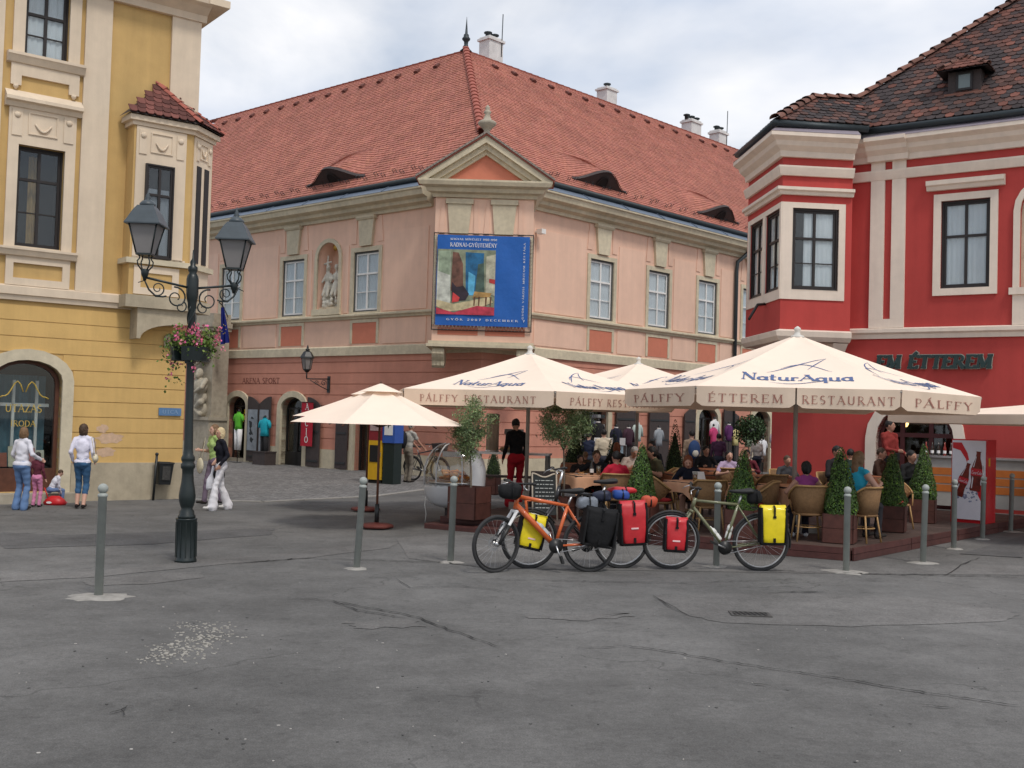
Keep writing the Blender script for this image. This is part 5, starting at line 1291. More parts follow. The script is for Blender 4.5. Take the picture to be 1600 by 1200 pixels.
# ------------------------------------------------------------------ litter bin leaning pole
bp = FY @ Vector((-.62, -.22, 0))
bn = thing('litter_bin', 'dark metal litter bin on a leaning pole before the yellow wall', 'litter bin', bp)
BN = TR(bp) @ RZ(R(37)) @ RY(R(2.5))
m = MB(BN); m.tube([(0, 0, 0), (0, 0, .86)], .025, 8); m.ball((0, 0, .88), .035); m.build('pole', M_black, bn)
m = MB(BN); m.loft([[(.05, -.11, .32), (.27, -.11, .32), (.27, .11, .32), (.05, .11, .32)], [(.03, -.13, .72), (.30, -.13, .72), (.30, .13, .72), (.03, .13, .72)]], caps=False); m.box(.05, .27, -.11, .11, .31, .325); m.build('bin', M_black, bn, fix=False)
m = MB(BN); m.box(.02, .31, -.14, -.125, .71, .74); m.box(.02, .31, .125, .14, .71, .74); m.box(.295, .312, -.125, .125, .71, .74); m.build('bin_rim', mat('bin_rim', (.04, .04, .04), .5), bn)
m = MB(BN); m.box(.09, .24, -.136, -.126, .40, .66); m.build('bin_panel', mat('bin_panel', (.05, .048, .045), .6, .4, 30), bn)
# ------------------------------------------------------------------ wooden deck of the terrace
M_deck = mat('deck_wood', (.085, .055, .045), .75, .25, 8, .2, 50, rnd=.18)
M_fasc = mat('deck_fascia', (.075, .026, .022), .6, .25, 8, .15, 50, rnd=.15)
DZ = .17
dA, dB, dC, dD = Vector((-1.06, 17.3, 0)), Vector((4.56, 14.42, 0)), Vector((9.95, 20.75, 0)), Vector((3.3, 26.2, 0))
deck = thing('terrace_deck', 'low dark brown wooden terrace deck under the cream parasols', 'deck', dB)
nP = 56
for k in range(nP):
    f0, f1 = k / nP + .0012, (k + 1) / nP - .0012
    q = [dA.lerp(dD, f0), dB.lerp(dC, f0), dB.lerp(dC, f1), dA.lerp(dD, f1)]
    MB().prism([(p.x, p.y, DZ - .03) for p in q], (0, 0, .03)).build('plank', M_deck, deck)
MB().prism([(p.x, p.y, .0) for p in (dA.lerp(dD, .01), dB.lerp(dC, .01), dC, dD)], (0, 0, DZ - .035)).build('substructure', M_dark, deck)
def fascia(a, b, z0, z1, off_):
    d = (b - a); n = Vector((d.y, -d.x, 0)).normalized(); c = int(d.length / 2.4) + 1
    for k in range(c):
        p, q = a + d * (k / c + .0015), a + d * ((k + 1) / c - .0015)
        MB().prism([(p + n * off_).to_tuple()[:2] + (z0,), (q + n * off_).to_tuple()[:2] + (z0,), (q + n * (off_ + .03)).to_tuple()[:2] + (z0,), (p + n * (off_ + .03)).to_tuple()[:2] + (z0,)], (0, 0, z1 - z0)).build('fascia_board', M_fasc, deck)
for a, b in ((dA, dB), (dB, dC), (dD, dA)): fascia(a, b, .092, DZ + .004, 0.0); fascia(a, b, .004, .086, .002)
sn = Vector((-(dB - dA).y, (dB - dA).x, 0)).normalized() * -1
s0, s1 = dA - (dB - dA).normalized() * .1, dA + (dB - dA) * .42
for k in range(2):
    a, b = s0 + sn * (.04 + k * .16), s1 + sn * (.04 + k * .16); c, d = b + sn * .15, a + sn * .15
    MB().prism([(p.x, p.y, .05) for p in (a, b, c, d)], (0, 0, .03)).build('step_plank', M_fasc, deck)
MB().prism([(p.x, p.y, .002) for p in (s0 + sn * .35, s1 + sn * .35, s1 + sn * .32, s0 + sn * .32)], (0, 0, .05)).build('step_riser', M_fasc, deck)
# ------------------------------------------------------------------ parasols
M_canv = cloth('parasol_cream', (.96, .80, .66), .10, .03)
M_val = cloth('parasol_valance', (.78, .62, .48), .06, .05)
M_poleg = mat('parasol_pole_grey', (.34, .32, .29), .5, .1, 8, .05, metal=.2)
M_txt = mat('print_brown', (.38, .17, .13), .9, .05, 8, 0)
M_blue = mat('print_blue', (.10, .145, .29), .9, .05, 8, 0)
def logo(mb, PF, hw, L, b0, wd):
    """the printed water brand: lettering with a leaf line above and a wave below; PF(a, b, lift) a across, b up the panel"""
    def mp(x, y, l):
        b = b0 + y / L; a = x / (hw * (1 - b)); return PF(a, b, .006 + l)
    letters(mb, 'NaturAqua', mp, .32, thick=.17, thin=.075, gap=.06, width=wd)
    def curve(pts, w_):
        P = [Vector(p) for p in pts]
        for k in range(len(P) - 1):
            t = (P[k + 1] - P[k]); n = Vector((-t.y, t.x)).normalized()
            f = lambda q: w_ * (.25 + math.sin(PI * q / (len(P) - 1)))
            q = [P[k] + n * f(k), P[k + 1] + n * f(k + 1), P[k + 1] - n * f(k + 1), P[k] - n * f(k)]
            mb.poly([mp(p.x, p.y, .001 * (k % 3)) for p in q])
    w = wd / 2
    curve([(-w * .55 + w * 1.1 * t, .40 + .62 * math.sin(PI * .5 * t) ** 1.2) for t in [i / 14 for i in range(15)]], .010)
    curve([(-w * .30 + w * .95 * t, .62 + .22 * math.sin(PI * t * 1.25)) for t in [i / 14 for i in range(15)]], .009)
    curve([(w * .55 - w * .35 * t, 1.02 - .22 * t - .2 * t * t) for t in [i / 8 for i in range(9)]], .008)
    curve([(-w * .5 + w * 1.2 * t, -.10 - .10 * math.sin(PI * t * 1.6)) for t in [i / 14 for i in range(15)]], .010)
def parasol(name, label, c, Rr, rot, ze, zt, drop, n=6, flaps=None, logos=(), sag=.09, pole_r=.035, M_pole=None, group=None, base=True, pole_z0=DZ, hl=.3, cap=True, cm=None, vm=None, lw=.5):
    M_pole = M_pole or M_poleg; cm = cm or M_canv; vm = vm or M_val
    c = Vector((c[0], c[1], 0)); o = thing(name, label, 'parasol', (c.x, c.y, pole_z0), 0, group)
    V_ = [c + Vector((Rr * math.sin(rot + 2 * PI * (k + .5) / n), -Rr * math.cos(rot + 2 * PI * (k + .5) / n), ze)) for k in range(-1, n - 1)]   # panel 0 faces the square
    ap = c + Vector((0, 0, zt))
    for k in range(n):
        a, b = V_[k], V_[(k + 1) % n]; mid = (a + b) / 2; hv = (b - a) / 2; nrm = (b - a).cross(ap - a).normalized()
        if nrm.z < 0: nrm = -nrm
        hw = hv.length; L = (ap - mid).length
        def PF(u, v, l=0., mid=mid, hv=hv, nrm=nrm):
            p = (mid + hv * u).lerp(ap, min(v, .985)); q = max(0, 1 - u * u)
            return p - Vector((0, 0, 1)) * (sag * math.sin(PI * v) * (.35 + .65 * q) + .04 * sag / .07 * (1 - v) * q * .0) + nrm * l
        m = MB(); m.smooth = True; g = 8
        ids = [[m.V(PF(-1 + 2 * i / g, j / g)) for i in range(g + 1)] for j in range(g + 1)]
        for j in range(g):
            for i in range(g): m.Fc((ids[j][i], ids[j][i + 1], ids[j + 1][i + 1], ids[j + 1][i]))
        pan = m.build('canopy_panel', cm, o, fix=False)
        if k in logos:
            m = MB(); logo(m, PF, hw, L, .17, hw * 2 * lw); m.build('printed_logo', M_blue, pan, fix=False, kind='stuff')
        if not drop: continue
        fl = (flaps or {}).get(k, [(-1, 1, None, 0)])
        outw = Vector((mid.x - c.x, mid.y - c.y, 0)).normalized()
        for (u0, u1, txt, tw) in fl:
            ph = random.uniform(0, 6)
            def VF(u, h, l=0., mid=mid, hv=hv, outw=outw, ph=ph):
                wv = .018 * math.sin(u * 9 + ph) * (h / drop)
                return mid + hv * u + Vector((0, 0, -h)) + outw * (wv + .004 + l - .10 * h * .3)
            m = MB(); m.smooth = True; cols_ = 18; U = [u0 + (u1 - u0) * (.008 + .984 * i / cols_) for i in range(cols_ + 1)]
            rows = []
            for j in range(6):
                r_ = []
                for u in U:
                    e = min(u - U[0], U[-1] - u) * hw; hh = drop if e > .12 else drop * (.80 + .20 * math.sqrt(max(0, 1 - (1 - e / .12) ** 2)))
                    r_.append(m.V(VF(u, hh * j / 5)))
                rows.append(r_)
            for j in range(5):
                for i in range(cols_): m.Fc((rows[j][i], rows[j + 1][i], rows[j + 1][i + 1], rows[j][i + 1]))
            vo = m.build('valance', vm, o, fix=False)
            if txt:
                uc = (u0 + u1) / 2; m = MB(); th = .105
                letters(m, txt, lambda x, y, l: VF(uc + x / hw, drop * .76 - y, .006 + l), th, thick=.125, thin=.06, gap=.30, width=tw * (u1 - u0) * hw)
                m.build('printed_text', M_txt, vo, fix=False, kind='stuff')
    m = MB(); m.tube([(c.x, c.y, pole_z0), (c.x, c.y, zt - .02)], pole_r, 10); m.build('pole', M_pole, o)
    for k in range(n):
        m = MB(); m.tube([V_[k] - Vector((0, 0, .03)), ap - Vector((0, 0, .09)) - Vector((0, 0, sag * .3))], .014, 5); rb = m.build('rib', M_pole, o)
        m = MB(); m.tube([(V_[k]).lerp(ap, .45) - Vector((0, 0, .07)), c + Vector((0, 0, ze - .05))], .011, 5); m.build('strut', M_pole, rb)
    if cap:
        m = MB(TR(ap)); m.lathe([(.11, -.05), (.10, -.02), (.05, .0), (.04, .05), (.055, .075), (.05, .1), (.01, .13)], 12); m.build('finial', mat('finial_pale', (.62, .6, .55), .5), o)
    if base:
        m = MB(TR((c.x, c.y, pole_z0))); m.box(-.3, .3, -.3, .3, .0, .08); m.lathe([(.06, .08), (.06, .3)], 12); m.build('base', M_poleg, o)
    return o
big = at(1246, 520, 16.6)
parasol('parasol', 'largest cream restaurant parasol, its printed front panel facing the square', (big.x, 16.6), 2.64, math.atan2(-big.x, 16.6) * -1 * -1, at(1250, 606, 14.35).z, at(1246, 523, 16.6).z, .27, 6,
        {0: [(-1, 0, 'ÉTTEREM', .74), (0, 1, 'RESTAURANT', .88)], 5: [(-1, 1, 'PÁLFFY', .70)], 1: [(-1, 1, 'PÁLFFY', .70)]}, logos=(0, 5, 1), group='cream restaurant parasols', lw=.56)
lft = at(828, 551, 19.4)
parasol('parasol', 'cream restaurant parasol on the left behind the orange bicycle, over the waitress', (lft.x, 19.4), 2.65, R(-22), 2.2, at(828, 551, 19.4).z, .26, 6,
        {0: [(-1, 1, 'PÁLFFY RESTAURANT', .76)], 1: [(-1, 1, 'PÁLFFY RESTAURANT', .76)], 5: [(-1, 1, 'PÁLFFY', .6)]}, logos=(0, 1), group='cream restaurant parasols', lw=.46)
bk = at(998, 563, 23.2)
parasol('parasol', 'cream restaurant parasol farthest back, mostly hidden between the two printed ones', (bk.x, 23.2), 2.6, R(10), at(998, 610, 21).z, at(998, 567, 23.2).z, .26, 6, {0: [(-1, 1, 'PÁLFFY', .5)]}, logos=(0, 1, 5), group='cream restaurant parasols', lw=.5)
parasol('parasol', 'plain flat cream parasol cut by the right edge above the drinks fridge', (10.25, 18.9), 3.6, R(12), 2.06, 2.42, .16, 4, None, (), .09, .028, None, 'cream restaurant parasols')
M_wood = mat('parasol_wood', (.12, .045, .025), .55, .2, 10, .1)
M_pbase = mat('base_red_brown', (.16, .04, .03), .7, .2, 10, .2)
def small_parasol(label, g, Rr, rot, ze, zt):
    o = parasol('wooden_parasol', label, (g.x, g.y), Rr, rot, ze, zt, 0, 6, sag=.05, pole_r=.019, M_pole=M_wood, base=False, pole_z0=.05, cap=False, group='small wooden parasols')
    m = MB(TR((g.x, g.y, zt - .10))); m.smooth = True
    m.loft([[(r * math.sin(rot + 2 * PI * (k + .5) / 6), -r * math.cos(rot + 2 * PI * (k + .5) / 6), z) for k in range(6)] for r, z in ((.34, .0), (.02, .13))], caps=False); m.smooth = False; m.build('vent_cap', M_canv, o, fix=False)
    m = MB(TR((g.x, g.y, zt))); m.lathe([(.02, 0), (.022, .05), (.005, .07)], 8); m.build('knob', M_wood, o)
    m = MB(TR((g.x, g.y, 0))); m.lathe([(.26, .02), (.27, .05), (.24, .075), (.06, .09), (.035, .1)], 6); m.build('base', M_pbase, o)
    m = MB(TR((g.x, g.y, 0))); m.lathe([(.035, .09), (.035, .38)], 10); m.build('base_tube', M_black, o)
    return o
g1 = G(588, 826); small_parasol('small cream wooden parasol in front, standing on a red brown base', g1, 1.36, R(14), at(590, 661, 15.9).z - .02, at(597, 603, 17.0).z)
g2 = G(571, 799); small_parasol('second small cream wooden parasol, half hidden behind the first', g2, 1.36, R(14), at(480, 650, 20.2).z, at(575, 609, 20.0).z)
# ------------------------------------------------------------------ bicycles
M_tyre = mat('tyre', (.035, .035, .036), .85, .2, 20, .3, 90)
M_rim = mat('rim_alu', (.55, .55, .55), .35, .1, 10, 0, metal=.7)
M_rimb = mat('rim_black', (.03, .03, .03), .4, .1, 10, 0, metal=.3)
M_chrome = mat('steel', (.6, .6, .6), .3, .05, 10, 0, metal=.9)
M_sad = mat('saddle_black', (.018, .018, .018), .6, .1, 20, .1)
def wheel(par, WM, r, rimm, spoke_n=24, fender=None, disc=False, name='wheel'):
    m = MB(WM); m.tube([(r * .955 * math.cos(2 * PI * k / 36), 0, r * .955 * math.sin(2 * PI * k / 36)) for k in range(36)], r * .062, 8, closed=True); w_ = m.build(name, M_tyre, par)
    m = MB(WM); m.tube([(r * .87 * math.cos(2 * PI * k / 36), 0, r * .87 * math.sin(2 * PI * k / 36)) for k in range(36)], r * .03, 6, closed=True); m.build('rim', rimm, w_)
    m = MB(WM); m.tube([(0, -.05, 0), (0, .05, 0)], .018, 8); m.tube([(0, -.028, 0), (0, -.022, 0)], .03, 10); m.tube([(0, .022, 0), (0, .028, 0)], .03, 10); m.build('hub', M_chrome, w_)
    m = MB(WM)
    for k in range(spoke_n):
        a = 2 * PI * k / spoke_n; b = a + (.5 if k % 2 else -.5); y = .025 if k % 4 < 2 else -.025
        m.tube([(.028 * math.cos(b), y, .028 * math.sin(b)), (r * .86 * math.cos(a), 0, r * .86 * math.sin(a))], .0014, 3, caps=False)
    m.build('spokes', M_chrome, w_, kind='stuff', fix=False)
    if disc:
        m = MB(WM); m.smooth = False
        for k in range(24):
            a, b = 2 * PI * k / 24, 2 * PI * (k + 1) / 24; m.prism([(.05 * math.cos(a), -.042, .05 * math.sin(a)), (.085 * math.cos(a), -.042, .085 * math.sin(a)), (.085 * math.cos(b), -.042, .085 * math.sin(b)), (.05 * math.cos(b), -.042, .05 * math.sin(b))], (0, .002, 0))
        m.build('brake_disc', M_chrome, w_, kind='stuff')
    if fender:
        m = MB(WM); a0, a1 = fender; n = 20; Rf = r * 1.07
        m.loft([[(Rf * math.cos(a) + dx * math.cos(a), y, Rf * math.sin(a) + dx * math.sin(a)) for y, dx in ((-.028, -.012), (-.015, .0), (.015, 0), (.028, -.012), (.015, -.006), (-.015, -.006))] for a in [a0 + (a1 - a0) * k / n for k in range(n + 1)]]); m.build('mudguard', M_rimb, w_)
    return w_
def bike(label, rear, front, col, geo, opts, group='touring bicycles parked at the terrace'):
    """rear / front: ground points under the axles; geo: frame points in bike axes (x forward from the rear axle)"""
    d = front - rear; wb = d.length; yaw = math.atan2(d.y, d.x); lean = opts.get('lean', 0.)
    o = thing('bicycle', label, 'bicycle', rear, 0, group)
    BMx = TR(rear) @ RZ(yaw) @ RX(lean); r = opts.get('r', .335)
    A = lambda k: Vector((geo[k][0], 0, geo[k][1]))
    rimm = opts.get('rim', M_rim)
    wheel(o, BMx @ TR((0, 0, r)), r, rimm, fender=opts.get('fr'), disc=False)
    hb, ht = A('hb'), A('ht'); st_ = opts.get('steer', 0.)
    axis = (ht - hb).normalized(); fa = Vector((wb, 0, r))
    SM = TR(hb) @ Matrix.Rotation(st_, 4, axis) @ TR(-hb)
    FW = BMx @ SM
    fwm = FW @ TR(fa); wheel(o, fwm, r, rimm, fender=opts.get('ff'), disc=opts.get('disc', False))
    m = MB(BMx); R1 = opts.get('tube', .018)
    bb, sc, ra = A('bb'), A('sc'), Vector((0, 0, r))
    if opts.get('chunky'):
        a_, b_ = ht.lerp(hb, .22), ht.lerp(hb, .72)
        m.tube([a_, sc], [R1 * 1.25, R1 * .9], 8); m.tube([b_, b_.lerp(bb, .35), bb], [R1 * 1.5, R1 * 1.65, R1 * 1.45], 8)
        m.tube([b_.lerp(bb, .3), a_.lerp(sc, .16) + Vector((0, 0, -.03)), a_.lerp(sc, .34)], [R1 * .9, R1 * .9, R1 * .8], 8)
    else:
        m.tube([ht.lerp(hb, .25), sc], R1 * .95, 8); m.tube([ht.lerp(hb, .8), bb], R1 * 1.1, 8)
    m.tube([bb, sc], R1, 8); m.tube([ht, hb], R1 * 1.25, 10)
    for y in (-.06, .06):
        m.tube([bb + Vector((-.04, y * .6, 0)), ra + Vector((.0, y, 0))], R1 * .6, 6); m.tube([sc + Vector((0, y * .3, -.02)), ra + Vector((0, y, 0))], R1 * .5, 6)
    m.tube([bb + Vector((0, -.04, 0)), bb + Vector((0, .04, 0))], R1 * 1.3, 10)
    m.build('frame', col, o)
    m = MB(FW); fk = opts.get('fork', col)
    crown = hb + axis * -.03
    for y in (-.055, .055): m.tube([crown + Vector((0, y * .8, 0)), crown.lerp(fa, .6) + Vector((.01, y, 0)), fa + Vector((0, y, 0))], [.02 if opts.get('susp') else .015, .02 if opts.get('susp') else .013, .011], 7)
    m.tube([crown + Vector((0, -.06, 0)), crown + Vector((0, .06, 0))], .02, 7); m.build('fork', fk, o)
    if opts.get('susp'):
        m = MB(FW)
        for y in (-.06, .06): m.tube([crown.lerp(fa, .42) + Vector((.01, y, 0)), fa + Vector((0, y, 0))], [.026, .02], 8)
        m.build('fork_lower', M_rimb, o)
    m = MB(BMx @ SM); sx = ht + axis * .05
    m.tube([ht, sx + axis * opts.get('stem', .04)], .016, 8); hbz = sx + axis * opts.get('stem', .04)
    fwd = opts.get('reach', .07); hc = hbz + Vector((fwd, 0, .02)); m.tube([hbz, hc], .015, 8); m.build('stem', M_rimb if not opts.get('stemc') else M_chrome, o)
    m = MB(BMx @ SM); hwid = .30
    m.tube([hc + Vector((-.05, -hwid, .02)), hc + Vector((-.02, -hwid * .5, .012)), hc, hc + Vector((-.02, hwid * .5, .012)), hc + Vector((-.05, hwid, .02))], .012, 8); hbr = m.build('handlebar', M_rimb, o)
    for y in (-1, 1):
        m = MB(BMx @ SM); m.tube([hc + Vector((-.05, y * hwid, .02)), hc + Vector((-.04, y * (hwid - .12), .018))], .017, 8); m.build('grip', M_sad, hbr)
        m = MB(BMx @ SM); m.tube([hc + Vector((-.03, y * (hwid - .14), .01)), hc + Vector((.04, y * (hwid - .1), -.02)), hc + Vector((.05, y * (hwid - .02), -.05))], .006, 5); m.build('brake_lever', M_chrome, hbr)
    sd = A('saddle'); m = MB(BMx); m.tube([sc, sd + Vector((0, 0, -.05))], .014, 8); m.build('seat_post', M_chrome, o)
    m = MB(BMx); m.smooth = True
    prof = [(-.13, .075, .03), (-.09, .08, .035), (0, .055, .03), (.08, .025, .022), (.15, .015, .016)]
    m.loft([[(sd.x + x, w_ * math.cos(a), sd.z + h * math.sin(a) + (.01 if x < -.05 else 0)) for a in [2 * PI * k / 12 for k in range(12)]] for x, w_, h in prof]); m.build('saddle', M_sad, o)
    # cranks
    m = MB(BMx @ TR(bb) @ RY(opts.get('crank', .6)))
    m.tube([(0, .045, 0), (0, .052, 0)], .085, 24); cr_ = m.build('chainring', M_rimb, o)
    for sg in (-1, 1):
        m = MB(BMx @ TR(bb) @ RY(opts.get('crank', .6))); m.tube([(0, sg * .06, 0), (sg * .165, sg * .07, 0)], .011, 6); m.build('crank_arm', M_chrome, cr_)
        m = MB(BMx @ TR(bb) @ RY(opts.get('crank', .6)) @ TR((sg * .165, sg * .11, 0))); m.box(-.045, .045, -.04, .04, -.012, .012); m.build('pedal', M_rimb, cr_)
    m = MB(BMx); ch = [(bb.x, .048, bb.z + .08), (0, .048, r + .03)]
    m.tube(ch, .005, 4); m.tube([(bb.x, .048, bb.z - .08), (0, .048, r - .03)], .005, 4); m.build('chain', M_chrome, o, kind='stuff')
    # rear rack
    if opts.get('rack', True):
        m = MB(BMx); zr = 2 * r + .07
        for y in (-.06, .06):
            m.tube([(.12, y, zr), (-.30, y, zr)], .006, 5); m.tube([(-.05, y, zr), (0, y * 1.1, r)], .006, 5); m.tube([(-.25, y, zr), (0, y * 1.1, r)], .006, 5)
        m.tube([(.12, -.06, zr), (.12, .06, zr)], .006, 5); m.tube([(-.3, -.06, zr), (-.3, .06, zr)], .006, 5); m.build('rear_rack', M_rimb, o)
    for (p, q, mt) in opts.get('bottles', ()):
        m = MB(BMx @ slope_frame(Vector((p[0], -.02, p[1])), Vector((0, 1, 0)), Vector((q[0] - p[0], 0, q[1] - p[1]))) @ RX(-PI / 2)); m.lathe([(.034, 0), (.036, .02), (.036, .08), (.031, .09), (.031, .10), (.036, .11), (.036, .15), (.02, .175), (.014, .18), (.014, .205), (.006, .21)], 12); m.build('bottle', mt, o)
    return o, BMx, FW, fa
M_orange = mat('paint_orange', (.62, .13, .035), .35, .05, 10, 0, coat=.4)
M_olive = mat('paint_olive', (.16, .165, .09), .35, .08, 10, 0, coat=.3)
M_bblk = mat('paint_black', (.02, .02, .022), .35, .08, 10, 0, coat=.3)
M_botw = mat('bottle_white', (.68, .68, .64), .4, .05, 10, 0); M_botg = mat('bottle_grey', (.42, .43, .44), .35, .1, 10, 0)
of, orr = G(771, 894), G(921, 893.5)
bo, BO, FO, fo_a = bike('orange mountain bicycle in front with a black pannier on its rear rack', orr, of, M_orange, dict(bb=(.42, .30), sc=(.27, .76), hb=(.90 - .0, .72), ht=(.86, .90), saddle=(.22, .93)), dict(r=.325, chunky=True, tube=.021, susp=True, fork=mat('fork_white', (.7, .7, .7), .3, 0, bump=0), disc=True, rim=M_rimb, steer=R(24), crank=1.9, lean=R(4), bottles=(((.50, .42), (.62, .55), M_botg),), reach=.06))
bf, brr = G(826, 888), G(970, 888)
bb_, BB_, FB_, fb_a = bike('black trekking bicycle in the middle, hidden behind the orange one', brr, bf, M_bblk, dict(bb=(.44, .28), sc=(.26, .86), hb=(.82, .78), ht=(.78, .96), saddle=(.20, 1.03)), dict(r=.345, fr=(R(20), R(185)), ff=(R(10), R(150)), steer=R(3), crank=.3, lean=R(3), stem=.14, stemc=True, reach=.10))
gf, gr = G(1047, 889), G(1187, 892)
bg, BG_, FG_, fg_a = bike('olive green touring bicycle on the right with red and yellow panniers', gr, gf, M_olive, dict(bb=(.45, .28), sc=(.30, .80), hb=(.86, .74), ht=(.82, .87), saddle=(.26, .96)), dict(r=.345, fr=(R(15), R(190)), ff=(R(5), R(150)), steer=R(-2), crank=-.42, lean=R(-4), bottles=(((.50, .36), (.66, .56), M_botw), ((.41, .38), (.36, .6), M_botw)), reach=.09, stem=.06))
# ------------------------------------------------------------------ luggage
M_pblack = mat('bag_black', (.011, .011, .012), .75, .25, 20, .4, 30, spec=.2)
def pannier(name, label, M, w_, h_, d_, mt, tilt=0., low=.86, strap=True, white=True, fold=.70, e0=.35):
    """M: origin at the middle of its top edge, x along the bike, z up, -y towards the square"""
    loc = M.translation; o = thing(name, label, 'pannier', loc, 0, 'bicycle panniers')
    M = M @ RY(tilt)
    def ringp(sx, sy, z, n=24, e=.35):
        out_ = []
        for k in range(n):
            a = 2 * PI * k / n; c, s_ = math.cos(a), math.sin(a); out_.append((sx / 2 * math.copysign(abs(c) ** e, c), -d_ / 2 + sy / 2 * math.copysign(abs(s_) ** e, s_), z))
        return out_
    m = MB(M); m.smooth = True
    Z = [(-h_, low * .9, .8), (-h_ + .015, low, .95), (-h_ * .6, .95, 1.04), (-h_ * .28, 1., 1.03), (-h_ * .1, 1.0, .86), (-.01, 1.0, .45), (0, .98, .2)]
    ZZ = [tuple(p + (q - p) * k / 3 for p, q in zip(Z[i], Z[i + 1])) for i in range(len(Z) - 1) for k in range(3)] + [Z[-1]]
    m.loft([ringp(w_ * a, d_ * b, z, 40, e0) for z, a, b in ZZ]); sd_ = Vector((len(label), loc.x, 0))
    m.v = [p + Vector((p - M.translation)).normalized() * (.016 * mnoise.noise(p * 7 + sd_) + .009 * mnoise.noise(p * 19 + sd_)) for p in m.v]; m.build('body', mt, o)
    m = MB(M); m.smooth = True                       # rolled closure folded to the front
    m.tube([(-w_ * .5, -d_ * .55, -h_ * .03), (0, -d_ * .62, -h_ * .05), (w_ * .5, -d_ * .55, -h_ * .03)], .02, 8); m.build('roll_closure', mt, o)
    m = MB(M)
    m.loft([ringp(w_ * 1.02, d_ * .9, -h_ - .012, e=.4), ringp(w_ * (low + .05), d_ * 1.03, -h_ + .02, e=.4)]); m.build('bottom_edge', M_pblack, o)
    for sg in (-1, 1):
        m = MB(M); m.loft([ringp(.03, d_ * 1.0, -h_ * .98, 12), ringp(.03, d_ * 1.06, -h_ * .5, 12), ringp(.03, d_ * .8, -h_ * .06, 12)]); q = m.build('side_edge', M_pblack, o); q.location.x += 0
        for v in q.data.vertices: v.co += M.to_3x3() @ Vector((sg * w_ * .49, 0, 0))
    if strap:
        m = MB(M); zz = [(-.0, -.55), (-h_ * .06, -1.13), (-h_ * .18, -1.07), (-h_ * .30, -1.06)]
        m.loft([[(x, -d_ / 2 + d_ / 2 * b + o_, z) for x, o_ in ((-.011, 0), (.011, 0), (.011, -.006), (-.011, -.006))] for z, b in zz]); sp = m.build('strap', M_pblack, o)
        box_part('buckle', M_pblack, o, -.018, .018, -d_ * 1.06 - .006, -d_ * 1.02, -h_ * .33, -h_ * .27, M)
        box_part('lower_tab', M_pblack, o, -.014, .014, -d_ * 1.04 - .004, -d_ * .98, -h_ * .95, -h_ * .84, M)
    if white:
        box_part('maker_mark', mat('mark_pale', (.8, .55, .55), .6), o, -.045, .045, -d_ * 1.05 - .001, -d_ * 1.0, -h_ * fold - .012, -h_ * fold + .006, M)
    return o
M_pred = mat('bag_red', (.52, .022, .03), .45, .12, 9, .15, 25, coat=.15); M_pyel = mat('bag_yellow', (.78, .62, .012), .45, .1, 9, .15, 25, coat=.15)
yawB = lambda Mx: RZ(math.atan2(Mx[1][0], Mx[0][0]) + PI)
def on_bike(Mx, p): return TR(Mx @ Vector(p)) @ yawB(Mx)
pannier('pannier', 'yellow front pannier beside the wheel behind the orange frame', on_bike(FB_, (fb_a.x - .02, .08, fb_a.z + .30)), .30, .40, .15, M_pyel, R(12))
pannier('pannier', 'large red rear pannier between the orange and the green bicycle', on_bike(BB_, (-.08, .07, .345 * 2 + .13)), .32, .52, .17, M_pred, R(-3), fold=.62)
pannier('pannier', 'small red front pannier on the green bicycle', on_bike(FG_, (fg_a.x - .03, .08, fg_a.z + .30)), .26, .40, .14, M_pred, R(2), fold=.68)
pannier('pannier', 'yellow rear pannier on the green bicycle', on_bike(BG_, (-.08, .07, .345 * 2 + .13)), .30, .46, .16, M_pyel, R(-1), white=False)
pannier('pannier', 'baggy black pannier on the rack of the orange bicycle', on_bike(BO, (-.10, .07, .325 * 2 + .10)), .38, .44, .18, M_pblack, R(8), white=False, e0=.6, low=.72)
def soft_bag(name, label, c, r, mt, seed, cat='bag'):
    rgl = random.Random(seed); o = thing(name, label, cat, c)
    m = MB(TR(c)); m.ball((0, 0, 0), r, 20, 12)
    bx_ = lambda p: Vector([math.copysign(abs((p[i] - c[i]) / r[i]) ** .62, p[i] - c[i]) * r[i] * .88 + c[i] for i in range(3)]); m.v = [bx_(p) for p in m.v]
    m.v = [Vector(c) + (p - Vector(c)) * (1 + .22 * mnoise.noise((p - Vector(c)) * 8 + Vector((seed, 0, 0))) + .14 * mnoise.noise((p - Vector(c)) * 22 + Vector((0, seed, 0)))) for p in m.v]; m.build('body', mt, o)
    m = MB(TR(c)); m.tube([(r[0] * .2, -r[1] * 1.06, -r[2] * .7), (r[0] * .25, -r[1] * 1.12, 0), (r[0] * .2, -r[1] * .6, r[2] * .95), (r[0] * .2, r[1] * .6, r[2] * .9)], .009, 5); m.build('strap', M_pblack, o)
    return o
rk = lambda Mx, p: Mx @ Vector(p)
soft_bag('rolled_bag', 'bright blue rolled bag strapped on top of the rack', rk(BB_, (.02, .02, .88)), (.11, .08, .065), mat('bag_blue', (.02, .07, .30), .5, .15, 10, .2, 30), 3)
soft_bag('rolled_bag', 'grey and white crumpled bag behind the orange saddle', rk(BO, (.05, .05, .80)), (.13, .09, .085), mat('bag_grey', (.17, .19, .22), .6, .4, 14, .4, 30), 8)
soft_bag('rolled_bag', 'dark navy bag lying behind the saddle of the orange bicycle', rk(BB_, (.26, .03, .86)), (.13, .09, .07), mat('bag_navy', (.02, .025, .05), .6, .3, 14, .4, 30), 5)
soft_bag('rolled_bag', 'orange red stuff sack sticking out right of the red pannier', rk(BB_, (-.34, .0, .80)), (.11, .08, .08), mat('bag_orange', (.45, .07, .03), .6, .2, 14, .3, 30), 9)
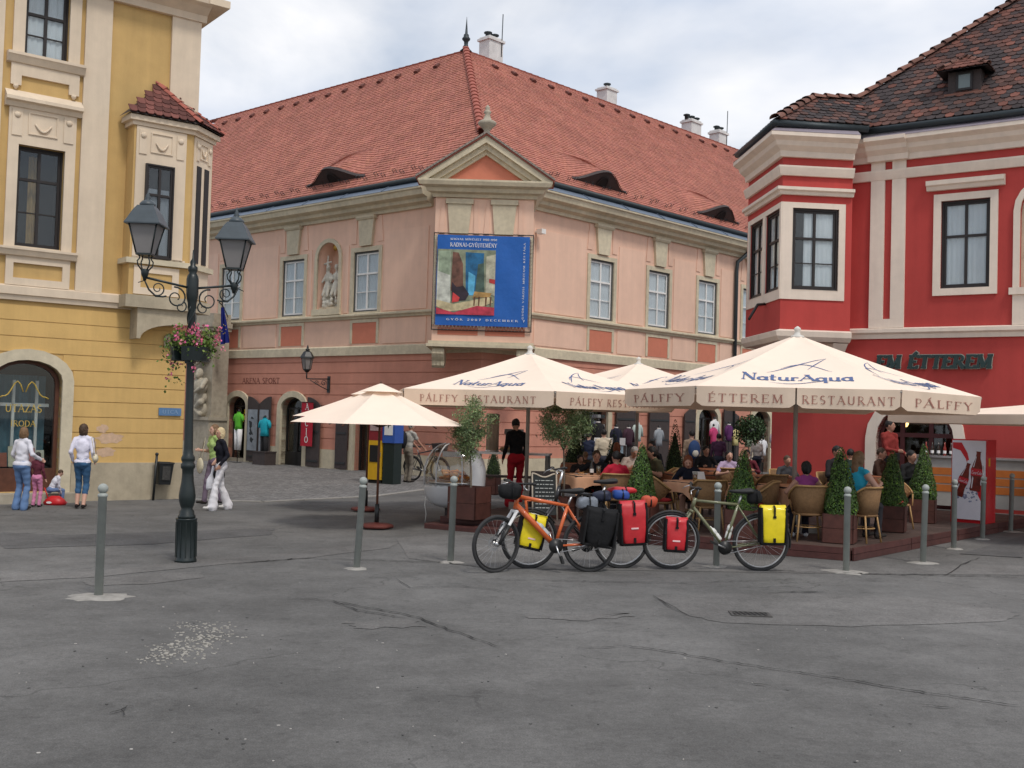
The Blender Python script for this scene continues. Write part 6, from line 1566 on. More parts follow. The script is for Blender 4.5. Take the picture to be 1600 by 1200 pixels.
soft_bag('rolled_bag', 'long red roll on the rack above the red pannier', rk(BB_, (-.02, -.04, .93)), (.20, .06, .045), M_pred, 12)
soft_bag('handlebar_bag', 'black handlebar bag hanging before the orange bicycle', rk(FO, (fo_a.x - .12, .05, .93)), (.15, .12, .10), M_pblack, 14)
soft_bag('rolled_bag', 'black tent bag under the saddle of the green bicycle', rk(BG_, (.10, .0, .90)), (.10, .07, .09), M_pblack, 17)
# ------------------------------------------------------------------ plants
random.seed(101)
M_box = mat('leaf_boxwood', (.062, .125, .032), .5, .3, 18, 0, spec=.35, tint=True)
M_oliv = mat('leaf_olive', (.17, .235, .11), .55, .3, 18, 0, spec=.3, tint=True)
M_darkl = mat('leaf_dark', (.035, .065, .025), .55, .3, 18, 0, spec=.3, tint=True)
M_bark = mat('bark', (.16, .13, .10), .9, .3, 20, .4, 60)
M_plant = mat('planter_brown', (.085, .030, .022), .6, .25, 9, .15, 50, rnd=.15)
M_soil = mat('soil', (.03, .022, .016), .95, .2, 12, .3)
def cone_leaves(Hh, Rb, n, mt, seed):
    rgl = random.Random(seed); m = MB(); m.tc = (1, 1, 1)
    for k in range(n):
        z = Hh * (1 - math.sqrt(rgl.random()) * 1.0); f = z / Hh
        rmax = Rb * (1 - f) ** .75 * (1.0 if f > .12 else (.72 + f * 2.3)); a = rgl.uniform(0, 2 * PI)
        rmax *= 1 + .20 * mnoise.noise(Vector((math.cos(a) * 2.2, math.sin(a) * 2.2, z * 5 + seed)))
        r = rmax * (1 - abs(rgl.gauss(0, .07))) + .008
        c = rgl.uniform(.45, 1.25); g_ = 1.0 if rgl.random() < .82 else rgl.uniform(1.5, 2.4)
        m.tc = (c * g_ * rgl.uniform(.9, 1.25), c * g_, c * .9)
        p = Vector((r * math.cos(a), r * math.sin(a), z)); nn = (Vector((math.cos(a), math.sin(a), .5)) + rv() * .9)
        leaf(m, p, nn, rgl.uniform(.009, .02), .62)
    return m.mesh('foliage', mt)
cone_m = [cone_leaves(.95, .34, 7000, M_box, 1), cone_leaves(.95, .33, 7000, M_box, 2)]
cone_d = cone_leaves(1.1, .28, 2600, M_darkl, 3)
stem_m = MB().tube([(0, 0, -.1), (0, 0, .7)], [.025, .01], 6).mesh('stem', M_bark)
core_m = MB().lathe([(.16, .08), (.22, .16), (.19, .35), (.11, .6), (.02, .85)], 12).mesh('dark_core', mat('dark_core', (.012, .02, .008), .95, .2, 9))  # solid near-black core filling the shrub inside its leaves
def planter(par, M, w_, h_):
    for k in range(4):
        for j in range(2):
            q = M @ RZ(k * PI / 2); MB(q).box(-w_ / 2 + (0 if k % 2 else .0), w_ / 2, -w_ / 2, -w_ / 2 + .018, .01 + j * h_ / 2 + .003, .01 + (j + 1) * h_ / 2 - .003).build('planter_board', M_plant, par)
    MB(M).box(-w_ / 2 + .02, w_ / 2 - .02, -w_ / 2 + .02, w_ / 2 - .02, .005, h_ - .03).build('soil', M_soil, par)
def topiary(label, x, y, sc, k, pl=True, dark=False, z=DZ, group='clipped cone shrubs in planters'):
    o = thing('cone_shrub', label, 'shrub', (x, y, z), 0, group); M = TR((x, y, z)) @ RZ(k * 1.3)
    h_ = .40
    if pl: planter(o, TR((x, y, z)) @ RZ(R(-25)), .42 if not dark else .40 * sc[0], h_)
    S = Matrix.Diagonal((sc[0], sc[0], sc[1], 1)); M2 = M @ TR((0, 0, h_ - .03)) @ S
    f = place([('foliage', cone_d if dark else cone_m[k % 2], [])], o, M2)[0]; f['kind'] = 'stuff'
    place([('stem', stem_m, [])], o, M2); place([('dark_core', core_m, [])], o, M2)
    return o
def dk(px, py): return G(px, py, DZ)
q = dk(1317, 850); topiary('clipped cone shrub at the front corner of the deck, right of the purple woman', q.x, q.y + .15, (.80, 1.02), 0)
q = dk(1398, 832); topiary('clipped cone shrub, middle one of the three along the right edge of the deck', q.x, q.y + .15, (.76, .96), 1)
q = dk(1447, 818); topiary('clipped cone shrub nearest the drinks fridge, left of it', q.x, q.y + .15, (.74, 1.06), 2)
q = at(1001, 800, 15.75); topiary('clipped cone shrub behind the red pannier in the middle', q.x, 15.75, (.74, .98), 3)
q = at(1160, 800, 15.3); topiary('clipped cone shrub behind the saddle of the green bicycle', q.x, 15.3, (.68, .96), 4)
q = at(897, 760, 24.0); topiary('dark narrow conifer behind the right olive tree', q.x, 24.0, (1.1, 1.15), 5, True, True)
q = at(957, 760, 25.0); topiary('dark narrow conifer between the standing guests at the back', q.x, 25.0, (.9, 1.1), 6, True, True, 0.0)
q = at(770, 760, 25.0); topiary('dark small conifer behind the food counter', q.x, 25.0, (.7, .75), 7, True, True, 0.0)
q = at(1053, 760, 23.0); topiary('dark narrow conifer behind the man in olive', q.x, 23.0, (.8, 1.2), 8, True, True)
def olive(label, x, y, z, trunk_top, crown_c, cr, pl, seed, n=4200, bot=.44):
    rgl = random.Random(seed); o = thing('olive_tree', label, 'tree', (x, y, z), 0, 'potted olive trees')
    if pl: planter(o, TR((x, y, z)) @ RZ(R(-28)), pl[0], pl[1])
    m = MB(TR((x, y, z))); m.tube([(0, 0, .3), (.015, 0, trunk_top * .5), (-.01, .01, trunk_top)], [.02, .017, .013], 7)
    for k in range(9):
        a = 2 * PI * k / 9; e = Vector((cr[0] * .75 * math.cos(a), cr[0] * .75 * math.sin(a), crown_c + rgl.uniform(-.2, .7) * cr[1])); m.tube([(-.01, .01, trunk_top - .06), Vector((e.x * .4, e.y * .4, (trunk_top + e.z) / 2)), e], [.01, .007, .003], 5)
    m.build('trunk', M_bark, o)
    m = MB(TR((x, y, z))); m.tc = (1, 1, 1)
    clumps = []
    for k in range(46):
        v = rv(); v = v * rgl.random() ** .33; clumps.append(Vector((v.x * cr[0], v.y * cr[0], crown_c + v.z * cr[1])))
    for k in range(n):
        c0 = rgl.choice(clumps); p = c0 + Vector((rgl.gauss(0, 1), rgl.gauss(0, 1), rgl.gauss(0, 1))) * .058
        c = rgl.uniform(.5, 1.5); m.tc = (c * rgl.uniform(.9, 1.15), c, c * rgl.uniform(.8, 1.1)); leaf(m, p, rv(), rgl.uniform(.018, .032), .24)
    m.build('crown', M_oliv, o, fix=False, kind='stuff')
q = at(733, 800, 17.0); olive('potted olive tree on the left above the glass food display', q.x, 17.0, DZ, 1.05, 1.40, (.31, .44), (.50, .50), 5, 6500)
q = at(879, 800, 17.6); olive('potted olive tree right of the waitress with a wide round crown', q.x, 17.6, DZ, 1.15, 1.52, (.40, .36), (.34, .34), 6, 8000)
hbp = at(1172, 668, 22.0)
hb_o = thing('hanging_basket', 'dark leafy hanging basket under the big parasol before the shops', 'hanging basket', hbp)
m = MB(TR(hbp)); m.tc = (1, 1, 1)
for k in range(1800):
    v = rv() * random.random() ** .4; c = random.uniform(.5, 1.5); m.tc = (c, c, c); leaf(m, Vector((v.x * .33, v.y * .33, v.z * .26 - (.12 if random.random() < .3 else 0))), rv(), .03, .6)
m.build('foliage', M_darkl, hb_o, fix=False, kind='stuff')
m = MB(TR(hbp)); m.tube([(0, 0, 0), (0, 0, .5)], .006, 5); m.lathe([(.05, -.2), (.16, -.12), (.18, -.02)], 12); m.build('basket', M_black, hb_o)
# ------------------------------------------------------------------ chairs and tables
def wicker_mat():
    m = mat('wicker', (.27, .15, .065), .6, .2, 30, 0, rnd=.12); t = m.node_tree; p = t.nodes['Principled BSDF']
    tcn = N(t, 'ShaderNodeTexCoord'); w1 = N(t, 'ShaderNodeTexWave', bands_direction='Z'); w1.inputs['Scale'].default_value = 28; w2 = N(t, 'ShaderNodeTexWave', bands_direction='X'); w2.inputs['Scale'].default_value = 28
    t.links.new(tcn.outputs['Object'], w1.inputs['Vector']); t.links.new(tcn.outputs['Object'], w2.inputs['Vector'])
    mu = N(t, 'ShaderNodeMath', operation='MULTIPLY'); t.links.new(w1.outputs['Fac'], mu.inputs[0]); t.links.new(w2.outputs['Fac'], mu.inputs[1])
    b = N(t, 'ShaderNodeBump'); b.inputs['Strength'].default_value = .7; b.inputs['Distance'].default_value = .01; t.links.new(mu.outputs[0], b.inputs['Height']); t.links.new(b.outputs[0], p.inputs['Normal'])
    return m
M_wick = wicker_mat(); M_cane = mat('cane', (.42, .25, .10), .45, .2, 14, .1); M_cush = mat('cushion_red', (.42, .025, .03), .8, .1, 10, .1)
def chair_kit():
    kit = []
    def arcp(r, z, a): return (r * math.sin(a), r * math.cos(a) * .95, z)           # a=0 is the back (+y)
    n = 18; A = [R(-112) + R(224) * k / n for k in range(n + 1)]
    topz = lambda a: .86 if abs(a) < R(52) else .86 - (abs(a) - R(52)) / R(60) * .22
    lowz = lambda a: .43 if abs(a) < R(60) else .43 + (abs(a) - R(60)) / R(52) * .17
    m = MB(); m.smooth = True
    m.loft([[arcp(.28 + .03 * (1 if abs(a) < R(52) else .6), topz(a), a), arcp(.25, lowz(a), a), arcp(.24, lowz(a), a), arcp(.27 + .03 * (1 if abs(a) < R(52) else .6), topz(a), a)] for a in A]); kit.append(('backrest', m.mesh('backrest', M_wick), []))
    m = MB(); m.tube([arcp(.285 + .03 * (1 if abs(a) < R(52) else .6), topz(a), a) for a in A], .017, 7); kit.append(('arm_rail', m.mesh('arm_rail', M_cane), []))
    m = MB(); m.lathe([(.235, .40), (.25, .42), (.24, .44)], 18); kit.append(('seat', m.mesh('seat', M_wick), []))
    m = MB(); m.smooth = True; m.lathe([(.19, .44), (.215, .455), (.21, .48), (.17, .49)], 16); kit.append(('cushion', m.mesh('cushion', M_cush), []))
    for sx in (-1, 1):
        for sy in (-1, 1):
            m = MB(); m.tube([(sx * .17, sy * .16, .42), (sx * .215, sy * .22, 0)], [.016, .014], 7); kit.append(('leg', m.mesh('leg', M_cane), []))
    m = MB(); m.tube([(.195 * math.cos(2 * PI * k / 12), .2 * math.sin(2 * PI * k / 12), .22) for k in range(12)], .009, 5, closed=True); kit.append(('stretcher', m.mesh('stretcher', M_cane), []))
    for sx in (-1, 1): m = MB(); m.tube([(sx * .2, -.2, .42), (sx * .27, -.13, .62)], .014, 6); kit.append(('arm_post', m.mesh('arm_post', M_cane), []))
    return kit
CH = chair_kit()
def chair(label, x, y, rz, sc=.9):
    o = thing('wicker_chair', label, 'chair', (x, y, DZ), 0, 'wicker chairs on the terrace'); place(CH, o, TR((x, y, DZ)) @ RZ(rz) @ Matrix.Diagonal((sc, sc, sc, 1))); return o
M_clo = cloth('tablecloth_peach', (.72, .40, .24), .12, .14); M_clob = cloth('tablecloth_brown', (.24, .09, .045), .05, .2)
def table(label, x, y, rz, mt, w_=.78, zt=.70, seed=0):
    o = thing('table', label, 'table', (x, y, DZ), 0, 'terrace tables'); M = TR((x, y, DZ)) @ RZ(rz)
    m = MB(M); m.box(-w_ / 2, w_ / 2, -w_ / 2, w_ / 2, zt - .03, zt); m.build('tabletop', M_shut, o)
    for sx in (-1, 1):
        for sy in (-1, 1): m = MB(M); m.box(sx * (w_ / 2 - .05) - .02, sx * (w_ / 2 - .05) + .02, sy * (w_ / 2 - .05) - .02, sy * (w_ / 2 - .05) + .02, 0, zt - .03); m.build('leg', M_shut, o)
    m = MB(M); m.smooth = True; n = 48; rings = []
    for j in range(7):
        ring_ = []
        for k in range(n):
            a = 2 * PI * k / n + PI / 4; c, s_ = math.cos(a), math.sin(a); q = max(abs(c), abs(s_)); sq = (c / q * w_ / 2, s_ / q * w_ / 2)
            corner = (1 - abs(abs(c) - abs(s_))) ** 3; ln = .16 + .17 * corner
            if j == 0: p = (sq[0] * .02, sq[1] * .02, zt + .006)
            elif j == 1: p = (sq[0] * .98, sq[1] * .98, zt + .006)
            else:
                f = (j - 1) / 5; wv = .018 * math.sin(k * 1.7 + seed) * f; e = 1.02 + .03 * f
                p = (sq[0] * e + c * wv, sq[1] * e + s_ * wv, zt + .004 - ln * f)
            ring_.append(p)
        rings.append(ring_)
    m.loft(rings, caps=False); m.poly([p for p in rings[0]])
    cl = m.build('tablecloth', mt, None, fix=False); tag(cl, label.replace('table', 'cloth', 1).replace('with', 'on the table with') if False else 'cloth over the ' + label, 'tablecloth', 'cloths on the terrace tables')
    return o
def tb(px, Y, lab, mt, rz=.2, seed=0, **kw):
    q = at(px, 740, Y); return table(lab, q.x, Y, rz, mt, seed=seed, **kw), q.x
_, t1x = tb(918, 18.0, 'peach clothed table left, by the man in the black shirt', M_clo, .4, 1)
_, t2x = tb(1092, 16.75, 'peach clothed table in the middle, behind the green handlebar', M_clo, .5, 2)
_, t3x = tb(1240, 16.4, 'peach clothed table in front of the woman in purple', M_clo, .3, 3)
_, t4x = tb(1345, 17.5, 'peach clothed table behind the front corner shrub', M_clo, .4, 4)
_, t5x = tb(925, 22.3, 'brown clothed table at the back left of the terrace', M_clob, .3, 5, w_=1.0)
_, t6x = tb(985, 20.6, 'brown clothed table of the grey haired man', M_clob, .3, 6, w_=.9)
_, t7x = tb(1125, 21.6, 'brown clothed table at the back under the hanging basket', M_clob, .3, 7, w_=1.0)
_, t8x = tb(1205, 19.3, 'brown clothed table beside the pole of the big parasol', M_clob, .35, 8, w_=.95)
_, t9x = tb(1370, 20.6, 'brown clothed table near the arched restaurant door', M_clob, .35, 9, w_=.95)
_, t10x = tb(1065, 19.4, 'brown clothed table of the man in olive', M_clob, .35, 10, w_=.85)
def chp(px, Y, rz, lab, sc=.9): q = at(px, 760, Y); return chair(lab, q.x, Y, rz, sc)
# a chair's back is on +y; rz = pi turns the back to the square
chp(965, 17.0, PI - .2, 'wicker chair of the diner in the red shirt'); chp(1107, 16.0, PI + .1, 'wicker chair with its back to the green bicycle'); chp(1264, 15.25, PI - .05, 'wicker chair of the woman in purple, seen from behind')
chp(1347, 15.3, PI / 2 + 2.3, 'wicker chair at the deck corner, between two cone shrubs'); chp(1190, 16.0, -PI / 2 - .2, 'wicker chair with red cushion behind the yellow pannier'); chp(1030, 16.6, PI / 2 + .2, 'wicker chair right of the middle cone shrub')
chp(935, 18.4, .1, 'wicker chair of the man in the black shirt'); chp(1077, 17.5, -.1, 'wicker chair of the woman in navy'); chp(985, 21.1, 0, 'wicker chair of the grey haired man'); chp(1040, 19.5, -PI / 2, 'wicker chair of the man in olive')
chp(1205, 18.4, PI + .3, 'empty wicker chair left of the big parasol pole'); chp(1137, 20.6, PI, 'empty wicker chair behind the right middle shrub'); chp(1300, 19.6, .2, 'wicker chair of the man by the red wall'); chp(1225, 20.3, .2, 'empty wicker chair at the back by the red wall'); chp(1400, 17.6, .4, 'empty wicker chair behind the right edge shrubs')
chp(1165, 18.6, .6, 'empty wicker chair in the middle of the terrace')
# things on the tables
M_beer = mat('beer', (.45, .20, .02), .2, .1, 9, 0, coat=.5); M_foam = mat('beer_foam', (.8, .76, .66), .8); M_gclear = glass('clear_glass', (.85, .88, .88), .1); M_plate = mat('plate_white', (.75, .74, .72), .4, .03, 9, 0)
def beer(lab, x, y, zt=.706):
    o = thing('beer_glass', lab, 'glass', (x, y, DZ + zt)); M = TR((x, y, DZ + zt)); MB(M).lathe([(.030, .0), (.036, .005), (.036, .15), (.033, .15), (.032, .01)], 12).build('glass', M_gclear, o); MB(M).lathe([(.030, .006), (.0315, .105)], 12).build('beer', M_beer, o); MB(M).lathe([(.0315, .105), (.031, .13)], 12).build('foam', M_foam, o)
def bottle(lab, x, y, mt, zt=.706):
    o = thing('bottle', lab, 'bottle', (x, y, DZ + zt)); M = TR((x, y, DZ + zt)); MB(M).lathe([(.03, 0), (.032, .01), (.032, .13), (.014, .19), (.012, .24), (.012, .25)], 12).build('body', mt, o); MB(M).lathe([(.0335, .04), (.0335, .1)], 12, caps=False).build('label', M_plate, o)
def plate(lab, x, y, zt=.706):
    o = thing('plate', lab, 'plate', (x, y, DZ + zt)); M = TR((x, y, DZ + zt)); MB(M).lathe([(.06, .0), (.11, .012), (.115, .016), (.06, .008)], 18).build('dish', M_plate, o); MB(M).ball((0, 0, .018), (.06, .05, .02), 10, 6).build('food', mat('food_brown', (.35, .16, .05), .8, .3, 30), o)
M_btl = mat('bottle_dark', (.02, .012, .006), .15, 0, bump=0, coat=.4)
bottle('dark bottle with pale label before the man in black', t1x + .05, 17.75, M_btl); beer('tall beer glass before the man in black', t1x + .17, 17.85); plate('white plate on the left peach table', t1x - .12, 17.8)
beer('half full beer glass on the middle peach table', t2x - .08, 16.6); plate('white plate on the middle peach table', t2x + .12, 16.65)
q = MB(TR((t2x + .02, 16.75, DZ + .71)) @ RX(-.9)); q.box(-.09, .09, -.001, .001, 0, .22); tag(q.build('menu_card', M_plate), 'white menu card held up on the middle peach table', 'menu')
beer('beer glass on the table before the woman in purple', t3x + .1, 16.45); plate('white plate behind the front corner shrub', t4x - .1, 17.4)
# ------------------------------------------------------------------ food display, counter, board
fd = at(709, 800, 17.9); fdp = Vector((fd.x, 17.9, 0))
M_shell = mat('shell_white', (.62, .63, .65), .35, .04, 6, 0, coat=.3)
disp = thing('food_display', 'egg shaped white food display with a clear curved hood', 'food display', fdp)
FM_ = TR(fdp) @ RZ(R(-18))
m = MB(FM_); m.smooth = True; n = 24
def eg(z, rx, ry, dx=0): return [(dx + rx * math.cos(2 * PI * k / n), ry * math.sin(2 * PI * k / n), z) for k in range(n)]
m.loft([eg(.26, .18, .16, .02), eg(.29, .33, .27, .02), eg(.36, .44, .36, .01), eg(.47, .50, .40), eg(.60, .515, .41), eg(.66, .50, .40)]); m.build('lower_shell', M_shell, disp)
m = MB(FM_); m.smooth = True
def part_egg(z, rx, ry, a0, a1, k_=12): return [(rx * math.cos(a0 + (a1 - a0) * k / k_), ry * math.sin(a0 + (a1 - a0) * k / k_), z) for k in range(k_ + 1)]
lev = [(.62, .51, .405), (.76, .52, .41), (.9, .52, .41), (1.05, .48, .385), (1.2, .38, .32), (1.28, .28, .25), (1.32, .16, .15)]
m.loft([part_egg(z, a, b, R(-40), R(60)) for z, a, b in lev], closed=False, caps=False); m.build('side_shell', M_shell, disp, fix=False)
m = MB(FM_); m.smooth = True
m.loft([part_egg(z, a * .995, b * .995, R(60), R(320), 22) for z, a, b in lev], closed=False, caps=False); m.build('clear_hood', glass('hood_glass', (.80, .80, .79), .12), disp, fix=False)
for a in (R(195), R(250), R(300)):
    m = MB(FM_); m.tube([(l[1] * math.cos(a), l[2] * math.sin(a), l[0]) for l in lev], .013, 6); m.build('hood_rib', M_shell, disp)
m = MB(FM_); m.lathe([(.44, .67), (.46, .69), (.44, .70)], 24); m.build('tray', M_chrome, disp)
for k in range(34):
    a = random.uniform(0, 2 * PI); r = random.uniform(0, .3); MB(FM_).ball((r * math.cos(a) - .05, r * math.sin(a) * .8, .73 + random.uniform(0, .16) * (1 - r)), (random.uniform(.04, .07), random.uniform(.03, .05), random.uniform(.025, .04)), 8, 6).build('pastry', mat('pastry_%d' % (k % 3), ((.60, .26, .05), (.70, .33, .07), (.45, .17, .04))[k % 3], .6, .25, 20), disp)
m = MB(FM_); m.tube([(-.16, 0, 1.15), (.16, 0, 1.15)], .018, 8); m.build('warming_lamp', M_em, disp)
m = MB(FM_); m.box(-.2, .2, -.07, .06, 1.17, 1.185); m.box(-.2, .2, -.075, -.065, 1.10, 1.185); m.build('lamp_hood', M_chrome, disp)
m = MB(FM_); m.box(-.12, .16, -.1, .14, .0, .38); m.build('stand', M_shut, disp)
m = MB(FM_); m.box(-.36, .2, -.26, .26, .0, .03); m.build('foot', M_shut, disp)
m = MB(FM_); m.tube([(-.45, -.1, .5), (-.47, -.12, .3), (-.44, -.12, .15), (-.46, -.1, .02)], .008, 5); m.build('cable', M_white, disp)
cq = at(800, 760, 21.6)
cnt = thing('serving_counter', 'narrow grey serving counter behind the waitress', 'counter', (cq.x, 21.6, DZ))
CM_ = TR((cq.x, 21.6, DZ)) @ RZ(R(-8))
box_part('counter_top', M_chrome, cnt, -.75, .75, -.3, .3, .88, .92, CM_)
for x in (-.7, .7):
    for y in (-.26, .26): box_part('leg', mat('leg_grey', (.25, .25, .24), .6), cnt, x - .025, x + .025, y - .025, y + .025, 0, .88, CM_)
box_part('shelf', M_shut, cnt, -.7, .7, -.25, .25, .42, .45, CM_)
M_mesh = mat('dispenser_mesh', (.42, .33, .25), .6, .2, 60, .5, 120)
hs = thing('cylinder_dispenser', 'tall beige mesh cylinder standing on the serving counter', 'dispenser', CM_ @ Vector((-.42, 0, .92)))
HM_ = CM_ @ TR((-.42, 0, .92)); m = MB(HM_); m.lathe([(.12, 0), (.12, .70)], 18); m.build('cylinder', M_mesh, hs); m = MB(HM_); m.lathe([(.135, .70), (.135, .74), (.1, .76)], 18); m.build('lid', M_stone2, hs); m = MB(HM_); m.lathe([(.135, .0), (.135, .03)], 18); m.build('foot', M_chrome, hs)
for k in range(10): m = MB(HM_ @ RZ(2 * PI * k / 10)); m.tube([(.122, 0, .03), (.122, 0, .70)], .005, 4); m.build('bar', M_stone2, hs)
cf = thing('coffee_machine', 'dark coffee machine on the counter left of the waitress', 'machine', CM_ @ Vector((.0, 0, .92))); KM = CM_ @ TR((.0, .05, .92))
m = MB(KM); m.box(-.17, .17, -.15, .2, .0, .12); m.box(-.17, .17, .02, .2, .12, .36); m.box(-.17, .17, -.15, .2, .36, .46); m.build('body', mat('machine_grey', (.16, .16, .16), .4, .1, 9, 0), cf)
m = MB(KM); m.tube([(0, -.06, .36), (0, -.06, .26)], .025, 8); m.build('spout', M_chrome, cf)
tray = thing('fruit_bowl', 'low bowl of bread on the serving counter', 'bowl', CM_ @ Vector((-.12, -.12, .92)))
TM_ = CM_ @ TR((-.12, -.14, .92)); m = MB(TM_); m.lathe([(.06, 0), (.15, .05), (.16, .06), (.14, .05)], 16); m.build('bowl', M_stone2, tray)
for k in range(7): MB(TM_).ball((random.uniform(-.08, .08), random.uniform(-.07, .07), .07), (.055, .035, .035), 8, 6).build('bread_roll', mat('bread', (.35, .22, .12), .8, .2, 30), tray)
ab = dk(851, 795); ab.y = 17.2; ab = at(852, 795, 17.2)
brd = thing('chalkboard', 'wooden framed black menu board with chalk writing, behind the orange bicycle', 'menu board', (ab.x, 17.2, DZ)); AM_ = TR((ab.x, 17.2, DZ)) @ RZ(R(12)) @ RX(R(-10))
bw, bh = .40, .74
m = MB(AM_); topc = [(bw / 2 - bw * i / 12, bh + .03 * math.cos(2 * PI * i / 12) - .03) for i in range(13)]
m.prism([(p[0], 0, p[1]) for p in [(-bw / 2, .08), (bw / 2, .08)] + topc], (0, .015, 0)); m.build('board', mat('chalkboard', (.02, .024, .024), .8, .3, 12), brd)
MB(AM_).tube([(-bw / 2, 0, .0), (-bw / 2, 0, bh - .0)] + [(p[0], 0, p[1]) for p in topc[::-1]] + [(bw / 2, 0, 0)], .014, 6).build('board_frame', mat('frame_pale_wood', (.5, .43, .34), .7, .2, 12), brd)
MB(TR((ab.x, 17.2, DZ)) @ RZ(R(12)) @ RX(R(14))).box(-bw / 2, bw / 2, .36, .38, .0, bh - .05).build('rear_board', M_shut, brd)
m = MB(AM_)
for k in range(8):
    z = .62 - k * .062; x = -.15
    while x < .14:
        l_ = random.uniform(.02, .07); m.box(x, x + l_, -.004, -.001, z, z + .012); x += l_ + .015
m.build('chalk_writing', mat('chalk', (.45, .47, .45), .95), brd, kind='stuff')
# ------------------------------------------------------------------ drinks fridge and bar
fp = dk(1512, 817); FRG = frame(fp, R(-40))
frd = thing('drinks_fridge', 'red drinks fridge with cola bottles pictured on its white door', 'fridge', (fp.x, fp.y, DZ))
FRG = TR((0, 0, DZ)) @ FRG
M_fred = mat('fridge_red', (.60, .012, .02), .35, .04, 9, 0, coat=.3); M_fwh = mat('fridge_white', (.76, .74, .80), .3, .03, 9, 0, coat=.3)
fw, fh, fdp_ = .30, 1.46, .55
box_part('cabinet', M_fred, frd, -fw, fw, .03, fdp_, .0, fh, FRG)
box_part('door', M_fwh, frd, -fw + .02, fw - .02, .0, .03, .06, fh - .02, FRG)
door = bpy.data.objects[frd.name]
def flat(nm, pts, mt, par, M, y): return MB(M).poly([(p[0], y, p[1]) for p in pts]).build(nm, mt, par, fix=False)
flat('red_swoosh', [(-.27, 1.40), (-.12, 1.40), (-.02, 1.22), (.02, 1.05), (.0, .98), (-.05, 1.12), (-.14, 1.26), (-.27, 1.30)], M_fred, frd, FRG, -.004)
flat('red_swoosh', [(.05, .82), (.10, .70), (.16, .5), (.27, .28), (.27, .62), (.16, .70), (.10, .85)], M_fred, frd, FRG, -.004)
M_cola = mat('cola_print', (.16, .02, .012), .35, .55, 14, 0); M_colb = mat('cola_label', (.5, .02, .03), .4); M_ice = mat('ice_print', (.25, .27, .38), .4, .5, 30, 0)
def pr_bottle(cx, cz, s_, ang):
    prof = [(.075, 0), (.08, .04), (.068, .16), (.085, .26), (.085, .34), (.06, .44), (.035, .52), (.03, .60), (.036, .61), (.036, .66)]
    pts = [(a, b) for a, b in prof] + [(-a, b) for a, b in prof[::-1]]; c, s2 = math.cos(ang), math.sin(ang)
    tf = lambda p: (cx + s_ * (p[0] * c - p[1] * s2), cz + s_ * (p[0] * s2 + p[1] * c))
    bo_ = flat('bottle_picture', [tf(p) for p in pts], M_cola, frd, FRG, -.006)
    flat('label_picture', [tf(p) for p in ((-.086, .24), (.086, .24), (.088, .35), (-.088, .35))], M_colb, bo_, FRG, -.008)
    flat('glint_picture', [tf(p) for p in ((-.06, .04), (-.045, .04), (-.04, .2), (-.055, .23))], M_fwh, bo_, FRG, -.008); flat('glint_picture', [tf(p) for p in ((-.06, .37), (-.048, .37), (-.022, .54), (-.028, .54))], M_fwh, bo_, FRG, -.008)
    flat('cap_picture', [tf(p) for p in ((-.036, .62), (.036, .62), (.036, .67), (-.036, .67))], M_fwh, bo_, FRG, -.008)
    m = MB(FRG); letters(m, 'Coca-Cola'.replace('C', 'C'), lambda x, y, l: (tf((x / s_, .265 + y / s_))[0], -.010 - l, tf((x / s_, .265 + y / s_))[1]), .05 * s_, width=.15 * s_, serif=False, slant=.25); m.build('label_lettering', M_fwh, bo_, fix=False)
pr_bottle(-.17, .46, .98, R(-17)); pr_bottle(.11, .56, 1.12, R(-5))
for k in range(40):
    x, z, r_ = random.uniform(-.24, .16), random.uniform(.34, .62), random.uniform(.008, .028)
    flat('ice_picture', [(x + r_, z), (x + r_ * .3, z + r_), (x - r_, z + r_ * .3), (x - r_ * .2, z - r_ * .8)], M_ice, frd, FRG, -.0045 - .00002 * k)
box_part('yellow_sticker', mat('sticker_yellow', (.75, .5, .02), .5), frd, fw + .0005, fw + .003, .12, .2, 1.0, 1.14, FRG)
box_part('plinth', M_dark, frd, -fw + .01, fw - .01, .06, fdp_ - .02, -.0, .05, FRG)
m = MB(FRG); m.tube([(fw - .05, -.02, .7), (fw - .05, -.02, 1.0)], .01, 6); m.build('handle', M_chrome, frd)
ba = dk(1560, 800); BRF = TR((0, 0, DZ)) @ frame(Vector((ba.x + .25, ba.y + .9, 0)), R(-36))
bar = thing('bar_counter', 'pale bar counter with orange stripes and a steel top behind the fridge', 'counter', BRF.translation)
M_barw = mat('bar_panel', (.40, .38, .35), .6, .06, 6, .05); M_baro = mat('bar_orange', (.55, .16, .03), .6, .1, 6, .05)
box_part('body', M_barw, bar, -1.6, 2.6, 0, .7, 0, 1.02, BRF); box_part('counter_top', M_chrome, bar, -1.65, 2.65, -.05, .75, 1.02, 1.06, BRF)
for z in (.30, .48, .66): box_part('orange_stripe', M_baro, bar, -1.6, 2.6, -.008, .0, z, z + .15, BRF)
for k in range(7):
    x = -1.4 + k * .13; o = thing('bottle', '%s bottle from the left in the row on the bar counter' % ('first', 'second', 'third', 'fourth', 'fifth', 'sixth', 'seventh')[k], 'bottle', BRF @ Vector((x, .25, 1.06)), 0, 'bottles on the bar'); M = BRF @ TR((x, .25, 1.06)); MB(M).lathe([(.035, 0), (.035, .16), (.014, .22), (.014, .29)], 10).build('body', M_btl if k % 3 else mat('bottle_red', (.25, .03, .02), .2), o); MB(M).lathe([(.0355, .05), (.0355, .11)], 10, caps=False).build('label', M_plate, o)
pl2 = thing('tray', 'shiny steel tray lying on the right part of the bar counter', 'tray', BRF @ Vector((1.0, .3, 1.06))); MB(BRF @ TR((1.0, .3, 1.06))).lathe([(.2, .0), (.26, .02), (.27, .025), (.2, .01)], 20).build('dish', M_chrome, pl2)
# ------------------------------------------------------------------ things on and before the palace
random.seed(202)
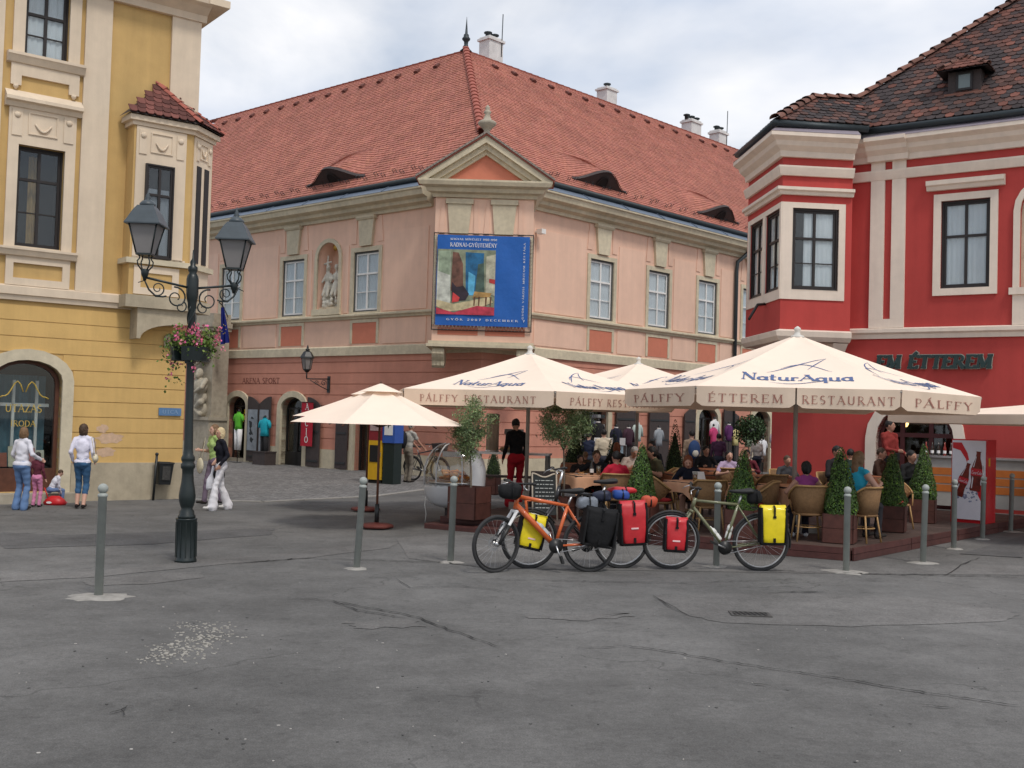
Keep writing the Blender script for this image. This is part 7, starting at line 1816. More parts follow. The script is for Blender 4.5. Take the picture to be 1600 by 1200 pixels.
# exhibition banner on the oriel
ban = thing('exhibition_banner', 'blue exhibition banner with a painted interior, laced to the palace oriel', 'banner', (-.9, BY - .12, 4.28))
BNM = TR((0, BY - .13, 0)); bx0, bx1, bz0, bz1 = -2.17, .38, 4.28, 6.78
M_banb = mat('banner_blue', (.012, .11, .42), .55, .06, 3, .25, 5, bdist=.05)
m = MB(BNM); m.smooth = True; gx, gz = 14, 14
ids = [[m.V((bx0 + (bx1 - bx0) * i / gx, .012 * math.sin(i * 1.1 + j * .7), bz0 + (bz1 - bz0) * j / gz)) for i in range(gx + 1)] for j in range(gz + 1)]
for j in range(gz):
    for i in range(gx): m.Fc((ids[j][i], ids[j][i + 1], ids[j + 1][i + 1], ids[j + 1][i]))
cl_ = m.build('canvas', M_banb, ban, fix=False)
m = MB(BNM); m.tube([(bx0 - .1, .08, bz0 - .12), (bx1 + .1, .08, bz0 - .12), (bx1 + .1, .08, bz1 + .06), (bx0 - .1, .08, bz1 + .06)], .018, 6, closed=True); m.build('frame', M_gutter, ban)
m = MB(BNM)
for k in range(26):
    f = k / 26; x = bx0 + (bx1 - bx0) * f; m.tube([(x, 0, bz0), (x + .05, .05, bz0 - .12), (x + .1, 0, bz0)], .006, 4)
for k in range(24):
    z = bz0 + (bz1 - bz0) * k / 24; m.tube([(bx0, 0, z), (bx0 - .1, .05, z + .05), (bx0, 0, z + .1)], .006, 4); m.tube([(bx1, 0, z), (bx1 + .1, .05, z + .05), (bx1, 0, z + .1)], .006, 4)
m.build('lacing', mat('lacing_rope', (.4, .38, .33), .9), ban, kind='stuff')
def paint(nm, col, pts, dy, v=.45): return MB(BNM).poly([(p[0], -.02 - dy, p[1]) for p in pts]).build(nm, mat('paint_' + nm + '_%d' % int(dy * 10000), col, .6, v, 4.5, .1, 20), ban, fix=False)
px0, px1, pz0, pz1 = bx0 + .02, bx0 + 1.62, 4.58, 6.38
W_ = px1 - px0; H_ = pz1 - pz0
def q_(a, b): return (px0 + W_ * a, pz0 + H_ * b)
paint('picture_ground', (.22, .25, .17), [q_(0, 0), q_(1, 0), q_(1, 1), q_(0, 1)], .002)
paint('picture_wall', (.50, .52, .46), [q_(.0, .2), q_(.24, .14), q_(.22, .98), q_(.02, .97), q_(-.0, .6)], .004)
paint('picture_wall', (.27, .34, .24), [q_(.02, .66), q_(.22, .60), q_(.22, .98), q_(.02, .97)], .005)
paint('picture_shelf', (.14, .065, .045), [q_(.24, .36), q_(.46, .32), q_(.44, .78), q_(.36, .95), q_(.26, .96)], .006, .7)
paint('picture_curtain', (.015, .12, .26), [q_(.5, .34), q_(.78, .30), q_(.80, .95), q_(.48, .96)], .007, .6)
paint('picture_curtain', (.10, .40, .62), [q_(.54, .3), q_(.64, .3), q_(.66, .6), q_(.54, .66)], .008, .4)
paint('picture_door', (.06, .10, .08), [q_(.66, .34), q_(.82, .34), q_(.80, .8), q_(.7, .78)], .009, .6)
paint('picture_wall', (.45, .44, .33), [q_(.84, .34), q_(1, .3), q_(1, .94), q_(.84, .9)], .010)
paint('picture_floor', (.55, .47, .28), [q_(0, .22), q_(.3, .16), q_(.9, .28), q_(.98, .2), q_(.7, .10), q_(.2, .04), q_(0, .12)], .011)
paint('picture_rug', (.45, .04, .07), [q_(.0, .0), q_(1, 0), q_(1, .12), q_(.7, .14), q_(.3, .03), q_(0, .1)], .012, .5)
paint('picture_chair', (.03, .02, .03), [q_(.26, .2), q_(.5, .22), q_(.56, .32), q_(.46, .44), q_(.34, .42), q_(.26, .5)], .013, .5)
paint('picture_seat', (.55, .05, .05), [q_(.27, .18), q_(.38, .2), q_(.4, .26), q_(.28, .34)], .014, .4)
paint('picture_table', (.40, .24, .08), [q_(.62, .26), q_(.92, .28), q_(.95, .34), q_(.65, .36)], .015, .5)
for a in (.64, .72, .84, .92): paint('picture_leg', (.13, .06, .03), [q_(a, .14), q_(a + .02, .14), q_(a + .03, .28), q_(a, .28)], .016, .3)
paint('picture_detail', (.45, .04, .04), [q_(.9, .5), q_(1, .48), q_(1, .55), q_(.9, .56)], .017, .3)
M_bw = mat('banner_white', (.78, .78, .76), .7, 0, bump=0)
for txt, xc, z, h, w_ in (('RADNAI-GYŰJTEMÉNY', -1.17, 6.46, .10, 1.28), ('MAGYAR MŰVÉSZET 1900-1950', -1.17, 6.64, .05, 1.28), ('GYŐR 2007 DECEMBER 7', -.78, 4.42, .05, 2.15)):
    m = MB(BNM); letters(m, txt, lambda x, y, l: (xc + x, -.024 - l, z + y), h, width=w_, thick=.16, thin=.08, gap=.18 if w_ < 2 else .5); m.build('lettering', M_bw, cl_, fix=False, kind='stuff')
m = MB(BNM); letters(m, 'GYŐRI VÁROSI MÚZEUM KÉPTÁRA', lambda x, y, l: (.26 - y, -.024 - l, 5.55 + x), .045, width=2.1, thick=.16, gap=.3); m.build('lettering', M_bw, cl_, fix=False, kind='stuff')
# lettering ARENA SPORT painted on the ground floor
m = MB(FL); letters(m, 'ARENA SPORT', lambda x, y, l: (-10.23 + x, -.004 - l, 2.72 + y), .18, width=2.1, thick=.15, thin=.07); m.build('shop_lettering', mat('letter_brown', (.16, .05, .035), .9), palace, fix=False)
# white security camera
m = MB(FR); m.box(1.98, 2.16, -.34, -.14, 7.22, 7.36); cc = m.build('security_camera', M_white, palace); box_part('camera_arm', M_white, cc, 2.05, 2.09, -.14, .0, 7.28, 7.34, FR)
# wall lantern on its bracket
wl = thing('wall_lantern', 'small black wall lantern on a scrolled bracket above the arcade shops', 'wall lantern', FL @ Vector((-6.6, 0, 2.7)))
WM = FL
m = MB(WM); m.box(-6.66, -6.54, -.03, .0, 2.42, 2.95); m.tube([(-6.6, -.02, 2.86), (-6.75, -.5, 2.84), (-6.8, -.75, 2.84)], .018, 6)
for cx, r0 in ((.18, .11), (.42, .08)): m.tube([(-6.6 - cx * .28, -cx + r0 * (1 - i / 26) * math.cos(i * .4), 2.72 + r0 * (1 - i / 26) * math.sin(i * .4)) for i in range(22)], .011, 5)
m.tube([(-6.6, -.02, 2.5), (-6.68, -.3, 2.62), (-6.78, -.62, 2.80)], .014, 6); m.build('bracket', M_black, wl)
LW = FL @ TR((-6.8, -.75, 2.84)); m = MB(LW); m.tube([(0, 0, 0), (0, 0, .22)], .02, 6); m.lathe([(.05, .2), (.12, .28), (.13, .3)], 6); m.build('lantern_cup', M_black, wl)
hx = lambda r, z: [(r * math.cos(PI / 3 * k), r * math.sin(PI / 3 * k), z) for k in range(6)]
for k in range(6):
    a, b = hx(.125, .3), hx(.185, .66); MB(LW).poly([a[k], a[(k + 1) % 6], b[(k + 1) % 6], b[k]]).build('pane', M_frost, wl, fix=False)
m = MB(LW)
for k in range(6): m.tube([hx(.127, .3)[k], hx(.188, .66)[k]], .011, 4)
m.build('lantern_frame', M_black, wl)
m = MB(LW); m.loft([hx(.23, .65), hx(.22, .69), hx(.13, .84), hx(.07, .88)]); m.lathe([(.06, .88), (.075, .92), (.03, .96), (.035, .99), (.005, 1.08)], 8); m.build('lantern_roof', M_black, wl)
# blue flag with a ring of stars
fq = at(346, 478, 36.8)
flg = thing('flag', 'limp dark blue flag with yellow stars hanging left of the palace windows', 'flag', fq)
m = MB(TR(fq)); m.tube([(.0, .9, -.3), (.05, .0, .0), (-.02, -.25, .1)], .02, 6); m.build('flagpole', M_black, flg)
m = MB(TR(fq)); m.smooth = True; rows = []
for j in range(11):
    f = j / 10; wd = .10 + .22 * f; rows.append([(-.02 + .03 * f + wd * (i / 8), .06 * math.sin(i * 1.6 + j * .3) * (.4 + f), -.05 - 1.28 * f + .10 * (i / 8) * f) for i in range(9)])
m.loft(rows, closed=False, caps=False); m.build('cloth', cloth('flag_blue', (.02, .03, .20), .15, .2), flg, fix=False)
for k in range(7):
    a = k * .9; c = Vector((fq.x + .14 + .07 * math.cos(a), fq.y - .11, fq.z - .80 + .16 * math.sin(a))); m = MB(TR(c)); m.poly([((.022 if i % 2 == 0 else .009) * math.sin(PI * i / 5), 0, (.022 if i % 2 == 0 else .009) * math.cos(PI * i / 5)) for i in range(10)]); m.build('star', mat('star_yellow', (.7, .5, .03), .8), flg, fix=False)
# red sale banner with vertical lettering
sb = thing('sale_banner', 'narrow red vertical banner with white letters beside the shop door', 'banner', FL @ Vector((-7.38, -.25, .68)))
SBM = FL @ TR((-7.38, -.22, 0)); m = MB(SBM); m.box(-.29, .29, 0, .012, .68, 2.1); m.build('cloth', mat('banner_red', (.42, .012, .03), .8, .1, 5), sb)
for k, ch in enumerate('AKCIÓ'):
    m = MB(SBM); letters(m, ch, lambda x, y, l: (x, -.006 - l, 1.86 - k * .265 + y), .19, thick=.17, thin=.09); m.build('letter', M_bw, sb, fix=False)
m = MB(SBM); m.tube([(-.31, .0, 2.1), (.31, .0, 2.1)], .014, 6); m.tube([(0, .02, 2.1), (0, .25, 2.14)], .01, 6); m.build('rod', M_black, sb)
# graphics on the shutters
M_post = mat('poster_grey', (.26, .29, .33), .7, .25, 6); M_postb = mat('poster_figure', (.03, .035, .04), .8)
for k, (xa, xb) in enumerate(((-13.3, -12.6), (-10.68, -10.14), (-10.02, -9.52))):
    box_part('shutter_poster', M_post, palace, xa, xb, -.152, -.147, .42, 1.82, FL)
    for j in range(4):
        c = ((xa + xb) / 2 + random.uniform(-.1, .1), .8 + j * .24); a = random.uniform(.4, 1.2)
        MB(FL).poly([(c[0] + r_ * math.cos(t) * .9 - .4 * r_ * math.sin(t) * math.sin(a), -.1525 - .0003 * j, c[1] + r_ * math.sin(t) * a) for t, r_ in [(2 * PI * i / 9, random.uniform(.05, .16)) for i in range(9)]]).build('poster_figure', M_postb, palace, fix=False)
# yellow paper splash in the shop window
for k in range(3):
    c = (-11.7 + k * .2, 1.3 + k * .22); MB(FL).poly([(c[0] + (.16 if i % 2 else .11) * math.cos(2 * PI * i / 16), .225, c[1] + (.16 if i % 2 else .11) * math.sin(2 * PI * i / 16)) for i in range(16)]).build('window_splash', mat('splash_yellow', (.72, .55, .02), .7), palace, fix=False)
# ------------------------------------------------------------------ clothes on stands
def garment(name, label, loc, rz, mt, kind='shirt', s=1., stand=True, zb=.9, lower=None, sleeves=.5, grp='clothes shown outside the shops', cat='garment'):
    o = thing(name, label, cat, loc, rz, grp); M = TR(Vector(loc)) @ RZ(rz)
    m = MB(M); m.smooth = True
    def el(z, a, b): return [(a * math.cos(2 * PI * k / 16), b * math.sin(2 * PI * k / 16), z) for k in range(16)]
    m.loft([el(zb, .19 * s, .11 * s), el(zb + .15, .17 * s, .10 * s), el(zb + .32, .19 * s, .115 * s), el(zb + .46, .2 * s, .10 * s), el(zb + .53, .15 * s, .075 * s), el(zb + .57, .07 * s, .06 * s)], caps=True); m.build('torso', mt, o)
    for sg in (-1, 1):
        m = MB(M); L = sleeves; m.tube([(sg * .16 * s, 0, zb + .50), (sg * .235 * s, 0, zb + .40), (sg * (.25 + .02) * s, -.01, zb + .44 - L * .55)], [.06 * s, .062 * s, .05 * s], 8); m.build('sleeve', mt, o)
    m = MB(M); m.lathe([(.06, zb + .56), (.065, zb + .6)], 12); m.build('collar', M_white if lower is None else mt, o)
    if lower:
        for sg in (-1, 1): m = MB(M); m.tube([(sg * .085, 0, zb + .02), (sg * .09, 0, zb - .35), (sg * .085, 0, zb - .68)], [.09, .075, .065], 10); m.build('trouser_leg', lower, o)
    if stand:
        m = MB(M); m.tube([(0, 0, .02), (0, 0, zb + .62)], .014, 6); m.lathe([(.16, 0), (.16, .015), (.03, .03)], 14); m.build('stand', M_black, o)
        m = MB(M); m.ball((0, 0, zb + .64), (.04, .04, .05), 10, 6); m.build('neck_cap', M_black, o)
    return o
def fab(nm, c): return mat('fabric_' + nm, c, .9, .12, 12, .2, 40)
garment('mannequin', 'mannequin in a bright green top and white trousers by the shop window', FL @ Vector((-10.35, -.75, 0)), R(-41), fab('green', (.10, .42, .03)), lower=fab('white', (.72, .72, .72)), sleeves=.25, zb=1.12, s=.92, cat='mannequin')
garment('mannequin', 'headless mannequin in a turquoise shirt before the shutters', FL @ Vector((-8.95, -.7, 0)), R(-41), fab('turq', (.01, .33, .42)), lower=fab('black', (.015, .015, .017)), sleeves=.3, zb=.95, s=1.05, cat='mannequin')
box_part('seat_box', M_shut, tag(link('display_box', MB(FL).box(-9.28, -8.63, -.9, -.45, 0, .42).mesh('display_box', M_shut)), 'dark low display box under the turquoise mannequin', 'box'), -9.30, -8.61, -.92, -.43, .42, .45, FL)
spec = [(5.0, -.9, 'navy jumper over white collar, hung by the dark shop door', (.012, .013, .03), .55, 1.0, .8), (5.75, -.8, 'dark plum jumper next to the navy one', (.05, .02, .035), .55, 1.0, .8), (6.6, -.5, 'pale mint shirt hung on the left dark shutter', (.46, .56, .52), .5, 1.15, .75), (7.75, -.5, 'grey polo shirt hung right of the mint shirt', (.28, .31, .34), .4, 1.0, .75), (4.5, -.6, 'black jacket hung left of the navy jumper', (.012, .012, .013), .6, 1.15, .85),
        (10.7, -.7, 'white hooded top hung at the second shop', (.68, .68, .68), .6, 1.35, .8), (11.3, -.9, 'purple sweater on the rail of the second shop', (.09, .02, .10), .5, 1.2, .7), (11.9, -.8, 'white and yellow tee on the rail under the hanging basket', (.62, .55, .25), .3, 1.05, .7), (12.6, -.9, 'green checked shirt beside the hanging basket', (.20, .27, .18), .4, 1.0, .9), (13.4, -1.0, 'white tee lower on the right of the rail', (.66, .66, .68), .3, .7, .8), (14.0, -1.1, 'striped grey top nearest the red house', (.36, .33, .35), .4, .95, .8), (10.2, -1.0, 'pink top deep in the second shop', (.5, .05, .16), .3, 1.1, .7)]
for k, (x, y, lab, c, sl, zb, s) in enumerate(spec): garment('hung_garment', lab, FR @ Vector((x, y, 0)), R(46), fab('g%d' % k, c), sleeves=sl, zb=zb, s=s * 1.15)
# rail of jeans and folded stock
for k in range(7):
    x = 3.3 + k * .2; c = ((.10, .18, .32), (.32, .44, .52), (.36, .48, .54), (.16, .26, .4))[k % 4]; p = FR @ Vector((x, -1.5, 0)); o = thing('jeans', 'pair of jeans number %d from the left on the low rail, %s' % (k + 1, ('mid blue', 'pale blue', 'whitish blue', 'washed blue')[k % 4]) if False else ('%s jeans, %s on the low rail before the first shop' % (('mid blue', 'pale blue', 'whitish blue', 'washed blue')[k % 4], ('first from the left', 'second from the left', 'third from the left', 'fourth from the left', 'fifth from the left', 'sixth from the left', 'last')[k])), 'jeans', p, 0, 'jeans on the low rail')
    for sg in (-1, 1): MB(TR(p) @ RZ(R(46))).box(-.085 + (.09 if sg > 0 else 0), -.005 + (.09 if sg > 0 else 0), -.02, .02, .22, 1.0).build('leg', fab('jean%d' % (k % 4), c), o)
    MB(TR(p) @ RZ(R(46))).box(-.087, .087, -.024, .024, .98, 1.04).build('waistband', fab('jean%d' % (k % 4), c), o)
rl = thing('clothes_rail', 'low clothes rail carrying the jeans with white price cards', 'clothes rail', FR @ Vector((3.9, -1.5, 0)))
m = MB(FR); m.tube([(3.1, -1.5, 0), (3.1, -1.5, 1.06), (4.75, -1.5, 1.06), (4.75, -1.5, 0)], .014, 6); m.build('rail', M_chrome, rl)
for x in (3.3, 3.9, 4.5): box_part('price_card', M_plate, rl, x - .13, x + .13, -1.56, -1.55, 1.06, 1.28, FR)
sh = thing('stock_shelf', 'dark shelf of folded clothes inside the first shop doorway', 'shelf', FR @ Vector((5.3, .1, 0)))
for k in range(4):
    box_part('shelf_board', M_shut, sh, 4.75, 5.6, .0, .2, .95 + k * .3, .97 + k * .3, FR)
    for j in range(4): box_part('folded_pile', fab('p%d' % ((k + j) % 4), ((.10, .10, .11), (.24, .25, .25), (.03, .04, .04), (.13, .14, .17))[(k + j) % 4]), sh, 4.78 + j * .2, 4.95 + j * .2, .0, .19, .975 + k * .3, 1.07 + k * .3 + .05 * ((j * k) % 3), FR)
# ------------------------------------------------------------------ telephone kiosk and newspaper box
kq = G(592, 756); KF = frame(kq, R(-30))
ks = thing('kiosk_column', 'dark green kiosk column with a blue poster behind the wooden parasol', 'kiosk', KF.translation)
box_part('body', mat('kiosk_green', (.012, .022, .02), .5, .1, 8), ks, .1, .44, .0, .34, 0, 1.05, KF); box_part('poster_case', mat('kiosk_blue', (.03, .09, .36), .5, .08, 8), ks, .08, .46, -.02, .36, 1.05, 2.0, KF)
box_part('poster', M_plate, ks, .14, .40, -.03, -.021, 1.25, 1.9, KF); box_part('roof', M_black, ks, .04, .50, -.06, .40, 2.0, 2.08, KF)
MB(KF).poly([(.27 + .09 * math.cos(t) * r_, -.0315, 1.6 + .2 * math.sin(t) * r_) for t, r_ in [(2 * PI * i / 11, (1, .6)[i % 2]) for i in range(11)]]).build('poster_print', M_postb, ks, fix=False)
nb = thing('newspaper_box', 'yellow and dark red vending box left of the kiosk column', 'vending box', KF @ Vector((-.25, 0, 0)))
box_part('body', mat('box_yellow', (.62, .36, .015), .5, .08, 8), nb, -.38, .06, .0, .36, .1, 1.1, KF); box_part('display_window', M_dark, nb, -.32, -.04, -.012, .0, .55, .98, KF); box_part('top_box', mat('box_red', (.22, .02, .03), .5, .08, 8), nb, -.38, .06, .0, .36, 1.1, 1.95, KF); box_part('poster', mat('poster_mixed', (.4, .3, .3), .6, .6, 8), nb, -.33, .01, -.012, .0, 1.35, 1.85, KF); box_part('base', M_dark, nb, -.36, .04, .02, .34, 0, .1, KF)
box_part('coin_slot', M_chrome, nb, -.02, .03, -.01, .0, .7, .8, KF)
# city bicycle against the palace wall
wa, wb_ = FL @ Vector((-1.9, -.55, 0)), FL @ Vector((-.85, -.5, 0))
wa, wb_ = at(645, 750, 29.6), at(668, 750, 29.3); wa.z = wb_.z = 0; wb_ = wa + (FL.to_3x3() @ Vector((.98, .05, 0)))
cb, CBM, CFM, cfa = bike('dark city bicycle with a basket leaning by the palace corner', wa, wb_, M_bblk, dict(bb=(.44, .28), sc=(.22, .75), hb=(.80, .72), ht=(.75, .9), saddle=(.16, .93)), dict(r=.33, lean=R(3), rim=M_rimb, fr=(R(20), R(180)), ff=(R(0), R(150))), group='bicycles at the palace')
bk_o = MB(CFM @ TR((cfa.x + .02, 0, .95))); bk_o.loft([[(-.13, -.12, -.14), (.13, -.12, -.14), (.13, .12, -.14), (-.13, .12, -.14)], [(-.17, -.16, .1), (.17, -.16, .1), (.17, .16, .1), (-.17, .16, .1)]], caps=False); bk_o.build('basket', M_shut, cb, fix=False)
# red shopping bag on the pavement
rb = G(86, 789); bgr = thing('shopping_bag', 'red plastic shopping bag lying by the children', 'bag', rb)
m = MB(TR(rb)); m.smooth = True; m.loft([[(rx * math.cos(2 * PI * k / 16) * (1 + .12 * math.sin(k * 2.3)), ry * math.sin(2 * PI * k / 16), z) for k in range(16)] for rx, ry, z in ((.17, .10, 0), (.19, .12, .04), (.15, .09, .10), (.07, .05, .16))]); m.build('body', mat('bag_red_plastic', (.55, .015, .02), .4, .1, 9, .3, 20), bgr)
m = MB(TR(rb)); m.tube([(-.12, .0, .10), (-.16, 0, .2), (-.20, .0, .30)], .01, 5); m.build('handle', MATS['bag_red_plastic'], bgr)
MB(TR(rb)).poly([(-.06 + .05 * math.cos(t), -.118, .05 + .02 * math.sin(t)) for t in [2 * PI * i / 10 for i in range(10)]]).build('print', M_bw, bgr, fix=False)
# ------------------------------------------------------------------ people: one continuous body each, grown from a jointed skeleton
import numpy as np
random.seed(303)
PEND = []
def skinm(nm, c): return mat('skin_' + nm, c, .55, .06, 12, .05, spec=.35)
SK1, SK2, SK3 = skinm('fair', (.58, .34, .25)), skinm('tan', (.45, .24, .165)), skinm('light', (.64, .40, .31))
HAIR = {'brown': (.07, .04, .022), 'dark': (.012, .010, .009), 'blond': (.60, .47, .27), 'grey': (.33, .31, .29), 'red': (.20, .06, .025), 'lightbrown': (.19, .11, .055)}
def hairm(k): return mat('hair_' + k, HAIR[k], .6, .25, 30, .3, 90)
def ik(a, c, l1, l2, pole):
    d = c - a; L = min(d.length, (l1 + l2) * .995); d = d.normalized(); x = (l1 * l1 - l2 * l2 + L * L) / (2 * L); h = math.sqrt(max(0, l1 * l1 - x * x))
    p = pole - d * pole.dot(d)
    p = p.normalized() if p.length > 1e-5 else d.orthogonal().normalized()
    return a + d * x + p * h, a + d * L
def prim_mesh(prims):
    m = MB()
    for p in prims:
        if p[0] == 'c':
            _, a, b, ra, rb, _m = p
            if (b - a).length > 1e-4: m.tube([a, b], [ra, rb], 12)
            m.ball(a, ra, 12, 8); m.ball(b, rb, 12, 8)
        else:
            _, c, r, Q, _m = p; o = m.M; m.M = TR(c) @ Q.to_4x4(); m.ball((0, 0, 0), r, 16, 12); m.M = o
    return m
def grow(name, prims, mats, parent, M, vox, smooth=7):
    me = prim_mesh(prims).mesh(name, mats)
    t = bpy.data.objects.new('growing', me); COL.objects.link(t)
    md = t.modifiers.new('r', 'REMESH'); md.mode = 'VOXEL'; md.voxel_size = vox; md.use_smooth_shade = True
    ms = t.modifiers.new('s', 'SMOOTH'); ms.iterations = smooth; ms.factor = .5
    PEND.append((t, name, prims, mats, parent, M))
def label_of(o): return o.get('label', '')
def grow_all():
    dg = bpy.context.evaluated_depsgraph_get()
    for t, name, prims, mats, parent, M in PEND:
        me = bpy.data.meshes.new_from_object(t.evaluated_get(dg)); me.name = name
        me.materials.clear()
        for q in mats: me.materials.append(q)
        nf = len(me.polygons); C = np.empty(nf * 3, np.float32); me.polygons.foreach_get('center', C); C = C.reshape(-1, 3)
        best = np.full(nf, 1e9); idx = np.zeros(nf, np.int32)
        for p in prims:
            if p[0] == 'c':
                a, b = np.array(p[1]), np.array(p[2]); d = b - a; L = max(d.dot(d), 1e-9); tt = np.clip(((C - a) @ d) / L, 0, 1); D = np.linalg.norm(C - a - tt[:, None] * d, axis=1) - (p[3] + (p[4] - p[3]) * tt)
            else:
                Q = np.array(p[3]); q = (C - np.array(p[1])) @ Q / np.array(p[2]); D = (np.linalg.norm(q, axis=1) - 1) * min(p[2])
            mi = p[-1]; D = D - (.002 if mi >= 5 else 0)
            k = D < best; best[k] = D[k]; idx[k] = min(mi, len(mats) - 1)
        if len(mats) > 3:          # folds in the cloth
            nv = len(me.vertices); W = np.empty(nv * 3, np.float32); me.vertices.foreach_get('co', W); W = W.reshape(-1, 3); Nn = np.empty(nv * 3, np.float32); me.vertex_normals.foreach_get('vector', Nn); Nn = Nn.reshape(-1, 3)
            cl = np.zeros(nv, bool)
            for f_, i_ in zip(me.polygons, idx):
                if i_ in (1, 2):
                    for v_ in f_.vertices: cl[v_] = True
            x, y, z = W.T; h = .5 * np.sin(31 * z + 9 * x + 3 * np.sin(17 * y + 5 * z)) + .5 * np.sin(19 * x - 23 * z + 4 * np.sin(11 * z + len(label_of(parent))) + 12 * y) + .4 * np.sin(47 * z + 25 * y - 13 * x)
            hr = np.zeros(nv, bool)
            for f_, i_ in zip(me.polygons, idx):
                if i_ == 4:
                    for v_ in f_.vertices: hr[v_] = True
            h2 = np.sin(95 * x + 60 * np.sin(9 * z)) * np.sin(70 * y + 20 * z)
            W += Nn * (h * .0055 * cl + h2 * .006 * hr)[:, None]; me.vertices.foreach_set('co', W.ravel())
        me.polygons.foreach_set('material_index', idx); me.polygons.foreach_set('use_smooth', np.ones(nf, bool)); me.update()
        o = link(name, me, parent, mw(parent).inverted() @ M)
        KIDS.setdefault(parent.name, []).append(o)
        old = t.data; bpy.data.objects.remove(t); bpy.data.meshes.remove(old)
I3 = Matrix.Identity(3)
def V3(*a): return Vector(a)
def person(label, loc, yaw, s, spec):
    """faces -y at yaw 0; s scales a 1.70 m figure"""
    o = thing('person', label, 'person', loc, yaw)
    g = spec.get; sit = g('sit', False); fem = g('fem', False)
    lean = g('lean', .12 if sit else .02); turn = g('turn', 0.)
    Hc = V3(0, 0, .50 if sit else .92); U = V3(math.sin(g('side', 0)), -math.sin(lean), math.cos(lean)).normalized(); X = V3(1, 0, 0)
    P = []
    c_ = lambda a, b, ra, rb, m: P.append(('c', Vector(a), Vector(b), ra, rb, m)); e_ = lambda c, r, m, Q=I3: P.append(('e', Vector(c), r, Q, m))
    T, B, SH, HR = 1, 2, 3, 4
    Qt = Matrix.Rotation(lean, 3, 'X')
    fat = g('fat', 1.)
    e_(Hc + V3(0, .01, .0), (.165 * fat if fem else .155 * fat, .115 * fat, .13), B, Qt)
    e_(Hc + U * .15, (.125 * fat if fem else .145 * fat, .10 * fat, .14), T, Qt); e_(Hc + U * .33, (.155 if fem else .175, .115, .18), T, Qt)
    if g('long_top'): e_(Hc + U * .02, (.172 * fat, .125 * fat, .10), T, Qt)
    sh = .148 if fem else .18; S0 = Hc + U * .485
    c_(S0 - X * (sh - .03), S0 + X * (sh - .03), .058, .058, T); c_(S0 - X * .06 + U * .03, S0 + X * .06 + U * .03, .055, .055, T)
    if fem:
        for q in (-1, 1): e_(Hc + U * .35 + V3(q * .07, -.085, 0), (.06, .05, .06), T)
    nk = Hc + U * .50; hu = V3(g('tilt', 0.), -math.sin(lean + g('nod', 0.)), math.cos(lean + g('nod', 0.))).normalized()
    hc = nk + U * .06 + hu * .115 + V3(0, -.015, 0)
    c_(nk + U * .03, hc - hu * .06, .046, .046, 0); c_(nk + U * .012 - X * .03, nk + U * .012 + X * .03, .055, .055, T); c_(Hc + U * .05, Hc + U * .40, .10 * fat, .115, T)
    Qh = Matrix.Rotation(turn, 3, 'Z') @ Matrix.Rotation(lean + g('nod', 0.), 3, 'X'); hd = lambda x, y, z: hc + Qh @ V3(x, y, z)
    e_(hc, (.072, .09, .105), 0, Qh); e_(hd(0, -.028, -.06), (.052, .055, .055), 0, Qh)
    c_(hd(0, -.088, .012), hd(0, -.108, -.018), .008, .013, 0)
    for q in (-1, 1):
        e_(hd(q * .075, .005, -.005), (.01, .02, .03), 0, Qh); e_(hd(q * .030, -.082, .012), (.011, .007, .006), 5, Qh); c_(hd(q * .016, -.086, .031), hd(q * .045, -.078, .031), .005, .005, HR)
    c_(hd(-.02, -.084, -.052), hd(.02, -.084, -.052), .006, .006, 6)
    hs = g('hairstyle', 'short')
    e_(hd(0, .020, .030), (.083, .092, .096), HR, Qh)
    if hs in ('bob', 'long', 'pony'): e_(hd(0, .03, .0), (.086, .085, .105), HR, Qh)
    if hs == 'bob':
        for q in (-1, 1): e_(hd(q * .066, .015, -.04), (.026, .05, .075), HR, Qh)
        e_(hd(0, .06, -.05), (.07, .04, .07), HR, Qh)
    if hs == 'long':
        for q in (-1, 1): c_(hd(q * .066, .01, .0), hd(q * .075, .02, -.14), .028, .02, HR)
        c_(hd(0, .07, .0), hd(0, .085, -.17), .06, .05, HR)
    if hs == 'pony': c_(hd(0, .10, .03), hd(0, .13, -.10), .035, .018, HR)
    if hs == 'bun': e_(hd(0, .09, .07), (.04, .04, .04), HR, Qh)
    # arms
    for q, key in ((-1, 'rh'), (1, 'lh')):
        A = S0 + X * q * sh; dflt = (q * (sh + .06), -.03, Hc.z - .04) if not sit else (q * .17, -.36, .80)
        tgt = V3(*g(key, dflt)); el, wr = ik(A, tgt, .28, .25, V3(*g('pole', (q * (.6 if sit else .22), .9, -.3))))
        slv = g('sleeve', 'long'); am = T if slv == 'long' else 0
        c_(A, el, .054, .043, T if slv == 'long' else 0); c_(el, wr, .042, .029, T if slv == 'long' else 0)
        if slv == 'short': c_(A, A.lerp(el, .62), .064, .058, T)
        if slv == 'none': c_(A, A.lerp(el, .15), .058, .05, T)
        if slv == 'long': c_(el, wr, .046, .036, T)
        dh = (wr - el).normalized(); lat = dh.cross(V3(q, 0, 0) if abs(dh.x) < .8 else V3(0, 0, 1)).normalized(); nrm = dh.cross(lat).normalized()
        pc = wr + dh * .045; c_(wr, wr + dh * .03, .026, .026, 0); e_(pc, (.02, .02, .02), 0); c_(pc - lat * .018, pc + lat * .018, .019, .018, 0); c_(pc + dh * .03 - lat * .022, pc + dh * .03 + lat * .022, .015, .014, 0)
        for i, (ln, off_) in enumerate(((.060, -.028), (.072, -.010), (.066, .009), (.052, .026))):
            b = wr + dh * .078 + lat * off_; c_(b, b + dh * ln * .55 + nrm * .006 * q, .0098, .009, 0); c_(b + dh * ln * .55 + nrm * .006 * q, b + dh * ln * .9 + nrm * .025 * q, .009, .0075, 0)
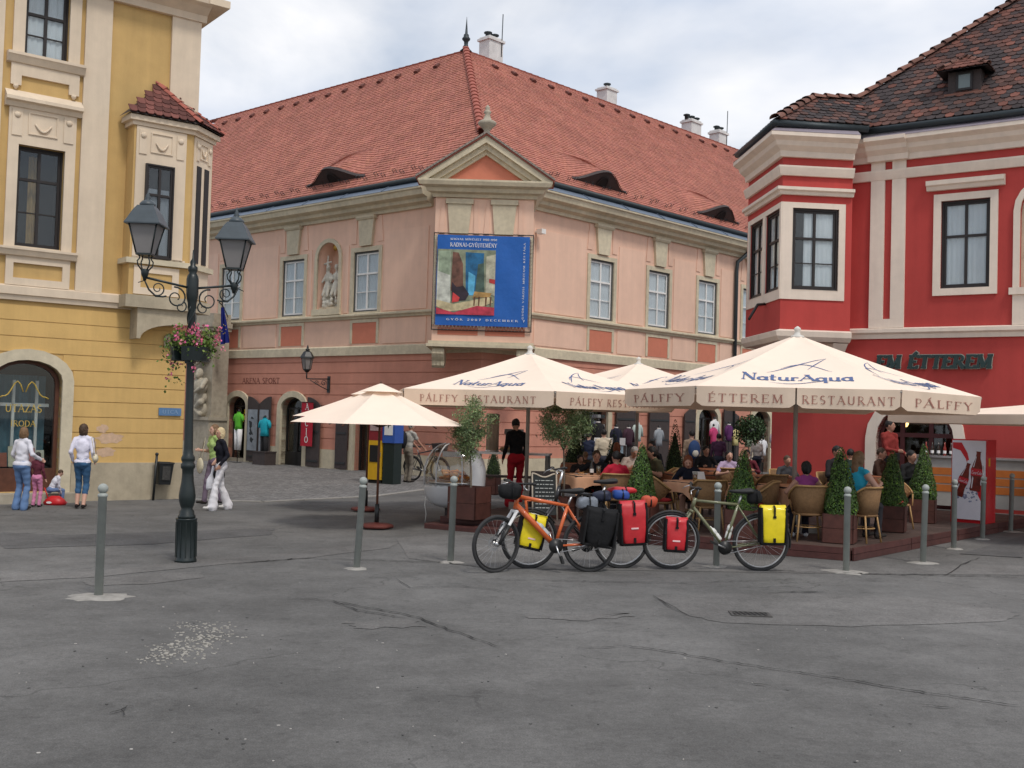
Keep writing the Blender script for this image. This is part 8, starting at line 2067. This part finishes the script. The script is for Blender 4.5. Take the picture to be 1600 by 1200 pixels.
        tb_ = wr + dh * .03 - lat * .03; c_(tb_, tb_ + dh * .035 - lat * .022, .012, .0095, 0); c_(tb_ + dh * .035 - lat * .022, tb_ + dh * .065 - lat * .024, .0095, .008, 0)
    # legs
    fl = g('flare', 0.); sho = g('short_legs', 1.)
    for q, key in ((-1, 'rf'), (1, 'lf')):
        hp = Hc + X * q * .085; dflt = (q * .10, 0, .085) if not sit else (q * .11, -.40, .085)
        ft = V3(*g(key, dflt)); kn, an = ik(hp, ft, .43, .42, V3(0, -1, .2))
        if sit: kn = V3(q * .11, -.42, .49); an = ft
        bl = 0 if g('bare') else B
        c_(hp, kn, .088 * fat, .060, B if not g('bare') else 0); c_(kn, kn.lerp(an, .35), .057, .058, bl if sho > .4 else 0); c_(kn.lerp(an, .35), an, .056, .038, bl if sho >= 1 else 0)
        if g('bare'): c_(hp, hp.lerp(kn, .7), .10, .09, B)
        elif fl: c_(kn, an + V3(0, .01, -.03), .062, .062 + fl, B)
        elif sho >= 1: c_(kn, an + V3(0, 0, .0), .062, .055, B)
        else: c_(kn, kn.lerp(an, .45), .066, .06, B)
        fy = g('foot', -.0); d = V3(math.sin(fy) * .17, -.17 * math.cos(fy), -.035); c_(an + V3(0, .03, -.045), an + d, .04, .03, SH)
        if g('heel'): c_(an + V3(0, .045, -.03), an + V3(0, .05, -.08), .022, .012, SH)
    for p in g('extra', ()): P.append(p)
    mats = [g('skin', SK1), fab_('t', g('top')), fab_('b', g('bottom', (.03, .03, .035))), fab_('s', g('shoes', (.03, .025, .022))), hairm(g('hair', 'brown')), MATS.get('eye') or mat('eye', (.02, .015, .012), .3, 0, bump=0), MATS.get('lips') or mat('lips', (.38, .13, .11), .5, 0, bump=0)]
    if g('xcol'): mats.append(fab_('x', g('xcol')))
    M = TR(Vector(loc)) @ RZ(yaw) @ Matrix.Diagonal((s, s, s, 1))
    grow('body', P, mats, o, M, g('vox', .013))
    return o, M
FABS = {}
def fab_(k, c):
    c = tuple(c); key = 'clothes_%s' % '_'.join('%03d' % int(v * 1000) for v in c)
    return mat(key, c, .85, .12, 9, .35, 22, spec=.2, bdist=.02)
def stand_scale(px, yt, g_): return (at(px, yt, g_.y).z - g_.z) / 1.70
# -- on the left pavement
g = G(31, 797); person('older woman in a white jumper and blue jeans before the shop window', g, PI - .25, stand_scale(33, 668, g), dict(fem=True, fat=1.18, top=(.66, .65, .70), bottom=(.12, .20, .36), hair='lightbrown', hairstyle='bob', rh=(-.30, -.18, 1.05), lh=(.26, -.22, 1.0), flare=.02, long_top=True, turn=.5, vox=.012))
g = G(56, 792); person('small child in a maroon top and pink trousers holding the older woman\'s side', g, PI - .1, stand_scale(57, 707, g), dict(fem=True, top=(.11, .025, .04), bottom=(.62, .23, .38), hair='dark', hairstyle='bob', rh=(-.24, -.05, .9), lh=(.25, -.1, .95), fat=1.05, vox=.014))
g = G(68, 789); g.y += .25; person('toddler in white and blue crouching beside the red bag', g, PI * .72, .50, dict(sit=True, lean=.5, top=(.6, .6, .66), bottom=(.13, .19, .34), hair='brown', rh=(-.12, -.34, .42), lh=(.12, -.34, .42), shoes=(.5, .2, .25), vox=.016, extra=[]))
g = G(126, 795); _, wM = person('young woman in a white shirt and cropped jeans, back turned, wearing heels', g, PI + .15, stand_scale(124, 663, g), dict(fem=True, top=(.70, .68, .78), bottom=(.045, .11, .21), hair='brown', hairstyle='bob', rh=(-.2, -.1, .98), lh=(.21, -.08, .98), short_legs=.6, heel=True, shoes=(.02, .015, .015), turn=-.5, long_top=True, rf=(-.06, .05, .10), lf=(.08, -.02, .10), vox=.012))
bgw = thing('shoulder_bag', 'small cream shoulder bag of the young woman in white', 'bag', wM @ V3(-.26, .03, 1.05)); MB(wM @ TR((-.25, .04, 1.02)) @ RZ(.2)).ball((0, 0, 0), (.06, .13, .09), 14, 8).build('bag', fab_('x', (.62, .56, .42)), bgw); MB(wM).tube([(-.25, -.06, 1.08), (-.2, -.02, 1.44), (-.17, .06, 1.45), (-.25, .13, 1.08)], .008, 5).build('strap', fab_('x', (.62, .56, .42)), bgw)
g = G(343, 797); _, wM = person('blonde woman in a black cardigan and white flared trousers walking', g, -.95, stand_scale(345, 669, g), dict(fem=True, top=(.012, .012, .018), bottom=(.72, .70, .72), hair='blond', hairstyle='bob', rf=(-.09, .20, .10), lf=(.09, -.20, .085), flare=.045, shoes=(.6, .58, .55), rh=(-.22, .02, .92), lh=(.22, -.10, .95), turn=.25, lean=.05, vox=.012, skin=SK2))
b1 = thing('handbag', 'black handbag carried by the blonde woman in white trousers', 'handbag', wM @ V3(-.27, .08, .75)); MB(wM @ TR((-.27, .06, .72))).ball((0, 0, 0), (.05, .13, .17), 14, 10).build('bag', M_pblack, b1); MB(wM).tube([(-.26, .0, .84), (-.24, .02, .95), (-.26, .12, .84)], .008, 5).build('handle', M_pblack, b1)
b2 = thing('carrier_bag', 'white printed carrier bag hanging below the black handbag', 'carrier bag', wM @ V3(-.29, -.04, .45)); m = MB(wM @ TR((-.30, -.06, .40))); m.smooth = True; m.loft([[(a * math.cos(2 * PI * k / 14), b * math.sin(2 * PI * k / 14), z) for k in range(14)] for a, b, z in ((.035, .12, 0), (.05, .14, .05), (.05, .13, .22), (.02, .05, .34), (.01, .02, .5))]); m.build('bag', fab_('x', (.66, .66, .70)), b2); MB(wM @ TR((-.30, -.06, .40))).box(-.056, -.048, -.09, .07, .08, .2).build('print', fab_('x', (.35, .15, .3)), b2)
g = G(332, 788); _, wM = person('woman with sunglasses on her hair in a green top, half hidden behind the blonde', g, -.85, stand_scale(336, 664, g), dict(fem=True, top=(.34, .46, .16), bottom=(.16, .12, .16), hair='lightbrown', hairstyle='bob', sleeve='short', rh=(-.15, -.25, 1.15), lh=(.2, -.06, .95), rf=(-.08, -.15, .085), lf=(.08, .15, .1), vox=.014))
b3 = thing('tote_bag', 'pale beige tote bag of the woman in green', 'tote bag', wM @ V3(.24, -.12, .8)); MB(wM @ TR((-.12, -.26, .82))).ball((0, 0, 0), (.14, .05, .17), 14, 10).build('bag', fab_('x', (.56, .50, .36)), b3); MB(wM).tube([(-.2, -.25, .95), (-.15, -.15, 1.42), (-.06, -.25, .95)], .008, 5).build('strap', fab_('x', (.56, .50, .36)), b3)
g = G(636, 754); _, wM = person('man in grey shirt and khaki trousers wearing a red and black rucksack', g, PI - .9, stand_scale(640, 661, g), dict(top=(.40, .38, .34), bottom=(.20, .175, .14), hair='grey', sleeve='short', lh=(.16, -.42, 1.0), rh=(-.16, -.42, 1.0), lean=.12, vox=.016, skin=SK2, fat=1.1))
b4 = thing('rucksack', 'red and black rucksack on the back of the man at the palace corner', 'rucksack', wM @ V3(0, .2, 1.1)); MB(wM @ TR((0, .20, 1.22))).ball((0, 0, 0), (.17, .12, .26), 16, 10).build('sack', fab_('x', (.02, .02, .025)), b4); MB(wM @ TR((0, .27, 1.26))).ball((0, 0, 0), (.11, .08, .17), 14, 8).build('pocket', fab_('x', (.42, .02, .03)), b4)
# -- waitress
q = at(805, 770, 20.0); g = V3(q.x, 20.0, DZ); _, wM = person('waitress in a black top and long red apron, seen from behind', g, PI + .25, stand_scale(808, 655, g), dict(fem=True, top=(.010, .010, .012), bottom=(.34, .012, .022), hair='dark', hairstyle='bun', rh=(-.2, -.22, .95), lh=(.24, -.1, .92), flare=.06, fat=1.12, lean=.10, nod=.3, vox=.013, skin=SK2))
# -- guests at the tables: px of the head, row of its top, distance
def seated(label, px, yt, Y, yaw, **sp):
    top = at(px, yt, Y); s = max(.72, min(1.0, (top.z - DZ) / 1.28)); sp.setdefault('sit', True); sp.setdefault('vox', .015)
    return person(label, (top.x, Y + .05, DZ), yaw, s, sp)
seated('dark haired man in a black shirt drinking at the left peach table', 935, 704, 18.45, -.35, top=(.013, .014, .018), hair='brown', sleeve='short', rh=(-.30, -.38, .86), lh=(.12, -.40, .80), skin=SK2, nod=.1, turn=.35)
seated('diner in a red shirt with short dark hair, back to the square', 967, 706, 17.05, PI + .35, top=(.50, .02, .045), hair='dark', sleeve='short', fem=True, skin=SK2)
seated('grey haired man in a pale shirt behind the diner in red', 986, 696, 21.0, .3, top=(.55, .46, .40), hair='grey', lean=.25, nod=.3, skin=SK2, sleeve='short')
seated('red haired woman at the back, seen from behind', 965, 692, 22.6, PI, top=(.02, .02, .02), hair='red', hairstyle='bob', fem=True)
seated('man in an olive shirt leaning on his elbows in profile', 1038, 696, 19.3, -1.35, top=(.085, .08, .045), hair='dark', hairstyle='pony', sleeve='short', lean=.35, skin=SK2)
seated('woman in navy with auburn hair looking down at the menu', 1078, 709, 17.4, -.15, top=(.012, .014, .025), hair='red', hairstyle='bob', fem=True, nod=.35, tilt=-.2, skin=SK1, lean=.22, bare=True, bottom=(.02, .02, .03))
seated('dark haired girl in lavender at the back of the terrace', 1138, 704, 20.5, .15, top=(.42, .32, .46), hair='dark', hairstyle='long', fem=True, sleeve='short')
seated('woman in purple with a black pony tail, back to the square', 1264, 722, 15.35, PI + .05, top=(.27, .055, .20), hair='dark', hairstyle='pony', fem=True, sleeve='none', skin=SK2, fat=1.1, vox=.012, bottom=(.02, .02, .03), shoes=(.6, .6, .6), rh=(-.2, -.34, .80), lh=(.2, -.34, .80))
seated('woman in turquoise half hidden behind the corner shrub', 1338, 706, 15.6, PI - 1.0, top=(.03, .34, .50), hair='lightbrown', hairstyle='long', fem=True, sleeve='none', skin=SK1, fat=1.15)
seated('dark man seated against the red wall', 1304, 697, 19.7, .5, top=(.02, .018, .02), hair='dark', skin=SK2)
seated('dark dressed guest behind the middle cone shrub', 1022, 690, 22.0, -.6, top=(.015, .015, .018), hair='dark', skin=SK2)
seated('guest in brown near the arched door', 1372, 700, 20.9, .9, top=(.06, .03, .02), hair='brown', skin=SK2)
for lab, px, yt, Y, yw, tc, hk in (('extra in a dark jacket left of the black shirted man', 905, 711, 21.0, .3, (.03, .025, .025), 'dark'), ('extra in dark blue farther behind the middle shrub', 1004, 699, 23.6, .1, (.02, .03, .05), 'brown'), ('extra in black before the second shop', 1102, 697, 22.9, .2, (.015, .015, .016), 'dark'), ('extra in wine red left of the hanging basket', 1168, 703, 22.5, -.2, (.12, .02, .03), 'dark'), ('extra in dark grey beside the big parasol pole', 1228, 712, 20.2, .3, (.05, .05, .055), 'brown'), ('extra in black at the far right table', 1420, 704, 19.4, .5, (.015, .015, .016), 'dark'), ('extra in brown turned away at the back left', 915, 708, 23.2, 3.0, (.07, .045, .03), 'lightbrown'), ('extra in dark green turned away near the door', 1330, 702, 21.3, 2.8, (.02, .035, .025), 'dark')): seated(lab, px, yt, Y, yw, top=tc, hair=hk, skin=SK2, vox=.019)  # extra dark-dressed guests, added to deepen the shade under the parasols
for lab, px, yt, Y, yw, tc in (('passer-by in a plum jacket at the second shop', 1122, 678, 30.5, 2.9, (.07, .03, .06)), ('passer-by in a pale jacket at the far shops', 1182, 682, 33.0, 3.4, (.4, .38, .35)), ('passer-by in navy behind the right olive tree', 918, 676, 28.5, 2.6, (.02, .025, .05))):
    q = at(px, 740, Y); g = V3(q.x, Y, 0); person(lab, g, yw, stand_scale(px, yt, g), dict(top=tc, bottom=(.03, .035, .05), hair='dark', vox=.02))
q = at(1388, 720, 22.8); g = V3(q.x, 22.8, DZ); person('man in a dark red shirt standing at the arched door', g, .55, stand_scale(1386, 657, g), dict(top=(.24, .035, .03), bottom=(.02, .02, .02), hair='dark', rh=(-.1, -.3, 1.1), lh=(.15, -.28, 1.05), skin=SK2, turn=.5, vox=.015))
q = at(942, 740, 27.0); g = V3(q.x, 27.0, 0); person('person in a cream shirt looking at the clothes, back turned', g, PI, stand_scale(941, 671, g), dict(top=(.58, .50, .38), bottom=(.05, .05, .07), hair='dark', vox=.018))
q = at(1080, 740, 27.5); g = V3(q.x, 27.5, 0); _, wM = person('hooded passer-by with a blue rucksack before the palace wall', g, PI + .2, stand_scale(1081, 673, g), dict(top=(.25, .18, .13), bottom=(.03, .03, .04), hair='dark', vox=.018))
b5 = thing('rucksack', 'blue rucksack with a pale pocket on the passer-by before the palace', 'rucksack', wM @ V3(0, .2, 1.1)); MB(wM @ TR((0, .19, 1.2))).ball((0, 0, 0), (.17, .12, .25), 16, 10).build('sack', fab_('x', (.03, .06, .15)), b5); MB(wM @ TR((0, .28, 1.1))).ball((0, 0, 0), (.09, .05, .10), 12, 8).build('pocket', fab_('x', (.5, .48, .42)), b5)
# -- the sculpture group in the palace niche and the atlas of the portal
random.seed(9)
NM = FL @ TR((-6.82, .20, 5.14)) @ Matrix.Diagonal((1.25, 1, 1.2, 1)); P = []
def e(c, r, m=0): P.append(('e', Vector(c), r, I3, m))
def c(a, b, ra, rb, m=0): P.append(('c', Vector(a), Vector(b), ra, rb, m))
for k in range(9): e((random.uniform(-.25, .25), random.uniform(-.1, .12), random.uniform(.05, .45)), (random.uniform(.1, .17), .12, random.uniform(.08, .13)))
for sx in (-.16, .17):       # two seated figures above the clouds
    e((sx, 0, .62), (.15, .13, .16)); e((sx, -.02, .86), (.11, .09, .15)); c((sx, -.02, .98), (sx, -.03, 1.06), .04, .04); e((sx, -.04, 1.13), (.065, .075, .085)); c((sx - .1, -.02, .93), (sx - .17, -.1, .74), .045, .035); c((sx + .1, -.02, .93), (sx + .15, -.12, .78), .045, .035); c((sx - .05, -.08, .6), (sx - .07, -.16, .38), .06, .05); c((sx + .06, -.08, .6), (sx + .08, -.15, .36), .06, .05)
c((-.26, -.04, .5), (-.20, -.02, 1.45), .028, .028); c((-.34, -.03, 1.24), (-.06, -.03, 1.28), .028, .028)
for k in range(5): a = k * 1.25; e((.28 * math.cos(a), -.12, .18 + .1 * math.sin(a * 2)), (.06, .06, .06)); e((.28 * math.cos(a), -.15, .27 + .1 * math.sin(a * 2)), (.035, .035, .04))
stt = thing('niche_sculpture', 'white stone sculpture group with a cross in the palace niche', 'sculpture', NM.translation)
grow('figures', P, [mat('statue_stone', (.55, .52, .44), .9, .2, 9, .3, 40)], stt, NM, .018, 2)
MB(NM).box(-.42, .42, -.12, .2, -.02, .05).build('base', M_stone, stt)
m = MB(NM @ TR((.10, -.02, 1.68)) @ RX(PI / 2)); m.lathe([(.10, 0), (.11, .02), (.04, .05)], 14); m.build('gilded_dove', mat('gilding', (.55, .33, .06), .4, .1, 9, 0, metal=.6), stt)
P = []
AMp = FP @ TR((0, .02, 1.52))
e((0, .05, .25), (.24, .2, .28)); e((0, 0, .65), (.26, .2, .25)); e((0, -.05, 1.05), (.32, .22, .3)); e((.05, -.12, 1.5), (.12, .14, .17)); e((.05, -.2, 1.42), (.09, .09, .12)); c((-.28, -.05, 1.25), (-.3, -.2, 1.7), .1, .08); c((-.3, -.2, 1.7), (.05, -.1, 1.95), .08, .06); c((.28, -.05, 1.25), (.34, -.25, 1.0), .1, .08); c((.34, -.25, 1.0), (.05, -.28, .85), .07, .06); e((0, .05, 2.0), (.38, .2, .12)); c((-.1, -.1, .3), (.2, -.15, .5), .1, .12); c((.1, -.1, .1), (-.2, -.12, .3), .1, .1)
grow('carved_figure', P, [mat('carved_stone', (.42, .38, .30), .9, .2, 9, .3, 40)], pier, AMp, .022, 2)
grow_all()
